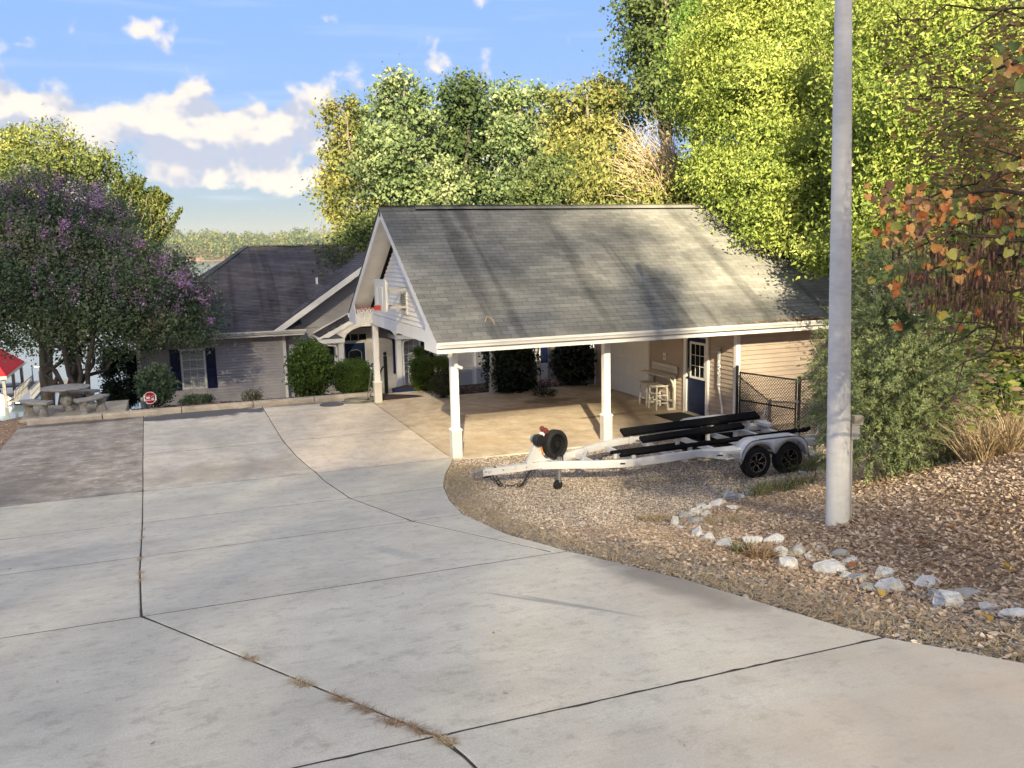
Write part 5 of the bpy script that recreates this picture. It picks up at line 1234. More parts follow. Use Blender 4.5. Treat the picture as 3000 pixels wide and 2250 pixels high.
rf = part(DK_, 'dock_roof', MB().poly([(dx0-.4,dy0-.5,rz0),(dx1+.3,dy0-.5,rz0),(dx1-1.2,dy0+2.5,rz0+1.7),(dx0+1.2,dy0+2.5,rz0+1.7)],(0,0,1),.06).poly([(dx1+.3,dy0-.5,rz0),(dx1+.3,dy1+.5,rz0),(dx1-1.2,dy1-2.5,rz0+1.7),(dx1-1.2,dy0+2.5,rz0+1.7)],(0,0,1),.06).poly([(dx0+1.2,dy0+2.5,rz0+1.7),(dx1-1.2,dy0+2.5,rz0+1.7),(dx1-1.2,dy1-2.5,rz0+1.72),(dx0+1.2,dy1-2.5,rz0+1.72)],(0,0,1),.06), M_redroof)
for i in range(24):
    x = dx0-.3+i*.46; f = min(1, max(0,(dx1+.2-x)/1.4), max(0,(x-dx0+.4)/1.5)); part(rf, 'roof_seam', MB().bar((x,dy0-.5,rz0+.08),(x,dy0-.5+3.0*f,rz0+.08+1.7*f),.03,.04), M_redroof)
part(DK_, 'eave_board', MB().box(dx0-.4,dx1+.3,dy0-.52,dy0-.47,rz0-.25,rz0-.005).box(dx1+.28,dx1+.33,dy0-.46,dy1+.5,rz0-.25,rz0-.005), mat('eave_tan',[(0.55,0.45,0.33)],rough=.6))
def hull(name, lab, x, y, rot, Lh=5.6, W_=2.2, m=None, screen=True):
    B = thing(name, lab, 'boat', (x,y,LAKE), rot)
    secs = []; mb = MB(); nsec = 9; k = 7
    vs = []
    for i in range(nsec):
        t = i/(nsec-1); w = W_/2*(1-(max(0,t-.45)/.55)**2.2)*.98+.02; zt_ = .62+.18*t*t
        for j in range(k):
            a = math.pi*j/(k-1); vs.append((Lh*t-Lh/2, -w*math.cos(a), zt_-(.75)*math.sin(a)**.7 if 0 < j < k-1 else zt_))
    mb.add(vs, [(i*k+j,i*k+j+1,(i+1)*k+j+1,(i+1)*k+j) for i in range(nsec-1) for j in range(k-1)]+[tuple(range(k))])
    part(B, 'hull', mb, m or M_white, True, local=True)
    dk = MB(); 
    for i in range(nsec-1):
        dk.add([vs[i*k],vs[i*k+k-1],vs[(i+1)*k+k-1],vs[(i+1)*k]],[(0,1,2,3)])
    part(B, 'deck', dk, M_cream, local=True)
    if screen:
        part(B, 'windscreen', MB().poly([(.5,-.8,.70),(.5,.8,.70),(.1,.75,1.2),(.1,-.75,1.2)],(1,0,0),.03), M_glass, local=True)
        part(B, 'cover', MB().add([(-2.4,-.9,.7),(.1,-.9,.75),(.1,.9,.75),(-2.4,.9,.7),(-2.0,0,1.25),(0,0,1.35)],[(0,1,5,4),(2,3,4,5),(1,2,5),(3,0,4)]), mat('boat_cover',[(0.50,0.53,0.56),(0.40,0.43,0.46)],rough=.6), local=True)
    return B
hull('speedboat','white speedboat with a grey cover nearer the outer dock posts', -21.6, 76.0, 1.9)
hull('speedboat','white speedboat deeper under the red dock roof', -25.6, 77.0, 1.6, m=M_board)
gw_ = thing('gangway', 'metal gangway with railings leading over the water to the dock', 'gangway', (-18.0,72,LAKE+.6))
ga, gb = Vector((-17.4,64.0,LAKE+1.6)), Vector((-18.3,82.0,LAKE+.7))
part(gw_, 'walk_deck', MB().bar(ga,gb,1.2,.10), M_galv)
for s in (-.58,.58):
    o_ = Vector((s,0,0)); part(gw_, 'railing', MB().bar(ga+o_+Vector((0,0,1.0)),gb+o_+Vector((0,0,1.0)),.07,.07), M_post)
    part(gw_, 'railing', MB().bar(ga+o_+Vector((0,0,.5)),gb+o_+Vector((0,0,.5)),.05,.05), M_post)
    for i in range(16):
        p = ga.lerp(gb,i/15)+o_; part(gw_, 'baluster', MB().box(p.x-.03,p.x+.03,p.y-.03,p.y+.03,p.z,p.z+1.0), M_post)
lad = thing('dock_ladder', 'bent metal swim ladder at the float end behind the garden table', 'ladder', (-18.6,85.5,LAKE+.4))
part(lad, 'ladder_rails', MB().tube([(-19.3,85.1,LAKE),(-19.3,85.1,LAKE+2.0),(-19.15,85.1,LAKE+2.15),(-17.9,85.1,LAKE+2.15),(-17.75,85.1,LAKE+2.0),(-17.75,85.1,LAKE)],.06,8), M_galv, True)
part(lad, 'rung', MB().tube([(-18.7,85.1,LAKE),(-18.7,85.1,LAKE+2.15)],.05,8), M_galv, True)
part(lad, 'float', MB().bbox(-20.0,-15.8,82.4,86.2,LAKE-.3,LAKE+.5,.05), M_post)
e0 = hit(40,900)
ED = thing('landscape_edging', 'curved black plastic landscape edging at the lawn left of the benches', 'edging', (-9.9,11.6,-.5))
ep = [(-10.75,11.4),(-10.9,12.0),(-10.85,12.7),(-10.55,13.2),(-10.0,13.45),(-9.4,13.5),(-8.8,13.45)]
mb = MB()
for (xa,ya),(xb,yb) in zip(ep[:-1],ep[1:]): mb.bar((xa,ya,gz(xa,ya)+.12),(xb,yb,gz(xb,yb)+.14),.05,.42)
part(ED, 'edging_strip', mb, M_black)
DW = thing('driftwood_trunk', 'bleached upright driftwood stump against the siding behind the carport', 'driftwood', (6.9,13.0,gz(6.9,13.0)))
dwp = on_y(*s2d(1250+965/2.949, 900+620/2.949), 12.6)
DW.location = (dwp[0],12.6,dwp[2]); dl = Vector((dwp[0],12.6,dwp[2]))
part(DW, 'stump', MB().tube([dl+Vector(v) for v in ((0,0,-.3),(0,0,.2),(.05,0,.55),(-.02,.03,.9),(.06,0,1.25))],[.13,.10,.075,.05,.02],9).tube([dl+Vector(v) for v in ((-.12,0,.1),(-.16,.02,.5),(-.1,0,.85))],[.06,.045,.02],7), mat('driftwood',[(0.42,0.35,0.26),(0.30,0.24,0.17)],rough=.9,scale=6,stretch=(3,3,.7)), True)
cm = thing('security_camera', 'small white security camera on the front corner carport post', 'camera', (.02,-.1,2.0))
part(cm, 'camera_body', MB().tube([(.04,-.13,2.02),(.10,-.25,2.00)],.035,10), M_white, True)
part(cm, 'mount', MB().tube([(.03,-.082,2.06),(.05,-.15,2.03)],.02,8), M_white, True)

# ------------------------------------------------------------------ foliage tools
def rand_dirs(rng, n):
    v = rng.normal(size=(n,3)); return v/np.linalg.norm(v,axis=1,keepdims=True)
def leaf_arrays(rng, c, length, width, up_bias=0.3, droop=0.0, axis=None, fold=0.15, nrm=None):
    """one folded leaf (two faces meeting on the midrib) per centre"""
    n = len(c); length = np.broadcast_to(length,(n,)); width = np.broadcast_to(width,(n,))
    d = rand_dirs(rng,n) if axis is None else axis+rng.normal(size=(n,3))*.35
    d[:,2] -= droop; d /= np.linalg.norm(d,axis=1,keepdims=True)
    nn = rand_dirs(rng,n); nn[:,2] = np.abs(nn[:,2])+up_bias
    if nrm is not None: nn = nrm+rand_dirs(rng,n)*.75+np.array([0,0,up_bias])
    w = np.cross(d,nn); w /= np.linalg.norm(w,axis=1,keepdims=True)+1e-9; nn = np.cross(w,d)
    h = (d*length[:,None])/2; s = (w*width[:,None])/2; f = nn*(length*fold)[:,None]
    v = np.stack([c-h, c+s*1.0-h*.1+f, c+h, c-s*1.0-h*.1+f],1)
    return v.reshape(-1,3)
def leaf_mesh(name, v, tint):
    n = len(v)//4; q = np.arange(n)[:,None]*4
    t = np.concatenate([q+np.array([[0,1,2]]), q+np.array([[0,2,3]])],0)
    return np_mesh(name, v, None, t, tint=np.concatenate([tint,tint]))
def crown_points(rng, lobes, n_clumps, per, clump, inner=.55, flat=.8, upper=0.0, stretch=(1,1,1)):
    """leaf centres in clumps spread through the outer part of each lobe; returns centres, clump tint, clump centres"""
    L_ = np.array(lobes, float); w = L_[:,3]**2; w /= w.sum()
    k = rng.choice(len(L_), n_clumps, p=w); d = rand_dirs(rng,n_clumps); d[:,2] += upper*rng.random(n_clumps); d /= np.linalg.norm(d,axis=1,keepdims=True)
    r = inner+(1-inner)*np.sqrt(rng.random(n_clumps)); r *= rng.uniform(.85,1.12,n_clumps); r *= np.where(rng.random(n_clumps) < .09, rng.uniform(1.08,1.30,n_clumps), 1)
    cc = L_[k,:3]+d*(L_[k,3]*r)[:,None]*np.array(stretch)
    cl = clump*rng.uniform(.55,1.35,n_clumps)
    m = rng.poisson(per, n_clumps).clip(3); idx = np.repeat(np.arange(n_clumps), m)
    p = cc[idx]+rng.normal(size=(len(idx),3))*cl[idx][:,None]*np.array([1,1,flat])
    crown_points.out = d[idx]
    return p, rng.random(n_clumps)[idx], cc
def limb(mb, a, b, r0, r1, rng, wob=.12, n=6, sides=7):
    a, b = np.array(a,float), np.array(b,float); Lg = np.linalg.norm(b-a); P = []
    for i in range(n+1):
        t = i/n; o = rng.normal(size=3)*wob*Lg*math.sin(math.pi*t)*.35
        P.append(a+(b-a)*t+o+np.array([0,0,.10*Lg*math.sin(math.pi*t)]))
    mb.tube(P, [r0+(r1-r0)*i/n for i in range(n+1)], sides, False); return P
M_bark = mat('bark', [(0.10,0.08,0.06),(0.16,0.13,0.10),(0.22,0.185,0.15)], rough=.95, scale=5, stretch=(3,3,.6), bump=.8, bscale=30, bdist=.03)
M_barkd = mat('dark_bark', [(0.035,0.028,0.022),(0.07,0.055,0.043)], rough=.95, scale=6, stretch=(3,3,.6), bump=.8, bscale=30, bdist=.03)
M_twig = mat('pale_twig', [(0.38,0.29,0.20),(0.50,0.40,0.28)], rough=.9, scale=4)
def tree(name, label, base, lobes, m, seed, n_clumps=260, per=60, clump=.5, leaf=(.18,.12), trunk=.25, bark=None, group=None, cat='tree', droop=.2,
         inner=.5, flat=.7, trunk_top=None, stems=None, up_bias=.12, upper=.25, twigs=0, crown_name='crown', tintmix=.55):
    rng = np.random.default_rng(seed); base = np.array(base,float)
    R = thing(name, label, cat, base, 0, group); off = base
    p, tc_, cc = crown_points(rng, lobes, n_clumps, per, clump, inner, flat, upper)
    n = len(p); sz = rng.lognormal(0,.24,n); ln = leaf[0]*sz*rng.uniform(.8,1.2,n); wd = leaf[1]*sz*rng.uniform(.75,1.25,n)
    v = leaf_arrays(rng, p, ln, wd, up_bias, droop, nrm=crown_points.out)-off
    tint = np.clip(tintmix*tc_+(1-tintmix)*rng.random(n),0,1)
    cr = link(crown_name, leaf_mesh(crown_name, v, tint), m, R)
    mb = MB(); Lb = np.array(lobes,float); ctr = Lb[:,:3].mean(0)
    top = np.array(trunk_top,float) if trunk_top is not None else np.array([ctr[0]*.6+base[0]*.4, ctr[1]*.6+base[1]*.4, Lb[:,2].max()])
    if stems is None:
        P = limb(mb, base-np.array([0,0,.3]), top, trunk, trunk*.25, rng, .05, 9, 10)
        for l in lobes:
            i = int(np.clip(2+5*(l[2]-base[2])/(top[2]-base[2]+.01)-1,1,7)); limb(mb, P[i], np.array(l[:3]), trunk*.42*(1-i/12), trunk*.10, rng, .16)
    else:
        for s_ in stems: limb(mb, s_[0], s_[1], s_[2], s_[3], rng, .10, 8, 8)
    for j in rng.choice(len(cc), min(len(cc),30+twigs), replace=False):
        l = Lb[np.argmin(((Lb[:,:3]-cc[j])**2).sum(1))]; limb(mb, l[:3], cc[j], trunk*.10+.008, .006, rng, .15, 4, 5)
    part(R, 'trunk', mb, bark or M_bark, True)
    return R
def px_lobes(L_, jitter=0.0, seed=0):
    """(x, y, radius) in display pixels and a depth to world spheres"""
    R = random.Random(seed); out = []
    for x, y, r, d in L_:
        p = at(x, y, d+R.uniform(-jitter,jitter)); out.append((p[0],p[1],p[2], r*KD/F_PX*d))
    return out
SAGE = [(0.030,0.050,0.016),(0.060,0.090,0.024),(0.100,0.130,0.034),(0.17,0.185,0.05)]
M_poplar = leafmat('poplar_leaf', [(0.05,0.09,0.04),(0.12,0.175,0.07),(0.225,0.285,0.12),(0.39,0.42,0.22)], patch=(.25,.2))
M_autumn = leafmat('autumn_leaf', [(0.06,0.085,0.025),(0.14,0.16,0.045),(0.24,0.245,0.07),(0.36,0.31,0.09)], patch=(.3,.25))
M_dkpop = leafmat('dark_leaf', [(0.018,0.04,0.017),(0.04,0.072,0.026),(0.075,0.115,0.038),(0.14,0.165,0.06)], patch=(.25,.15))
M_lime = leafmat('lime_leaf', [(0.09,0.135,0.03),(0.21,0.285,0.06),(0.36,0.43,0.10),(0.51,0.54,0.17)], patch=(.35,.25), transl=.48)
M_lime2 = leafmat('green_lime_leaf', [(0.08,0.16,0.03),(0.17,0.29,0.055),(0.29,0.42,0.09),(0.42,0.51,0.14)], patch=(.3,.2), transl=.48)
M_oak = leafmat('oak_leaf', [(0.035,0.06,0.022),(0.07,0.105,0.034),(0.12,0.16,0.05),(0.20,0.22,0.08)], patch=(.4,.15))
M_olive = leafmat('olive_leaf', [(0.08,0.11,0.028),(0.16,0.19,0.05),(0.28,0.275,0.08),(0.40,0.34,0.13)], patch=(.5,.2))
M_yellow = leafmat('yellow_leaf', [(0.06,0.09,0.03),(0.14,0.175,0.05),(0.24,0.27,0.07),(0.37,0.37,0.11)], patch=(.3,.3))
M_crape = leafmat('crape_leaf', [(0.042,0.08,0.05),(0.09,0.145,0.08),(0.155,0.21,0.11),(0.26,0.29,0.16)], patch=(.5,.2))
M_flower = leafmat('crape_flower', [(0.22,0.11,0.21),(0.36,0.20,0.37),(0.48,0.30,0.50),(0.56,0.42,0.56)], transl=.3, patch=(1.0,.3))
M_seed = leafmat('crape_seed', [(0.10,0.08,0.045),(0.22,0.17,0.12),(0.34,0.26,0.22)], transl=.2)
M_shrub = leafmat('shrub_leaf', [(0.035,0.065,0.016),(0.075,0.13,0.026),(0.13,0.21,0.04),(0.22,0.30,0.065)], patch=(1.2,.2))
M_shrub2 = leafmat('bright_shrub_leaf', [(0.04,0.07,0.014),(0.09,0.14,0.020),(0.15,0.21,0.028),(0.22,0.27,0.045)], patch=(1.5,.2))
M_holly = leafmat('holly_leaf', [(0.005,0.013,0.006),(0.012,0.026,0.010),(0.022,0.042,0.015),(0.05,0.07,0.028)], rough=.35, spec=.5, transl=.15)
M_cedar = leafmat('cedar_spray', [(0.11,0.155,0.075),(0.20,0.25,0.115),(0.29,0.34,0.16),(0.43,0.46,0.24)], transl=.3, patch=(1.0,.2))

# ------------------------------------------------------------------ trees beyond the house (depths from their size: 15 to 18 m tall)
BACK = 'trees standing beyond the house by the lake'
def foot(px, d):
    p = at(px, 700, d); return (p[0], p[1], float(zt([p[0]],[p[1]])[0])-.1)
tree('tulip_tree', 'thin yellowing tree at the left end of the tree row behind the roofs', foot(765,58),
     px_lobes([(745,255,42,58),(760,310,52,58),(735,370,55,57),(790,345,50,58),(720,430,42,57),(770,440,60,56),(800,500,60,54),(770,510,55,54)],1.5,1), M_autumn, 11, 250, 50, .42, (.22,.15), .22, group=BACK)
tree('tulip_tree', 'broad pale green tulip tree just left of the carport ridge', foot(880,55),
     px_lobes([(870,215,50,55),(845,270,60,55),(900,260,55,55),(830,340,65,54),(900,340,70,54),(860,410,65,53),(930,430,60,53),(960,400,45,53)],1.5,2), M_poplar, 12, 290, 62, .44, (.24,.17), .30, group=BACK)
tree('tulip_tree', 'dark shaded tree in the middle of the row above the carport ridge', foot(1010,60),
     px_lobes([(1000,215,50,60),(1015,270,62,60),(980,320,50,60),(1040,330,52,60),(1010,400,48,59),(1050,420,40,59)],1.5,3), M_dkpop, 13, 240, 64, .46, (.24,.17), .30, bark=M_barkd, group=BACK)
tree('tulip_tree', 'two-stemmed pale tulip tree with bare stems showing above the ridge', foot(1120,56),
     px_lobes([(1100,220,42,56),(1110,280,45,56),(1170,235,40,56),(1185,290,42,57),(1120,340,48,56),(1100,410,42,55),(1140,430,40,55),(1160,350,30,56)],1.5,4), M_poplar, 14, 210, 58, .38, (.23,.16), .26, bark=M_bark, group=BACK)
tree('hardwood_tree', 'rounded green and russet tree right of the bare-stemmed tulip tree', foot(1260,47),
     px_lobes([(1240,240,52,47),(1295,215,45,47),(1340,240,42,46),(1250,300,62,47),(1310,310,58,46),(1225,350,48,46),(1270,370,62,45)],1.2,5), M_olive, 15, 280, 50, .38, (.20,.14), .26, group=BACK)
tree('evergreen_tree', 'dense dark evergreen rising just behind the carport ridge', foot(1190,38),
     px_lobes([(1185,390,46,38),(1165,440,50,38),(1215,430,50,37),(1235,480,60,37)],.8,6), M_oak, 16, 260, 90, .36, (.13,.08), .20, group=BACK)
tree('hardwood_tree', 'low olive-leaved tree with hanging leaves above the ridge middle', foot(1340,33),
     px_lobes([(1300,400,52,33),(1360,390,55,33),(1420,400,55,32),(1330,440,60,32),(1400,450,60,31),(1460,430,45,31)],.8,7), M_olive, 17, 380, 80, .34, (.17,.07), .2, droop=.9, group=BACK)
tree('oak_tree', 'tall dark oak crown reaching in from the top beside the sky', foot(1430,46),
     px_lobes([(1400,20,52,46),(1440,70,60,46),(1395,110,40,46),(1455,150,60,46),(1415,195,42,45),(1480,220,60,45),(1450,-40,70,46),(1530,100,80,46),(1500,0,80,46)],1.5,8), M_oak, 18, 520, 70, .55, (.20,.13), .40, bark=M_bark, group=BACK)
tree('evergreen_tree', 'bushy green tree filling the corner behind house and carport', foot(800,42),
     px_lobes([(800,520,48,42),(770,560,50,42),(740,600,60,41),(790,640,60,41)],.8,9), M_oak, 19, 220, 80, .42, (.16,.10), .2, group=BACK)
# bare tan shrub with arching twigs
rng = np.random.default_rng(31); bsp = at(1480,470,31); bz = float(zt([bsp[0]],[bsp[1]])[0])
BS = thing('bare_shrub', 'leafless tan shrub of arching twigs above the carport ridge', 'shrub', (bsp[0],bsp[1],bz))
mb = MB()
for i in range(150):
    c = at(rng.uniform(1440,1520), rng.uniform(440,500), 31+rng.uniform(-.6,.6)); a = rng.uniform(math.pi*.55,math.pi*1.02); Lg = rng.uniform(1.2,3.0)
    e = at(1480+math.cos(a)*Lg*62, 460-math.sin(a)*Lg*62-30, 31+rng.uniform(-1.2,1.0)); P = limb(mb, c, e, .018, .005, rng, .10, 6, 4)
    for q in range(3):
        s0 = P[rng.integers(2,6)]; e2 = s0+(np.array(e)-np.array(c))*rng.uniform(.2,.4)+rng.normal(size=3)*.22; limb(mb, s0, e2, .008, .003, rng, .12, 4, 3)
for i in range(6): limb(mb, (bsp[0]+rng.normal()*.3,bsp[1]+rng.normal()*.3,bz-.2), at(rng.uniform(1450,1510), rng.uniform(430,480), 31), .05, .02, rng, .08, 6, 6)
part(BS, 'twigs', mb, M_twig, kind='stuff')
pv = np.concatenate([at(rng.uniform(1330,1540), rng.uniform(280,450), 31+rng.uniform(-1,1))[None] for _ in range(900)])
link('dry_leaves', leaf_mesh('dry_leaves', leaf_arrays(rng,pv,.13,.05,.2,.8)-np.array([bsp[0],bsp[1],bz]), rng.random(900)), leafmat('tan_leaf',[(0.30,0.22,0.10),(0.42,0.33,0.12),(0.40,0.40,0.10)]), BS)

# ------------------------------------------------------------------ big yellow-green trees on the right
RIGHT = 'sunlit lime-green trees over the garage'
tree('elm_tree', 'huge sunlit lime-green elm overhanging the right end of the garage roof', (12.5,-1.8,.4),
     px_lobes([(1560,110,80,27),(1640,60,100,27),(1730,120,100,26),(1560,210,85,27),(1650,200,110,26),(1750,240,100,25),(1600,300,90,26),(1690,320,100,25),(1770,360,90,24),(1560,380,75,26),(1640,410,85,25),(1720,450,80,24),(1590,440,50,25.5),(1680,490,50,24),(1770,510,60,23),(1780,550,42,22),(1700,0,110,27),(1600,-20,90,27)],.8,21),
     M_lime, 41, 2300, 50, .30, (.115,.055), .28, droop=.55, flat=.55, inner=.62, up_bias=.15, upper=.3, group=RIGHT, trunk_top=at(1720,60,27), tintmix=.5)
tree('elm_tree', 'bright green leafy tree left of the elm, against the oak', (11.5,9.5,.2),
     px_lobes([(1530,60,60,33),(1580,40,70,33),(1520,130,60,33),(1590,120,70,33),(1540,190,50,33),(1500,230,40,33)],.8,22), M_lime2, 42, 600, 55, .38, (.17,.08), .22, droop=.7, group=RIGHT)
tree('elm_tree', 'sunlit lime-green tree right of the steel pole above the cedar', (12.5,-7.6,2.3),
     px_lobes([(1880,60,90,21),(1960,110,100,20),(1880,200,90,20),(1970,260,95,19),(1890,330,80,20),(1960,380,80,19),(1880,450,70,19.5),(1950,480,60,18.5),(2050,60,100,20),(2060,180,95,19),(2080,300,90,18.5),(2060,400,70,18),(1870,540,45,19),(2150,120,90,19),(2180,250,90,18.5)],.6,23),
     M_lime, 43, 1900, 42, .26, (.10,.052), .22, droop=.45, flat=.6, inner=.6, up_bias=.15, upper=.3, group=RIGHT, trunk_top=at(2000,100,20))
tree('hardwood_tree', 'dark leafy tree deep behind the steel pole, right of frame', (19,-1,1.0),
     px_lobes([(1850,30,110,31),(1950,60,120,31),(1900,180,120,31),(2050,150,130,30),(2000,300,120,29),(2150,60,120,30),(2180,250,120,28),(2100,420,110,27),(1900,420,100,28),(1900,520,70,27),(2000,520,100,26),(2120,560,100,24),(1750,0,100,33)],1,24), M_olive, 44, 800, 60, .50, (.19,.12), .3, bark=M_barkd, group='background woods at the right')

# ------------------------------------------------------------------ left: crape myrtle, yellow tree, lake-side trunks
cbx = on_z(170,893,-.45); CB = np.array([-8.9,12.3,float(zt([-8.9],[12.3])[0])])
clobes = px_lobes([(70,430,62,31),(160,445,58,31),(240,480,55,31),(20,500,80,30.5),(110,520,85,30),(200,560,85,30),(290,570,70,30.5),(360,600,55,31),(410,640,48,31),(40,600,95,30),(140,640,95,29.5),(240,650,85,29.5),(330,670,72,30),(400,690,55,30.5),(30,690,70,29.5),(110,715,65,29.5),(200,720,60,29.5),(290,725,52,30),(-60,560,110,31),(-70,660,90,30),(-40,470,80,31.5),(430,710,38,30.5)],.5,25)
stems = []
for i, (x, y) in enumerate(((110,700),(150,690),(190,690),(230,680),(75,700),(270,700),(170,600),(240,600),(100,600))):
    q = at(x, y, 31); b0 = np.array([CB[0]+(-.5+.13*i), CB[1]+(.2 if i % 2 else -.1), CB[2]-.2]); stems.append((b0, q, .085, .04)); 
for l in clobes[::2]: stems.append((at(160+ (l[0]+8)*6,690,31), np.array(l[:3]), .05, .015))
CM = tree('crape_myrtle', 'large shaded crape myrtle with purple flower heads over the concrete benches', CB, clobes, M_crape, 51, 2100, 44, .30, (.10,.06), .10,
     bark=M_barkd, stems=stems, droop=.1, inner=.55, flat=.75, up_bias=.3, upper=.1, tintmix=.65)
rng = np.random.default_rng(52)
fl_px = [(30,405,26),(15,430,24),(85,415,28),(120,400,30),(165,415,30),(200,430,26),(235,455,20),(270,520,18),(268,505,14),(285,530,14),(320,560,20),(345,575,16),(395,610,18),(410,625,14),(380,590,18),(440,655,12),(450,690,10),(120,470,20),(60,470,24),(150,485,18),(215,500,16),(90,500,18),(250,545,12),(330,640,12),(270,690,10),(120,535,10),(210,460,22),(300,580,14),(40,455,20),(365,610,14),(430,630,14),(5,470,22),(180,440,24),(100,435,22),(60,440,24)]
P_, S_ = [], []
for (x,y,r) in fl_px:
    for q in range(4):
        base = at(x+rng.normal()*r*.95, y+rng.normal()*r*.45, 29.6+rng.uniform(-.7,.9)+(.9 if y < 480 else 0)); rr = r*KD/F_PX*30*.5
        nl = int(46*rr/.2); P_.append(base+rng.normal(size=(nl,3))*rr*np.array([.55,.55,.75]))
for l in clobes:
    if l[2] > 2.2:
        for q in range(9):
            dv = rand_dirs(rng,1)[0]; dv[2] = abs(dv[2])*.8+.1; dv[1] = -abs(dv[1]); base = np.array(l[:3])+dv/np.linalg.norm(dv)*l[3]*1.02; P_.append(base+rng.normal(size=(26,3))*np.array([.10,.10,.15]))
P_ = np.concatenate(P_); link('flower_panicles', leaf_mesh('flower_panicles', leaf_arrays(rng,P_,.075,.06,.2)-CB, rng.random(len(P_))), M_flower, CM)['kind'] = 'stuff'
for (x,y,r) in [(140,700,40),(110,620,26),(330,600,30),(250,640,30),(60,560,30),(180,560,24),(100,650,30),(40,520,34),(290,640,24),(330,700,20),(160,520,30),(240,500,30)]:
    S_.append(at(x,y,29.0)+rng.normal(size=(150,3))*np.array([1,1,.8])*r*KD/F_PX*29*.7)
S_ = np.concatenate(S_); link('seed_heads', leaf_mesh('seed_heads', leaf_arrays(rng,S_,.055,.045,.2)-CB, rng.random(len(S_))), M_seed, CM)['kind'] = 'stuff'
tree('locust_tree', 'yellowing tree with upright feathery shoots behind the crape myrtle', foot(90,47)[:2]+(-2.4,),
     px_lobes([(30,330,50,47),(95,320,55,47),(150,345,48,47),(215,365,42,46),(60,385,62,46),(140,400,60,46),(0,400,60,47),(-60,360,70,47),(230,400,36,46)],1,26), M_yellow, 53, 340, 46, .38, (.20,.10), .25, upper=.5, group='trees by the lake at the left')
rng = np.random.default_rng(54)
fb = foot(310,44); FT = thing('feathery_tree', 'pale green tree with feathery upright shoots right of the crape top', 'tree', (fb[0],fb[1],-2.5), 0, 'trees by the lake at the left')
pts = []; mb = MB()
for i in range(130):
    x0, y0 = rng.uniform(215,360), rng.uniform(430,560); x1 = x0+rng.uniform(-5,42); y1 = y0-rng.uniform(35,75)
    if y1 < 345+abs(x1-265)*.75: y1 = 345+abs(x1-265)*.75+rng.uniform(0,10)
    if y1 > y0-8: continue
    a, b = at(x0,y0,44+rng.uniform(-1,1)), at(x1,y1,44+rng.uniform(-1,1)); limb(mb,a,b,.03,.006,rng,.05,4,4)
    t = rng.random(120)[:,None]; pts.append(a+(b-a)*t+rng.normal(size=(120,3))*.16*(1.15-t))
limb(mb, (fb[0],fb[1],-2.8), at(290,520,44), .16,.06, rng,.05,6,8)
for i in range(8): limb(mb, at(290,520,44), at(rng.uniform(225,350),rng.uniform(460,520),44), .06,.03, rng,.1,5,6)
part(FT, 'trunk', mb, M_bark, True)
pts = np.concatenate(pts); link('crown', leaf_mesh('crown', leaf_arrays(rng,pts,.19,.07,.3,-.5)-np.array([fb[0],fb[1],-2.5]), rng.random(len(pts))), leafmat('feather_leaf',[(0.04,0.07,0.02),(0.08,0.12,0.03),(0.13,0.17,0.045),(0.22,0.21,0.05)],patch=(.4,.2)), FT)
# two straight trunks on the lawn
for x, d, r, lab, bm in ((158,34,.24,'thick dark tree trunk standing on the lawn behind the garden table', M_barkd),(86,37,.20,'slender pale tree trunk standing between dock and garden table', M_bark)):
    b = foot(x-8 if d==34 else x, d); R_ = thing('lawn_tree', lab, 'tree', b); mb = MB(); rg2 = np.random.default_rng(int(d))
    tp = at(x-14 if d==34 else x-9, 600, d); limb(mb, (b[0],b[1],b[2]-.3), tp, r, r*.7, rg2, .01, 6, 12); part(R_, 'trunk', mb, bm, True)
    p, tcl, _ = crown_points(rg2, px_lobes([(x-30,560,70,d),(x+10,500,70,d)],.3,3), 120, 30, .4); link('crown', leaf_mesh('crown', leaf_arrays(rg2,p,.15,.09)-np.array(b), tcl), M_crape, R_)

# ------------------------------------------------------------------ shrubs round the house
def shrub(name, label, px, py, w, h, d, m, seed, leaf=(.08,.05), n=260, per=40, clump=.10, group=None, base_z=None, flat=.8, stems=True, boxy=1.0):
    """px,py display centre of the outline, w,h its half sizes in display pixels, d depth"""
    c = at(px,py,d); s = KD/F_PX*d; rng = np.random.default_rng(seed)
    b = at(px,py+h,d); bz_ = base_z if base_z is not None else min(b[2], c[2]-h*s*.9)
    R = thing(name, label, 'shrub', (c[0],c[1],bz_), 0, group)
    dd = rand_dirs(rng,n); rr = (.62+.38*np.sqrt(rng.random(n)))
    if boxy != 1.0: dd = np.sign(dd)*np.abs(dd)**boxy
    cc = c+dd*rr[:,None]*np.array([w*s,w*s*.9,h*s])*.92
    idx = np.repeat(np.arange(n), per); p = cc[idx]+rng.normal(size=(len(idx),3))*clump*np.array([1,1,flat])
    tn = np.clip(.5*rng.random(n)[idx]+.5*rng.random(len(idx)),0,1); k = len(p)
    link('foliage', leaf_mesh('foliage', leaf_arrays(rng,p,leaf[0]*rng.uniform(.7,1.3,k),leaf[1]*rng.uniform(.7,1.3,k),.5,0)-np.array([c[0],c[1],bz_]), tn), m, R)
    mb = MB()
    for j in range(14): limb(mb, (c[0]+rng.normal()*.06,c[1]+rng.normal()*.06,bz_-.15), cc[rng.integers(n)], .018,.006, rng,.1,4,5)
    part(R, 'stems', mb, M_barkd, kind='stuff')
    return R
ENT = 'shrubs round the front entry'
shrub('entry_shrub','tall glossy green shrub left of the front porch behind the kerb',672,800,44,64,28.6,M_shrub,61,(.105,.075),330,34,.12,ENT)
shrub('entry_shrub','low trimmed round shrub between the tall shrub and carport post',763,815,44,40,28.8,M_shrub,62,(.055,.035),420,42,.07,ENT,boxy=.8)
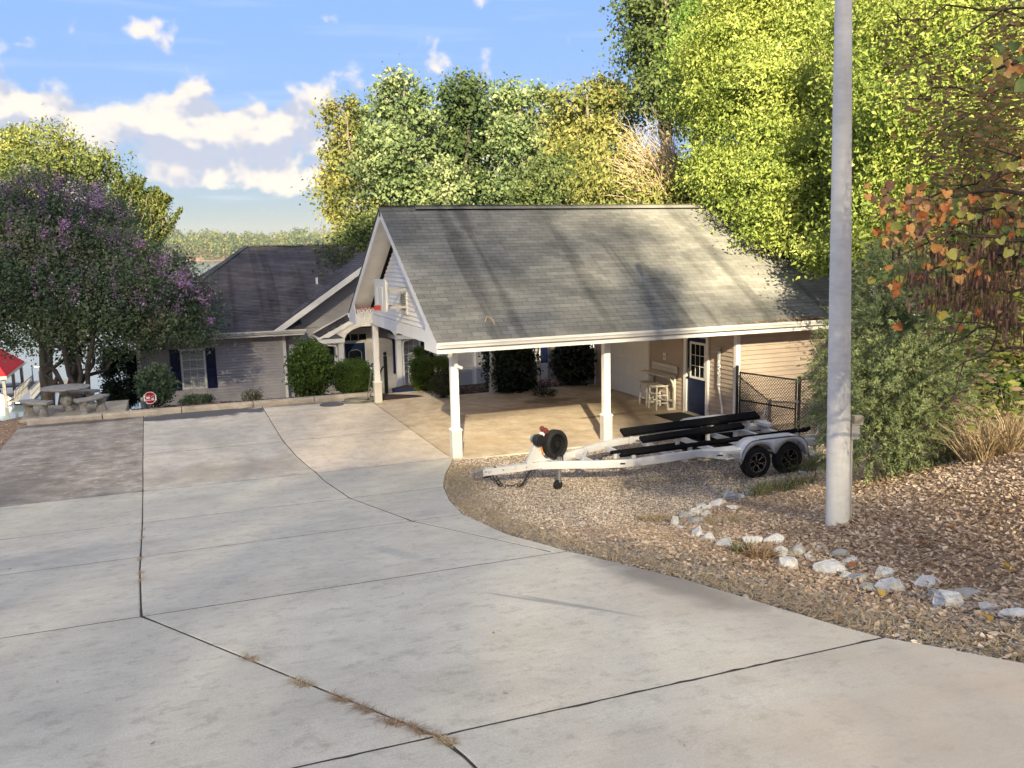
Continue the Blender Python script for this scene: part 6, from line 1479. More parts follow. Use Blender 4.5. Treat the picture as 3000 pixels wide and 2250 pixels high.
shrub('entry_shrub','trimmed bright green shrub right of the entry handrail',933,806,52,40,29.2,M_shrub2,63,(.055,.035),460,42,.07,ENT,boxy=.75)
shrub('entry_shrub','pale sprig shrub under the window right of the porch',905,760,12,10,31,M_shrub2,64,(.06,.03),60,24,.05,ENT)
BK = 'dark hollies behind the carport'
shrub('holly_bush','big dark holly bush seen behind the back carport post',1103,795,52,70,28.6,M_holly,65,(.11,.07),420,34,.13,BK,boxy=.8)
shrub('holly_bush','dark rounded holly bush between the driftwood and garage corner',1237,782,38,46,29.5,M_holly,66,(.11,.07),340,34,.11,BK,boxy=.85)
shrub('holly_bush','small dark holly beside the white garage corner trim',1272,790,18,42,31.5,M_holly,67,(.11,.07),150,30,.11,BK)
shrub('holly_bush','narrow dark hedge column at the left house corner',262,815,36,70,34,M_holly,68,(.10,.06),420,34,.12,None,boxy=.6)
shrub('sign_shrub','loose dark shrub behind the octagonal yard sign',338,832,38,46,28.6,M_crape,69,(.10,.06),150,26,.10)
shrub('ground_shrub','low feathery shrub under the left house window',425,868,38,14,28,M_crape,70,(.09,.03),90,26,.06)
shrub('flowering_shrub','small whitish flowering shrub against the siding behind the kerb',545,860,19,20,28,leafmat('white_bloom',[(0.05,0.06,0.03),(0.14,0.14,0.08),(0.38,0.36,0.30),(0.6,0.58,0.52)]),71,(.06,.045),70,26,.06)
shrub('ground_shrub','wispy grey-green shrub left of the mulch bed behind the front post',958,830,30,28,27.5,leafmat('grey_leaf',[(0.04,0.05,0.025),(0.09,0.10,0.05),(0.15,0.15,0.08)]),72,(.09,.02),70,24,.09)
shrub('ground_shrub','small leggy shrub in the mulch between driftwood and right holly',1178,850,26,14,27.5,M_holly,73,(.07,.03),46,16,.06)

UND = 'undergrowth closing the bank at the right'
shrub('bank_shrub','dense olive undergrowth behind the gum sapling at the right edge',2160,760,110,120,15.5,M_olive,74,(.10,.055),520,40,.17,UND)
shrub('bank_shrub','dark green undergrowth at the right edge above the dry grass',2190,880,80,70,13.5,M_shrub,75,(.085,.05),380,36,.13,UND)
shrub('bank_shrub','shaded green thicket behind the hanging redbud pods',2150,590,110,110,17,M_oak,76,(.12,.07),520,40,.19,UND)
# ------------------------------------------------------------------ cedar on the bank, grasses
rng = np.random.default_rng(81)
CE = np.array([4.75,-7.75,gz(4.75,-7.75)])
CDR = thing('cedar_tree', 'feathery grey-green cedar on the bank between steel pole and garage', 'tree', CE)
cl = px_lobes([(1910,640,75,13.4),(1990,640,80,13),(1870,720,85,13.2),(1950,730,100,12.8),(2030,740,75,12.6),(1830,800,68,13.2),(1910,830,105,12.6),(2000,840,90,12.4),(1812,880,50,13),(1880,920,90,12.6),(1980,930,85,12.2),(2050,900,55,12.2),(1930,580,60,13.4),(2060,800,50,12.4),(1830,950,40,12.9)],.2,27)
n = 3400; Lb = np.array(cl); k = rng.choice(len(Lb), n, p=Lb[:,3]**2/(Lb[:,3]**2).sum()); d = rand_dirs(rng,n); cc = Lb[k,:3]+d*(Lb[k,3]*(.45+.58*np.sqrt(rng.random(n))))[:,None]
cc[:,2] = np.maximum(cc[:,2], zt(cc[:,0],cc[:,1])+.06)
ax = d*.8+rng.normal(size=(n,3))*.4+np.array([0,0,.15]); ax /= np.linalg.norm(ax,axis=1,keepdims=True)
sl_ = rng.uniform(.16,.36,n); per = 30
idx = np.repeat(np.arange(n), per); t = np.tile(np.linspace(0,1,per), n)
side = rng.normal(size=(len(idx),3)); side -= ax[idx]*(side*ax[idx]).sum(1,keepdims=True); side /= np.linalg.norm(side,axis=1,keepdims=True)
p = cc[idx]+ax[idx]*(sl_[idx]*t)[:,None]+side*(.05*(1.05-t))[:,None]+np.array([0,0,-.10])*(t**2)[:,None]*rng.uniform(.3,1.4,(n,1))[idx]
axl = ax[idx]*.8+side*.8
v = leaf_arrays(rng, p, .075, .013, .3, .1, axl, .05)-CE
link('crown', leaf_mesh('crown', v, np.clip(.5*rng.random(n)[idx]+.5*rng.random(len(idx)),0,1)), M_cedar, CDR)
mb = MB(); limb(mb, CE-np.array([0,0,.2]), CE+np.array([.1,0,2.4]), .10,.03, rng,.04,6,8)
for j in range(60): limb(mb, CE+np.array([0,0,rng.uniform(.2,2.0)]), cc[rng.integers(n)], .02,.005, rng,.1,4,4)
part(CDR, 'trunk', mb, M_barkd, True)
def grass_tuft(name, label, c, r, h, n, m, seed, lean=.5, width=.006, group=None, flat=False, elong=None):
    rng = np.random.default_rng(seed); c = np.array(c,float); R = None
    a = rng.uniform(0,2*math.pi,n); rr = r*np.sqrt(rng.random(n))
    b = np.stack([rr*np.cos(a), rr*np.sin(a), np.zeros(n)],1)
    if elong is not None: b = b[:,:1]*np.array(elong)[None]*1.0+b*np.array([.35,.35,1])
    b[:,2] = zt(c[0]+b[:,0], c[1]+b[:,1])-c[2] if not flat else 0.004
    hh = h*rng.uniform(.45,1.15,n); dr = rng.normal(size=(n,2))*lean+b[:,:2]/(r+1e-6)*lean*.6
    dirv = np.concatenate([dr, np.ones((n,1))*(1 if not flat else .18)],1); dirv /= np.linalg.norm(dirv,axis=1,keepdims=True)
    mid = b+dirv*hh[:,None]*.55; tip = b+dirv*hh[:,None]+np.concatenate([dr*hh[:,None]*.35,-hh[:,None]*.22*(np.linalg.norm(dr,axis=1,keepdims=True))],1)
    if flat: mid[:,2] = np.maximum(mid[:,2],.01); tip[:,2] = np.maximum(tip[:,2],.006)
    s = np.stack([-np.sin(a*3),np.cos(a*3),np.zeros(n)],1)*width
    v = np.stack([b-s,b+s,mid+s*.8,mid-s*.8,tip],1).reshape(-1,3); q = np.arange(n)[:,None]*5; tn = rng.random(n)
    me = np_mesh('blades', v, q+np.array([[0,1,2,3]]), q+np.array([[3,2,4]]), tint=np.concatenate([tn,tn]))
    R = thing(name, label, 'grass', c, 0, group); link('blades', me, m, R)['kind'] = 'stuff'
    return R
M_straw = leafmat('straw', [(0.26,0.18,0.10),(0.38,0.28,0.16),(0.50,0.39,0.23),(0.58,0.48,0.30)], transl=.2)
M_straw2 = leafmat('brown_straw', [(0.22,0.14,0.09),(0.34,0.23,0.14),(0.46,0.34,0.21)], transl=.2)
M_grass = leafmat('green_grass', [(0.06,0.08,0.025),(0.12,0.14,0.045),(0.22,0.22,0.09),(0.36,0.32,0.16)], transl=.3)
def gh(px, py): p = hit(px,py); return (p[0],p[1],gz(p[0],p[1]))
grass_tuft('dry_grass', 'tall drooping clump of dry straw-coloured grass on the bank at right', gh(2150,985), .34, .75, 900, M_straw, 91, .45, .006)
grass_tuft('dry_grass', 'thin dry grass stems behind the straw clump at the right edge', gh(2080,985), .30, .55, 240, M_straw, 92, .35, .005)
grass_tuft('green_grass', 'green grass growing round the trailer wheels beside the rocks', gh(1680,1062), .62, .34, 620, M_grass, 93, .7, .006)
grass_tuft('green_grass', 'grass patch at the foot of the cedar left of the pole', gh(1770,1010), .60, .38, 520, M_grass, 94, .6, .006)
grass_tuft('green_grass', 'small yellow-green grass tuft among the rocks below the trailer', gh(1605,1200), .10, .20, 170, M_grass, 95, .5, .005)
grass_tuft('dry_grass', 'brown dead plant tuft beside the green tuft among the rocks', gh(1645,1210), .14, .22, 240, M_straw2, 96, .6, .007)
grass_tuft('dry_grass', 'pale straw patch at the driveway edge beside the first rocks', gh(1415,1125), .24, .16, 420, M_straw, 97, 1.0, .005)
grass_tuft('dry_grass', 'pale straw patch above the rocks left of the pole', gh(1560,1130), .34, .16, 420, M_straw, 98, 1.0, .005)
JT = 'straw tufts caught in the driveway joints'
def jt(px, py, r, n, m, seed, lab, el=(1,0,0)):
    p = hit(px,py); grass_tuft('joint_straw', lab, (p[0],p[1],float(zd(p[1]))), r*.85, .055, int(n*.8), m, seed, 1.4, .0028, JT, True, el)
dg = (-.75,.66,.0)
for i,(x,y,r,n_,m_) in enumerate([(540,1425,.13,130,M_straw),(655,1480,.20,210,M_straw),(740,1515,.15,150,M_straw2),(790,1537,.15,160,M_straw2),(845,1562,.17,170,M_straw2),(900,1578,.14,130,M_straw2),(965,1605,.15,170,M_straw)]):
    jt(x,y,r,n_,m_,100+i,'dry straw tuft along the diagonal driveway joint, %s from its upper end' % ORD[i], dg)
for i,(x,y) in enumerate([(308,1145),(306,1165),(302,1210),(302,1240),(302,1255)]):
    jt(x,y,.10,70,M_straw,110+i,'dry straw tuft in the left straight driveway joint, %s from its far end' % ORD[i], (.1,1,0))

# ------------------------------------------------------------------ rocks along the bank
M_rock = mat('pale_rock', [(0.36,0.36,0.355),(0.54,0.54,0.53),(0.68,0.68,0.665)], rough=.85, scale=9, detail=8, bump=.5, bscale=35, bdist=.02, coords='object', rand=.14, contrast=(.3,.7))
M_rockg = mat('grey_rock', [(0.26,0.26,0.25),(0.38,0.38,0.365),(0.50,0.50,0.48)], rough=.85, scale=9, detail=8, bump=.5, bscale=35, bdist=.02, coords='object', rand=.12, contrast=(.3,.7))
def rock_mesh(seed, sx, sy, sz):
    R = np.random.default_rng(seed); bm = bmesh.new()
    n = 17; d = rand_dirs(R,n)*R.uniform(.72,1.0,(n,1)); d = np.sign(d)*np.abs(d)**.85
    for p in d: bm.verts.new((p[0]*sx,p[1]*sy,p[2]*sz))
    bmesh.ops.convex_hull(bm, input=list(bm.verts)); 
    for v in [v for v in bm.verts if not v.link_faces]: bm.verts.remove(v)
    bmesh.ops.bevel(bm, geom=list(bm.edges), offset=min(sx,sy,sz)*.09, segments=1, affect='EDGES', clamp_overlap=True)
    bmesh.ops.subdivide_edges(bm, edges=list(bm.edges), cuts=1, use_grid_fill=True)
    for v in bm.verts: v.co += Vector(R.normal(size=3)*min(sx,sy,sz)*.035)
    me = bpy.data.meshes.new('rock'); bm.to_mesh(me); bm.free(); return me
# centre and size of each rock in an enlarged crop of the photograph (origin 1800,1300 px, 1.8433 per px)
ROCKS = [(1010,45,60,34),(1075,55,50,30),(1015,160,50,30),(720,265,60,60),(620,290,78,62),(680,288,52,48),(560,325,92,52),(640,347,76,42),(505,345,60,42),(470,340,70,40),
 (440,372,72,62),(492,382,52,52),(392,388,84,54),(438,420,92,58),(322,425,62,72),(372,455,72,42),(438,482,82,92),(495,512,84,62),(595,542,104,64),(742,520,124,74),(855,522,112,62),
 (690,562,52,52),(900,598,88,88),(978,582,102,92),(948,648,124,82),(1058,612,62,42),(1150,676,164,92),(1250,716,72,62),(1315,725,112,72),(1222,592,112,52),(1272,636,82,42),(1452,696,96,84),
 (1372,780,122,48),(1512,772,192,92),(1690,752,156,62),(1732,812,92,82),(1822,852,194,142),(1912,816,172,72),(2022,892,166,62),(2152,922,146,92),(2176,876,70,44),(560,420,50,30),(1120,560,50,30)]
rk = []
for i,(zx,zy,w,h) in enumerate(ROCKS):
    px, py = s2d(1800+zx/1.8433, 1300+(zy+h*.30)/1.8433); p = hit(px,py); rk.append((p,w,h,i))
rk.sort(key=lambda t: -t[0][1])
for j,(p,w,h,i) in enumerate(rk):
    dep = float((np.array(p)-CAM)@_F); s = dep/F_PX/1.8433; hw = w*s/2; hh = max(h*s/2*1.02, hw*.42)
    R = random.Random(i*7+3)
    o = link('rock', rock_mesh(300+i, hw*1.25, hw*R.uniform(.85,1.1), hh*1.15), M_rockg if i in (2,13,23,28,29,32,35,37,12) else M_rock, None, loc=(p[0],p[1],gz(p[0],p[1])+hh*.50))
    o.rotation_euler = (R.uniform(-.25,.25), R.uniform(-.25,.25), R.uniform(0,.5)+(-YAW))
    tag(o, '%s angular rock of the pale rock border, %s counted from the trailer end' % ('grey' if i in (2,13,23,28,29,32,35,37,12) else 'white', ordinal(j)), 'rock', 'rocks bordering the gravel and the bank')

# ------------------------------------------------------------------ scatter: pebbles, dead leaves, needles
rng = np.random.default_rng(201)
def octa_mesh(name, c, s, tint, rng):
    """small faceted stones"""
    n = len(c); v0 = np.array([[1,0,0],[-1,0,0],[0,1,0],[0,-1,0],[0,0,1],[0,0,-1]],float)
    sc = s[:,None]*rng.uniform(.6,1.25,(n,3))*np.array([1,1,.65]); a = rng.uniform(0,6.28,n); ca, sa = np.cos(a), np.sin(a)
    v = v0[None]*sc[:,None,:]; v = v+rng.normal(size=v.shape)*s[:,None,None]*.18
    x = v[...,0]*ca[:,None]-v[...,1]*sa[:,None]; y = v[...,0]*sa[:,None]+v[...,1]*ca[:,None]
    v = np.stack([x,y,v[...,2]],-1)+c[:,None,:]
    f = np.array([[0,2,4],[2,1,4],[1,3,4],[3,0,4],[2,0,5],[1,2,5],[3,1,5],[0,3,5]])
    return np_mesh(name, v.reshape(-1,3), None, (np.arange(n)[:,None,None]*6+f[None]).reshape(-1,3), tint=np.repeat(tint,8))
def rock_line_y(x): return np.interp(x, [-2.4,-.6,.9,2.0,3.3,4.4,6.5,9], [-9.6,-8.6,-7.6,-6.7,-5.9,-5.5,-5.3,-4.8])
def sample(n, x0, x1, y0, y1, cond):
    out = np.zeros((0,2))
    while len(out) < n:
        q = np.stack([rng.uniform(x0,x1,n*2), rng.uniform(y0,y1,n*2)],1); out = np.concatenate([out, q[cond(q[:,0],q[:,1])]])
    return out[:n]
off_drive = lambda x,y: (x > x_edge(y)+.02) & ((y < -.33) | (x > 7.35))
M_peb = leafmat('pebbles', [(0.14,0.105,0.075),(0.34,0.27,0.20),(0.54,0.45,0.35),(0.76,0.68,0.57)], transl=0, rough=.85)
q = sample(52000, -2.2, 7.6, -8.8, -.34, lambda x,y: off_drive(x,y) & (y > rock_line_y(x)-.15+rng.normal(size=len(x))*.25))
z = zt(q[:,0],q[:,1]); link('gravel', octa_mesh('gravel', np.stack([q[:,0],q[:,1],z+.004],1), rng.uniform(.009,.026,len(q)), rng.random(len(q)), rng), M_peb, kind='stuff')
q = sample(5200, -2.2, 3.2, -16.5, -8.6, lambda x,y: off_drive(x,y) & (x < x_edge(y)+1.15+rng.normal(size=len(x))*.3))
z = zt(q[:,0],q[:,1]); link('roadside_gravel', octa_mesh('roadside_gravel', np.stack([q[:,0],q[:,1],z+.006],1), rng.uniform(.012,.042,len(q)), rng.random(len(q))*.75, rng), leafmat('blue_grey_stone',[(0.09,0.09,0.095),(0.20,0.20,0.20),(0.36,0.35,0.335),(0.60,0.55,0.49)],transl=0,rough=.85), kind='stuff')
M_litter = leafmat('dead_leaves', [(0.32,0.21,0.135),(0.46,0.33,0.225),(0.59,0.45,0.32),(0.73,0.60,0.46)], transl=.15, rough=.8, patch=(1.2,.22))
def curled(rng, c, ln, nrm_jit=.36):
    """dead leaf: two curled strips, four faces"""
    n = len(c); a = rng.uniform(0,6.28,n); d = np.stack([np.cos(a),np.sin(a),rng.normal(size=n)*.25],1); d /= np.linalg.norm(d,axis=1,keepdims=True)
    nn = np.stack([rng.normal(size=n)*nrm_jit, rng.normal(size=n)*nrm_jit, np.ones(n)],1); w = np.cross(d,nn); w /= np.linalg.norm(w,axis=1,keepdims=True); nn = np.cross(w,d)
    nn *= np.where(nn[:,2:3]<0,-1,1)
    wd = ln*rng.uniform(.13,.30,n); cu = ln*rng.uniform(-.05,.26,n)
    rows = []
    for t, ws, cz_ in ((-.5,.12,1.0),(-.18,1.0,.15),(.2,.85,.1),(.5,.08,.9)):
        ctr = c+d*(ln*t)[:,None]+nn*(cu*cz_)[:,None]*.6; e = nn*(cu*.45)[:,None]
        rows += [ctr-w*(wd*ws)[:,None]+e, ctr+w*(wd*ws)[:,None]+e]
    v = np.stack(rows,1); qd = np.array([[0,1,3,2],[2,3,5,4],[4,5,7,6]])
    return v.reshape(-1,3), (np.arange(n)[:,None,None]*8+qd[None]).reshape(-1,4)
def litter(name, q, size, m, lift=.012):
    n = len(q); z = ground_z(q[:,0],q[:,1]); c = np.stack([q[:,0],q[:,1],z+lift+rng.random(n)*.03],1)
    v, f = curled(rng, c, rng.uniform(size[0],size[1],n)); return link(name, np_mesh(name, v, f, None, tint=np.repeat(rng.random(n),3)), m, kind='stuff')
bank = lambda x,y: off_drive(x,y) & (y < rock_line_y(x)+.15+rng.normal(size=len(x))*.3)
qa = sample(46000, -2.0, 5.2, -17.0, -6.2, lambda x,y: bank(x,y) & (x > x_edge(y)+.8+rng.normal(size=len(x))*.5))
qb = sample(24000, -2.0, 10.0, -17.0, -4.0, bank)
litter('leaf_litter', np.concatenate([qa,qb]), (.022,.070), M_litter)
litter('thin_litter', sample(5200, -2.2, 7.5, -9, -.4, lambda x,y: off_drive(x,y)), (.02,.05), M_litter)
litter('left_litter', sample(2600, -13, -9.75, -6, 9.2, lambda x,y: x < XL-.02), (.04,.08), M_litter)
litter('driveway_debris', sample(150, XL+.2, -1.6, -16, 8, lambda x,y: on_slab(x,y,.15)), (.012,.04), M_litter, .002)
litter('mulch_chips', sample(9000, 2.2, 14.0, 8.0, 12.8, lambda x,y: y > 7.97), (.05,.12), leafmat('mulch_chip',[(0.03,0.012,0.010),(0.07,0.03,0.024),(0.15,0.08,0.06),(0.30,0.22,0.18)],transl=0,rough=.9))
litter('bed_mulch', sample(4200, -9, .3, 9.02, 11.0, lambda x,y: (y > 9.02) & (x > -6.9)), (.04,.09), leafmat('mulch_chip',[(0,0,0)]))
# pale straw and pine needles over the bank and along the concrete edge
def straws(name, q, m, L0=.05, L1=.16, w=.0022):
    n = len(q); z = ground_z(q[:,0],q[:,1])+rng.uniform(.01,.05,n); a = rng.uniform(0,6.28,n); ln = rng.uniform(L0,L1,n)/2
    d = np.stack([np.cos(a)*ln,np.sin(a)*ln,rng.normal(size=n)*.012],1); s_ = np.stack([-np.sin(a),np.cos(a),np.zeros(n)],1)*w; c = np.stack([q[:,0],q[:,1],z],1)
    v = np.stack([c-d-s_,c-d+s_,c+d+s_,c+d-s_],1).reshape(-1,3); link(name, np_mesh(name, v, np.arange(n)[:,None]*4+np.array([[0,1,2,3]]), None, tint=rng.random(n)), m, kind='stuff')
straws('straw_litter', np.concatenate([sample(30000,-2.0,6.5,-17,-5,bank), sample(9000,-2.3,1.2,-16.5,-1.0,lambda x,y: off_drive(x,y) & (x < x_edge(y)+.55+rng.normal(size=len(x))*.25))]), M_straw)
# a few bright fresh leaves among the dead ones, each its own
M_orange = leafmat('orange_leaf', [(0.40,0.13,0.03),(0.50,0.22,0.05)], transl=.25); M_yel = leafmat('gold_leaf', [(0.50,0.30,0.05),(0.45,0.33,0.08)], transl=.25)
def heart(rngx, s, cup=.25):
    out = [(0,-.48),(.22,-.30),(.45,-.02),(.50,.20),(.40,.40),(.20,.46),(.0,.36),(-.20,.46),(-.40,.40),(-.50,.20),(-.45,-.02),(-.22,-.30)]
    vs = [(0,.0,0)]+[(x*s, y*s, cup*s*(abs(x)*1.0+y*y*.5)+rngx.uniform(-.10,.10)*s) for x,y in out]
    me = bpy.data.meshes.new('leaf'); me.from_pydata(vs,[],[(0,1+i,1+(i+1)%12) for i in range(12)]); me.update()
    a = me.attributes.new('tint','FLOAT','FACE'); tv = rngx.random(); a.data.foreach_set('value', np.clip(tv+np.array([rngx.uniform(-.15,.15) for _ in range(12)]),0,1).astype(np.float32))
    for p in me.polygons: p.use_smooth = True
    return me
rr = random.Random(77)
FL = [(2172,1240,.11,M_yel,'yellow and orange fallen leaf at the right edge of the bank'),(1990,1185,.10,M_orange,'rust-red fallen leaf standing among the rocks'),(1945,1160,.08,M_orange,'orange fallen leaf beside the big white rocks'),(1840,1230,.08,M_orange,'small rust leaf among the roadside stones left of the largest rock'),(2130,1352,.10,M_yel,'golden leaf lying at the driveway edge at far right'),(1900,1295,.08,M_yel,'orange leaf on the roadside gravel below the long white rock'),(1735,1085,.07,M_orange,'brown leaf on the bank left of the pole foot'),(2055,1150,.07,M_orange,'rust leaf on the bank above the largest rock')]
for x,y,s,m_,lab in FL:
    p = hit(x,y); o = link('fallen_leaf', heart(rr,s,.5), m_, None, loc=(p[0],p[1],gz(p[0],p[1])+.05)); o.rotation_euler = (rr.uniform(-.8,.2),rr.uniform(-.6,.6),rr.uniform(0,6)); tag(o, lab, 'leaf', 'bright fallen leaves on the bank')
# twigs lying on the roadside
for i,(x0,y0,x1,y1,lab) in enumerate([(1420,1216,1640,1222,'long thin dead stick lying along the driveway edge below the rocks'),(1640,1160,1720,1120,'curved dry twig leaning on the rocks left of the pole'),(1690,1325,1790,1335,'short dry stick on the leaves near the driveway edge')]):
    a, b = hit(x0,y0), hit(x1,y1); mb = MB(); P = [np.array([a[0]+(b[0]-a[0])*t, a[1]+(b[1]-a[1])*t, 0]) for t in np.linspace(0,1,7)]
    for k_, p in enumerate(P): p[2] = gz(p[0],p[1])+.03+.02*math.sin(k_*1.7)
    mb.tube(P, [.011,.010,.010,.009,.008,.006,.003], 6); o = link('dead_stick', mb.mesh('dead_stick'), M_bark); tag(o, lab, 'stick', 'dead sticks by the driveway')
# leaves caught in the gutter, twig on the roof
qg = np.stack([rng.triangular(6.5,10.5,14,1300), np.full(1300,-EV-.05)+rng.normal(size=1300)*.05],1)
v, f = curled(rng, np.stack([qg[:,0],qg[:,1]+np.abs(rng.normal(size=1300))*.05,2.66+rng.random(1300)*.035],1), rng.uniform(.04,.08,1300)); o = link('gutter_leaves', np_mesh('gutter_leaves', v, f, None, tint=np.repeat(rng.random(1300),3)), leafmat('rust_leaf',[(0.20,0.07,0.02),(0.38,0.17,0.06),(0.50,0.30,0.12)],transl=.2), kind='stuff')
tp = [to_roof(.62,.62,.03,0),to_roof(.72,.80,.05,0),to_roof(.80,.66,.05,0),to_roof(.80,.50,.03,0)]
tag(link('roof_twig', MB().tube(tp,.012,5).mesh('roof_twig'), M_twig), 'bent pale twig lying on the left end of the grey roof', 'twig')

# ------------------------------------------------------------------ redbud hanging in from the right
RB = np.array([2.55,-15.6,gz(2.55,-15.6)])
RD = thing('redbud_tree', 'redbud hung with brown pods and orange heart-shaped leaves at right edge', 'tree', RB)
rng = np.random.default_rng(221); mb = MB()
top = RB+np.array([-.1,.2,3.6]); limb(mb, RB-np.array([0,0,.2]), top, .09, .04, rng, .04, 7, 8)
brs = [(2260,420,1890,470,5.7),(2270,520,1930,560,5.8),(2260,560,1960,610,6.0),(2260,330,2050,420,5.9),(2260,470,2010,500,6.1),(2270,640,2080,650,6.2),(2280,120,2120,170,5.2),(2280,700,2020,760,6.6),(2260,760,2060,800,6.8),(2270,250,1880,230,8.0),(2270,60,1900,60,8.5),(2270,180,1980,330,7.5),(2270,20,2040,110,7.8)]
paths = []
for x0,y0,x1,y1,dp in brs:
    a, b = at(x0,y0,dp), at(x1,y1,dp+rng.uniform(-.3,.5)); P = limb(mb, a, b, .016, .004, rng, .10, 8, 5); limb(mb, top, a, .03, .016, rng, .05, 4, 6); paths.append((P,dp))
    for k_ in range(3): s0 = P[rng.integers(2,8)]; limb(mb, s0, s0+rng.normal(size=3)*np.array([.25,.25,.15]), .006, .002, rng, .1, 4, 4)
part(RD, 'branches', mb, M_barkd, True)
M_rbo = leafmat('redbud_orange', [(0.30,0.09,0.03),(0.46,0.19,0.06),(0.52,0.30,0.12),(0.40,0.24,0.14)], transl=.3)
M_rby = leafmat('redbud_yellow', [(0.48,0.32,0.06),(0.40,0.34,0.08),(0.30,0.32,0.09)], transl=.35)
M_rbg = leafmat('redbud_green', [(0.09,0.14,0.05),(0.14,0.19,0.06),(0.22,0.25,0.08)], transl=.35)
M_rbb = leafmat('redbud_brown', [(0.13,0.07,0.045),(0.22,0.13,0.085),(0.32,0.21,0.15)], transl=.2)
hm = {}
for m_ in (M_rbo,M_rby,M_rbg,M_rbb):
    hm[m_.name] = []
    for k_ in range(4):
        me = heart(rr, 1.0, rr.uniform(.3,.95)); me.materials.append(m_); hm[m_.name].append(me)
def hang_leaf(p, s, m_):
    o = link('leaf', hm[m_.name][rr.randrange(4)], None, RD, loc=tuple(np.array(p)-RB)); o.scale = (s,s,s)
    o.rotation_euler = (math.pi/2+rr.gauss(0,.45), rr.gauss(0,.4), -YAW+rr.gauss(0,.7)); return o
nl = 0
zones = [(2010,455,70,38,5.7,70,(.55,.2,.1,.15)),(1950,500,60,40,5.8,36,(.5,.2,.1,.2)),(2080,560,80,40,5.9,44,(.35,.3,.2,.15)),(2170,500,45,60,6.0,30,(.3,.35,.25,.1)),(1930,610,60,30,6.0,22,(.4,.2,.2,.2)),(2175,150,34,45,5.2,16,(.6,.25,.15,0)),(2180,380,40,60,6.0,22,(.4,.3,.2,.1)),(2060,690,80,35,6.4,20,(.15,.4,.4,.05)),(1900,430,40,40,6.0,14,(.5,.1,.05,.35))]
for x,y,rx,ry,dp,cnt,w in zones:
    for k_ in range(cnt):
        m_ = rr.choices((M_rbo,M_rby,M_rbg,M_rbb), w)[0]; hang_leaf(at(x+rr.gauss(0,.55)*rx, y+rr.gauss(0,.55)*ry, dp+rr.gauss(0,.22)), rr.uniform(.042,.080), m_); nl += 1
# pods: flat brown strips hanging in rows under the branches
pods = MB()
def pod(p, L_, w):
    a = rr.uniform(0,3.14); dx, dy = math.cos(a)*w/2, math.sin(a)*w/2; s_ = rr.gauss(0,.10); s2 = rr.gauss(0,.10)
    x,y,z = p; pods.add([(x-dx*.2,y-dy*.2,z),(x+dx*.2,y+dy*.2,z),(x+dx+s_*.3*L_,y+dy+s2*.3*L_,z-L_*.3),(x-dx+s_*.3*L_,y-dy+s2*.3*L_,z-L_*.3),(x+dx+s_*.8*L_,y+dy+s2*.8*L_,z-L_*.8),(x-dx+s_*.8*L_,y-dy+s2*.8*L_,z-L_*.8),(x+s_*L_,y+s2*L_,z-L_)], [(0,1,2,3),(3,2,4,5),(5,4,6)], rr.random())
for x,y,rx,ry,dp,cnt in [(2060,535,90,18,6.0,150),(2120,600,90,22,6.1,210),(2170,540,45,40,6.2,150),(2040,640,70,18,6.2,100),(2150,660,60,24,6.3,130),(1990,590,40,14,6.0,60),(2150,470,50,22,6.1,60),(2190,700,30,30,6.4,60),(2140,330,60,60,7.0,60),(1985,430,30,12,5.9,20)]:
    for k_ in range(cnt): pod(at(x+rr.gauss(0,.6)*rx, y+rr.gauss(0,.6)*ry, dp+rr.gauss(0,.2)), rr.uniform(.055,.095), .013)
part(RD, 'seed_pods', pods, leafmat('redbud_pod',[(0.05,0.025,0.02),(0.10,0.055,0.042),(0.17,0.10,0.08)],transl=.1), kind='stuff')
# withered small leaves through the upper right
pv = []; 
for x,y,rx,ry,dp,cnt in [(2150,250,70,120,7.5,620),(2100,330,80,80,7.5,420),(2030,200,80,110,8.5,380),(2170,90,60,90,8,380),(1960,120,70,100,9,220),(2150,420,70,40,7,220)]:
    pv.append(np.array([at(x+rng.normal()*rx*.6, y+rng.normal()*ry*.6, dp+rng.normal()*.4) for _ in range(cnt)]))
pv = np.concatenate(pv); v, f = curled(rng, pv-RB, rng.uniform(.04,.085,len(pv)), 1.5); link('withered_leaves', np_mesh('withered_leaves', v, f, None, tint=np.repeat(rng.random(len(pv)),3)), leafmat('withered',[(0.11,0.065,0.035),(0.22,0.14,0.075),(0.28,0.24,0.09),(0.30,0.32,0.07)],transl=.25), RD, 'stuff')
pv = []
for x,y,rx,ry,dp,cnt in [(2150,300,75,110,6.6,900),(2080,420,90,60,6.6,800),(2150,560,75,80,6.8,900),(1990,480,70,50,6.4,420),(2180,170,45,80,6.2,420),(2090,640,80,40,7.0,500),(2040,280,80,80,7.6,500)]:
    pv.append(np.array([at(x+rng.normal()*rx*.6, y+rng.normal()*ry*.6, dp+rng.normal()*.35) for _ in range(cnt)]))
pv = np.concatenate(pv); v, f = curled(rng, pv-RB, rng.uniform(.03,.066,len(pv)), 1.5); link('small_leaves', np_mesh('small_leaves', v, f, None, tint=np.repeat(rng.random(len(pv)),3)), leafmat('redbud_mixed',[(0.10,0.16,0.04),(0.20,0.24,0.06),(0.34,0.26,0.09),(0.36,0.19,0.09),(0.22,0.13,0.08)],transl=.35), RD, 'stuff')
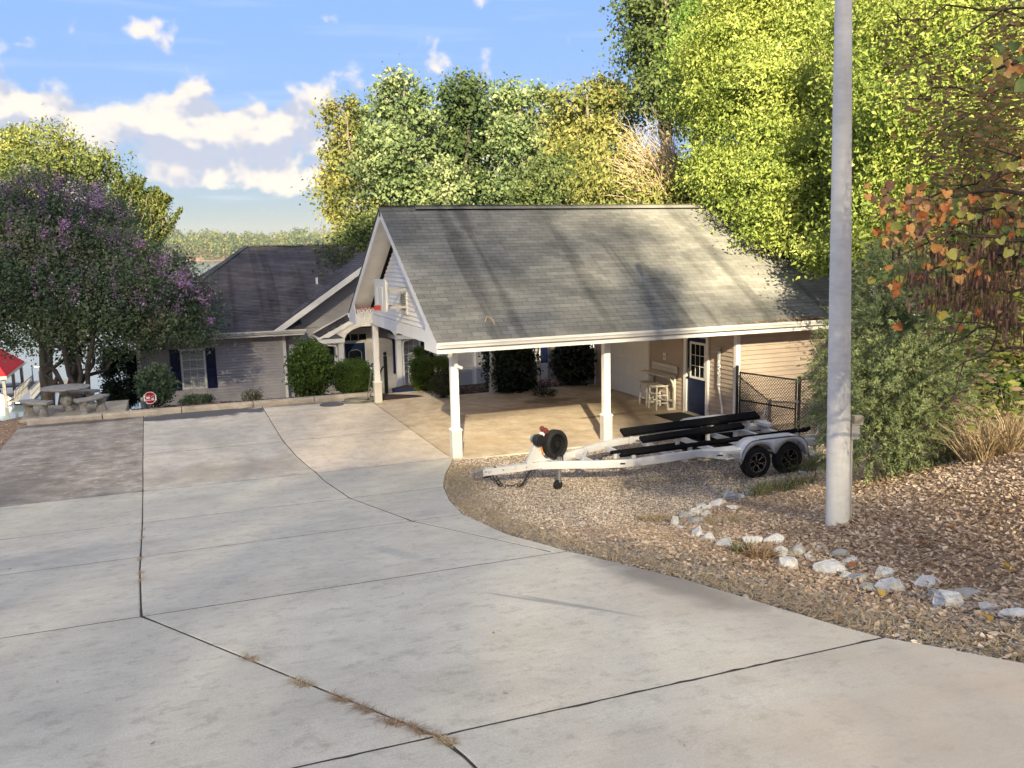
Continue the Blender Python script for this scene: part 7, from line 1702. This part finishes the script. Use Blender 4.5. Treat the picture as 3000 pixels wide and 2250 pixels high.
# sapling with yellow-green star leaves below the redbud
SB = np.array([4.3,-12.6,gz(4.3,-12.6)]); SPL = thing('gum_sapling', 'sapling with drooping pale yellow-green and withered leaves below the redbud', 'tree', SB)
rng = np.random.default_rng(231); mb = MB(); limb(mb, SB-np.array([0,0,.2]), SB+np.array([.1,.1,2.6]), .05,.02, rng,.05,6,7); pg_, pb_ = [], []
for x0,y0,x1,y1,dp in [(2260,640,2010,640,8),(2260,700,2040,690,8),(2260,720,2090,770,8.2),(2260,810,2030,860,8.4),(2260,760,2100,730,8),(2250,860,2080,880,8.6),(2260,640,2120,600,8)]:
    a, b = at(x0,y0,dp), at(x1,y1,dp); P = limb(mb, a, b, .014,.004, rng,.1,8,5); limb(mb, SB+np.array([.1,.1,rng.uniform(1.2,2.5)]), a, .02,.014, rng,.05,4,5)
    for k_ in range(150):
        c = P[rng.integers(1,9)]+rng.normal(size=3)*np.array([.13,.13,.08])-np.array([0,0,.06]); (pb_ if rng.random() < .42 else pg_).append(c)
part(SPL, 'trunk', mb, M_bark, True)
for nm, pp, m_ in (('leaves',pg_,leafmat('gum_leaf',[(0.10,0.14,0.03),(0.22,0.26,0.05),(0.36,0.38,0.10),(0.46,0.46,0.18)],transl=.4)),('withered_leaves',pb_,leafmat('gum_brown',[(0.14,0.075,0.045),(0.26,0.16,0.10),(0.36,0.26,0.18)],transl=.2))):
    pp = np.array(pp); v, f = curled(rng, pp-SB, rng.uniform(.05,.10,len(pp)), 1.6); link(nm, np_mesh(nm, v, f, None, tint=np.repeat(rng.random(len(pp)),3)), m_, SPL, 'stuff')

# ------------------------------------------------------------------ woods across the lake, unseen shade woods behind the photographer
rng = np.random.default_rng(241)
nt_ = 3000; tx_ = rng.uniform(-1300,1900,nt_); ty = 1356+rng.random(nt_)**1.4*520; yy_ = ty+30*np.sin(tx_*.004)+14*np.sin(tx_*.013+1)
tz = LAKE+.2+(ty-1340)*.040*(1+.3*np.sin(tx_*.003+2)); th_ = rng.uniform(19,33,nt_)*(1+.12*np.sin(tx_*.03)); tw = th_*rng.uniform(.26,.46,nt_)
per = 75; idx = np.repeat(np.arange(nt_),per); d = rand_dirs(rng,nt_*per); rr_ = (.75+.3*rng.random(nt_*per))
p = np.stack([tx_,yy_,tz+th_*.52],1)[idx]+d*rr_[:,None]*np.stack([tw,tw,th_*.48],1)[idx]
tn = np.clip(.8*rng.random(nt_)[idx]+.2*rng.random(len(idx)),0,1)
v = leaf_arrays(rng, p, rng.uniform(3.0,5.5,len(p)), rng.uniform(2.4,4.2,len(p)), .4)
link('far_woods', leaf_mesh('far_woods', v, tn), leafmat('far_leaf',[(0.03,0.058,0.022),(0.06,0.095,0.032),(0.10,0.13,0.038),(0.19,0.165,0.045)],transl=.2,patch=(.012,.2)), kind='stuff')
# woods closing the view to the right of the bank
lob = []
for k_ in range(46):
    x, y = rng.uniform(22,52), rng.uniform(-24,40); g = float(zt([x],[y])[0]); lob += [(x,y,g+2.5,3.2),(x+rng.normal(),y+rng.normal(),g+6.5,3.6),(x+rng.normal(),y+rng.normal(),g+10.5,3.0)]
pr_, tr_, _ = crown_points(rng, lob, 1500, 26, .8, .5); link('side_woods', leaf_mesh('side_woods', leaf_arrays(rng, pr_, .42*rng.uniform(.7,1.3,len(pr_)), .28*rng.uniform(.7,1.3,len(pr_)), .2, nrm=crown_points.out), tr_), M_olive, kind='stuff')
# tall unseen woods up the hill behind the photographer, shaped as a sun screen: laid out in the sun's own frame (u across, h up at y = 0),
# leaf density set by zone to shape the light: denser to the left, thin and ragged where light reaches the roof, low to the right
def tau(u, h):
    n = .5+.5*np.sin(u*1.3+np.sin(h*.9)*1.5)*np.sin(h*1.1+u*.5+1.0); top = np.interp(u,[-40,-4,-1,2,6,6.4,22],[15.5,15.5,13.5,9.0,6.8,1.25,1.25])+np.sin(u*2.1)*.5+np.sin(u*5.3)*.25
    n2 = .5+.5*np.sin(h*2.4+1.1*np.sin(u*.8)+.6)*(.6+.4*np.sin(u*.9+h*.7))
    t = np.where(u < .8, np.where(h > 4.4, 2.2*(.8+.4*n2), 1.75), np.where(h > 1.9, np.interp(u,[.8,3,5,6.4],[2.0,1.4,.9,.55])*(.5+n2), 1.35))
    t = np.where((u > -4) & (u < .8) & (h > .3) & (h < 4.2), 1.25, t); t = np.where((u < -7) & (h > 5) & (h < 10.5), 2.2, t)
    t = np.where((u > -.6) & (u < 6.2) & (h > -.35) & (h < 1.9), .62, t); t = np.where((u > 4.7) & (u < 5.8) & (h > 2.6) & (h < 4.6), 2.0, t)
    t = np.where((u > 4.2) & (h < -.35), .62, t); t = np.where((u > 4.25) & (u < 5.8) & (h < 4.6), np.where(h > -1.6, 2.6, 1.9), t); t = np.where((u > 6.4) & (h > -.35), 1.5, t)
    t = np.where(h < top, t, 0)
    return np.where((u > 6.2) & (u < 12) & (h >= top) & (h < 3.2), .75, t)
A_U, A_H, LS = (-38,20), (-7,16.5), .23
area = (A_U[1]-A_U[0])*(A_H[1]-A_H[0]); nL = int(3.2*area/(LS*LS*.65*.5*.5)); uu = rng.uniform(*A_U,nL); hh_ = rng.uniform(*A_H,nL)
keep = rng.random(nL) < tau(uu,hh_)/3.2; uu, hh_ = uu[keep], hh_[keep]; yy = rng.uniform(-86,-74,len(uu))
pp = np.stack([uu+.35*yy, yy, hh_-.445*yy],1)
# gather leaves loosely into sprays
pp = pp+rng.normal(size=pp.shape)*.1
wv = leaf_arrays(rng, pp, LS*rng.uniform(.7,1.3,len(pp)), LS*.65*rng.uniform(.7,1.3,len(pp)), .2)
link('unseen_shade_woods', leaf_mesh('unseen_shade_woods', wv, rng.random(len(pp))), M_oak, kind='stuff')
wt = MB()
for u in list(np.arange(-36,-1,3.1)):
    y = -80+rng.uniform(-5,5); x = u+.35*y; g = float(zt([x],[y])[0]); limb(wt, (x,y,g-.5), (x+rng.normal(),y,14.5-.445*y), .16, .05, rng, .02, 8, 8)
link('uphill_trunks', wt.mesh('uphill_trunks'), M_bark, kind='stuff')

# ------------------------------------------------------------------ air
hb = MB().box(-3600,3600,-100,2300,-14,64)
hz = link('haze', hb.mesh('haze'), None, kind='stuff')
hm_ = bpy.data.materials.new('haze_air'); hm_.use_nodes = True; nt = hm_.node_tree; nt.nodes.clear()
ho = nt.nodes.new('ShaderNodeOutputMaterial'); hv = nt.nodes.new('ShaderNodeVolumePrincipled'); hv.inputs['Color'].default_value = (0.86,0.91,1.0,1); hv.inputs['Density'].default_value = 0.00007; hv.inputs['Anisotropy'].default_value = 0.0
nt.links.new(hv.outputs[0], ho.inputs['Volume']); hz.data.materials.append(hm_)
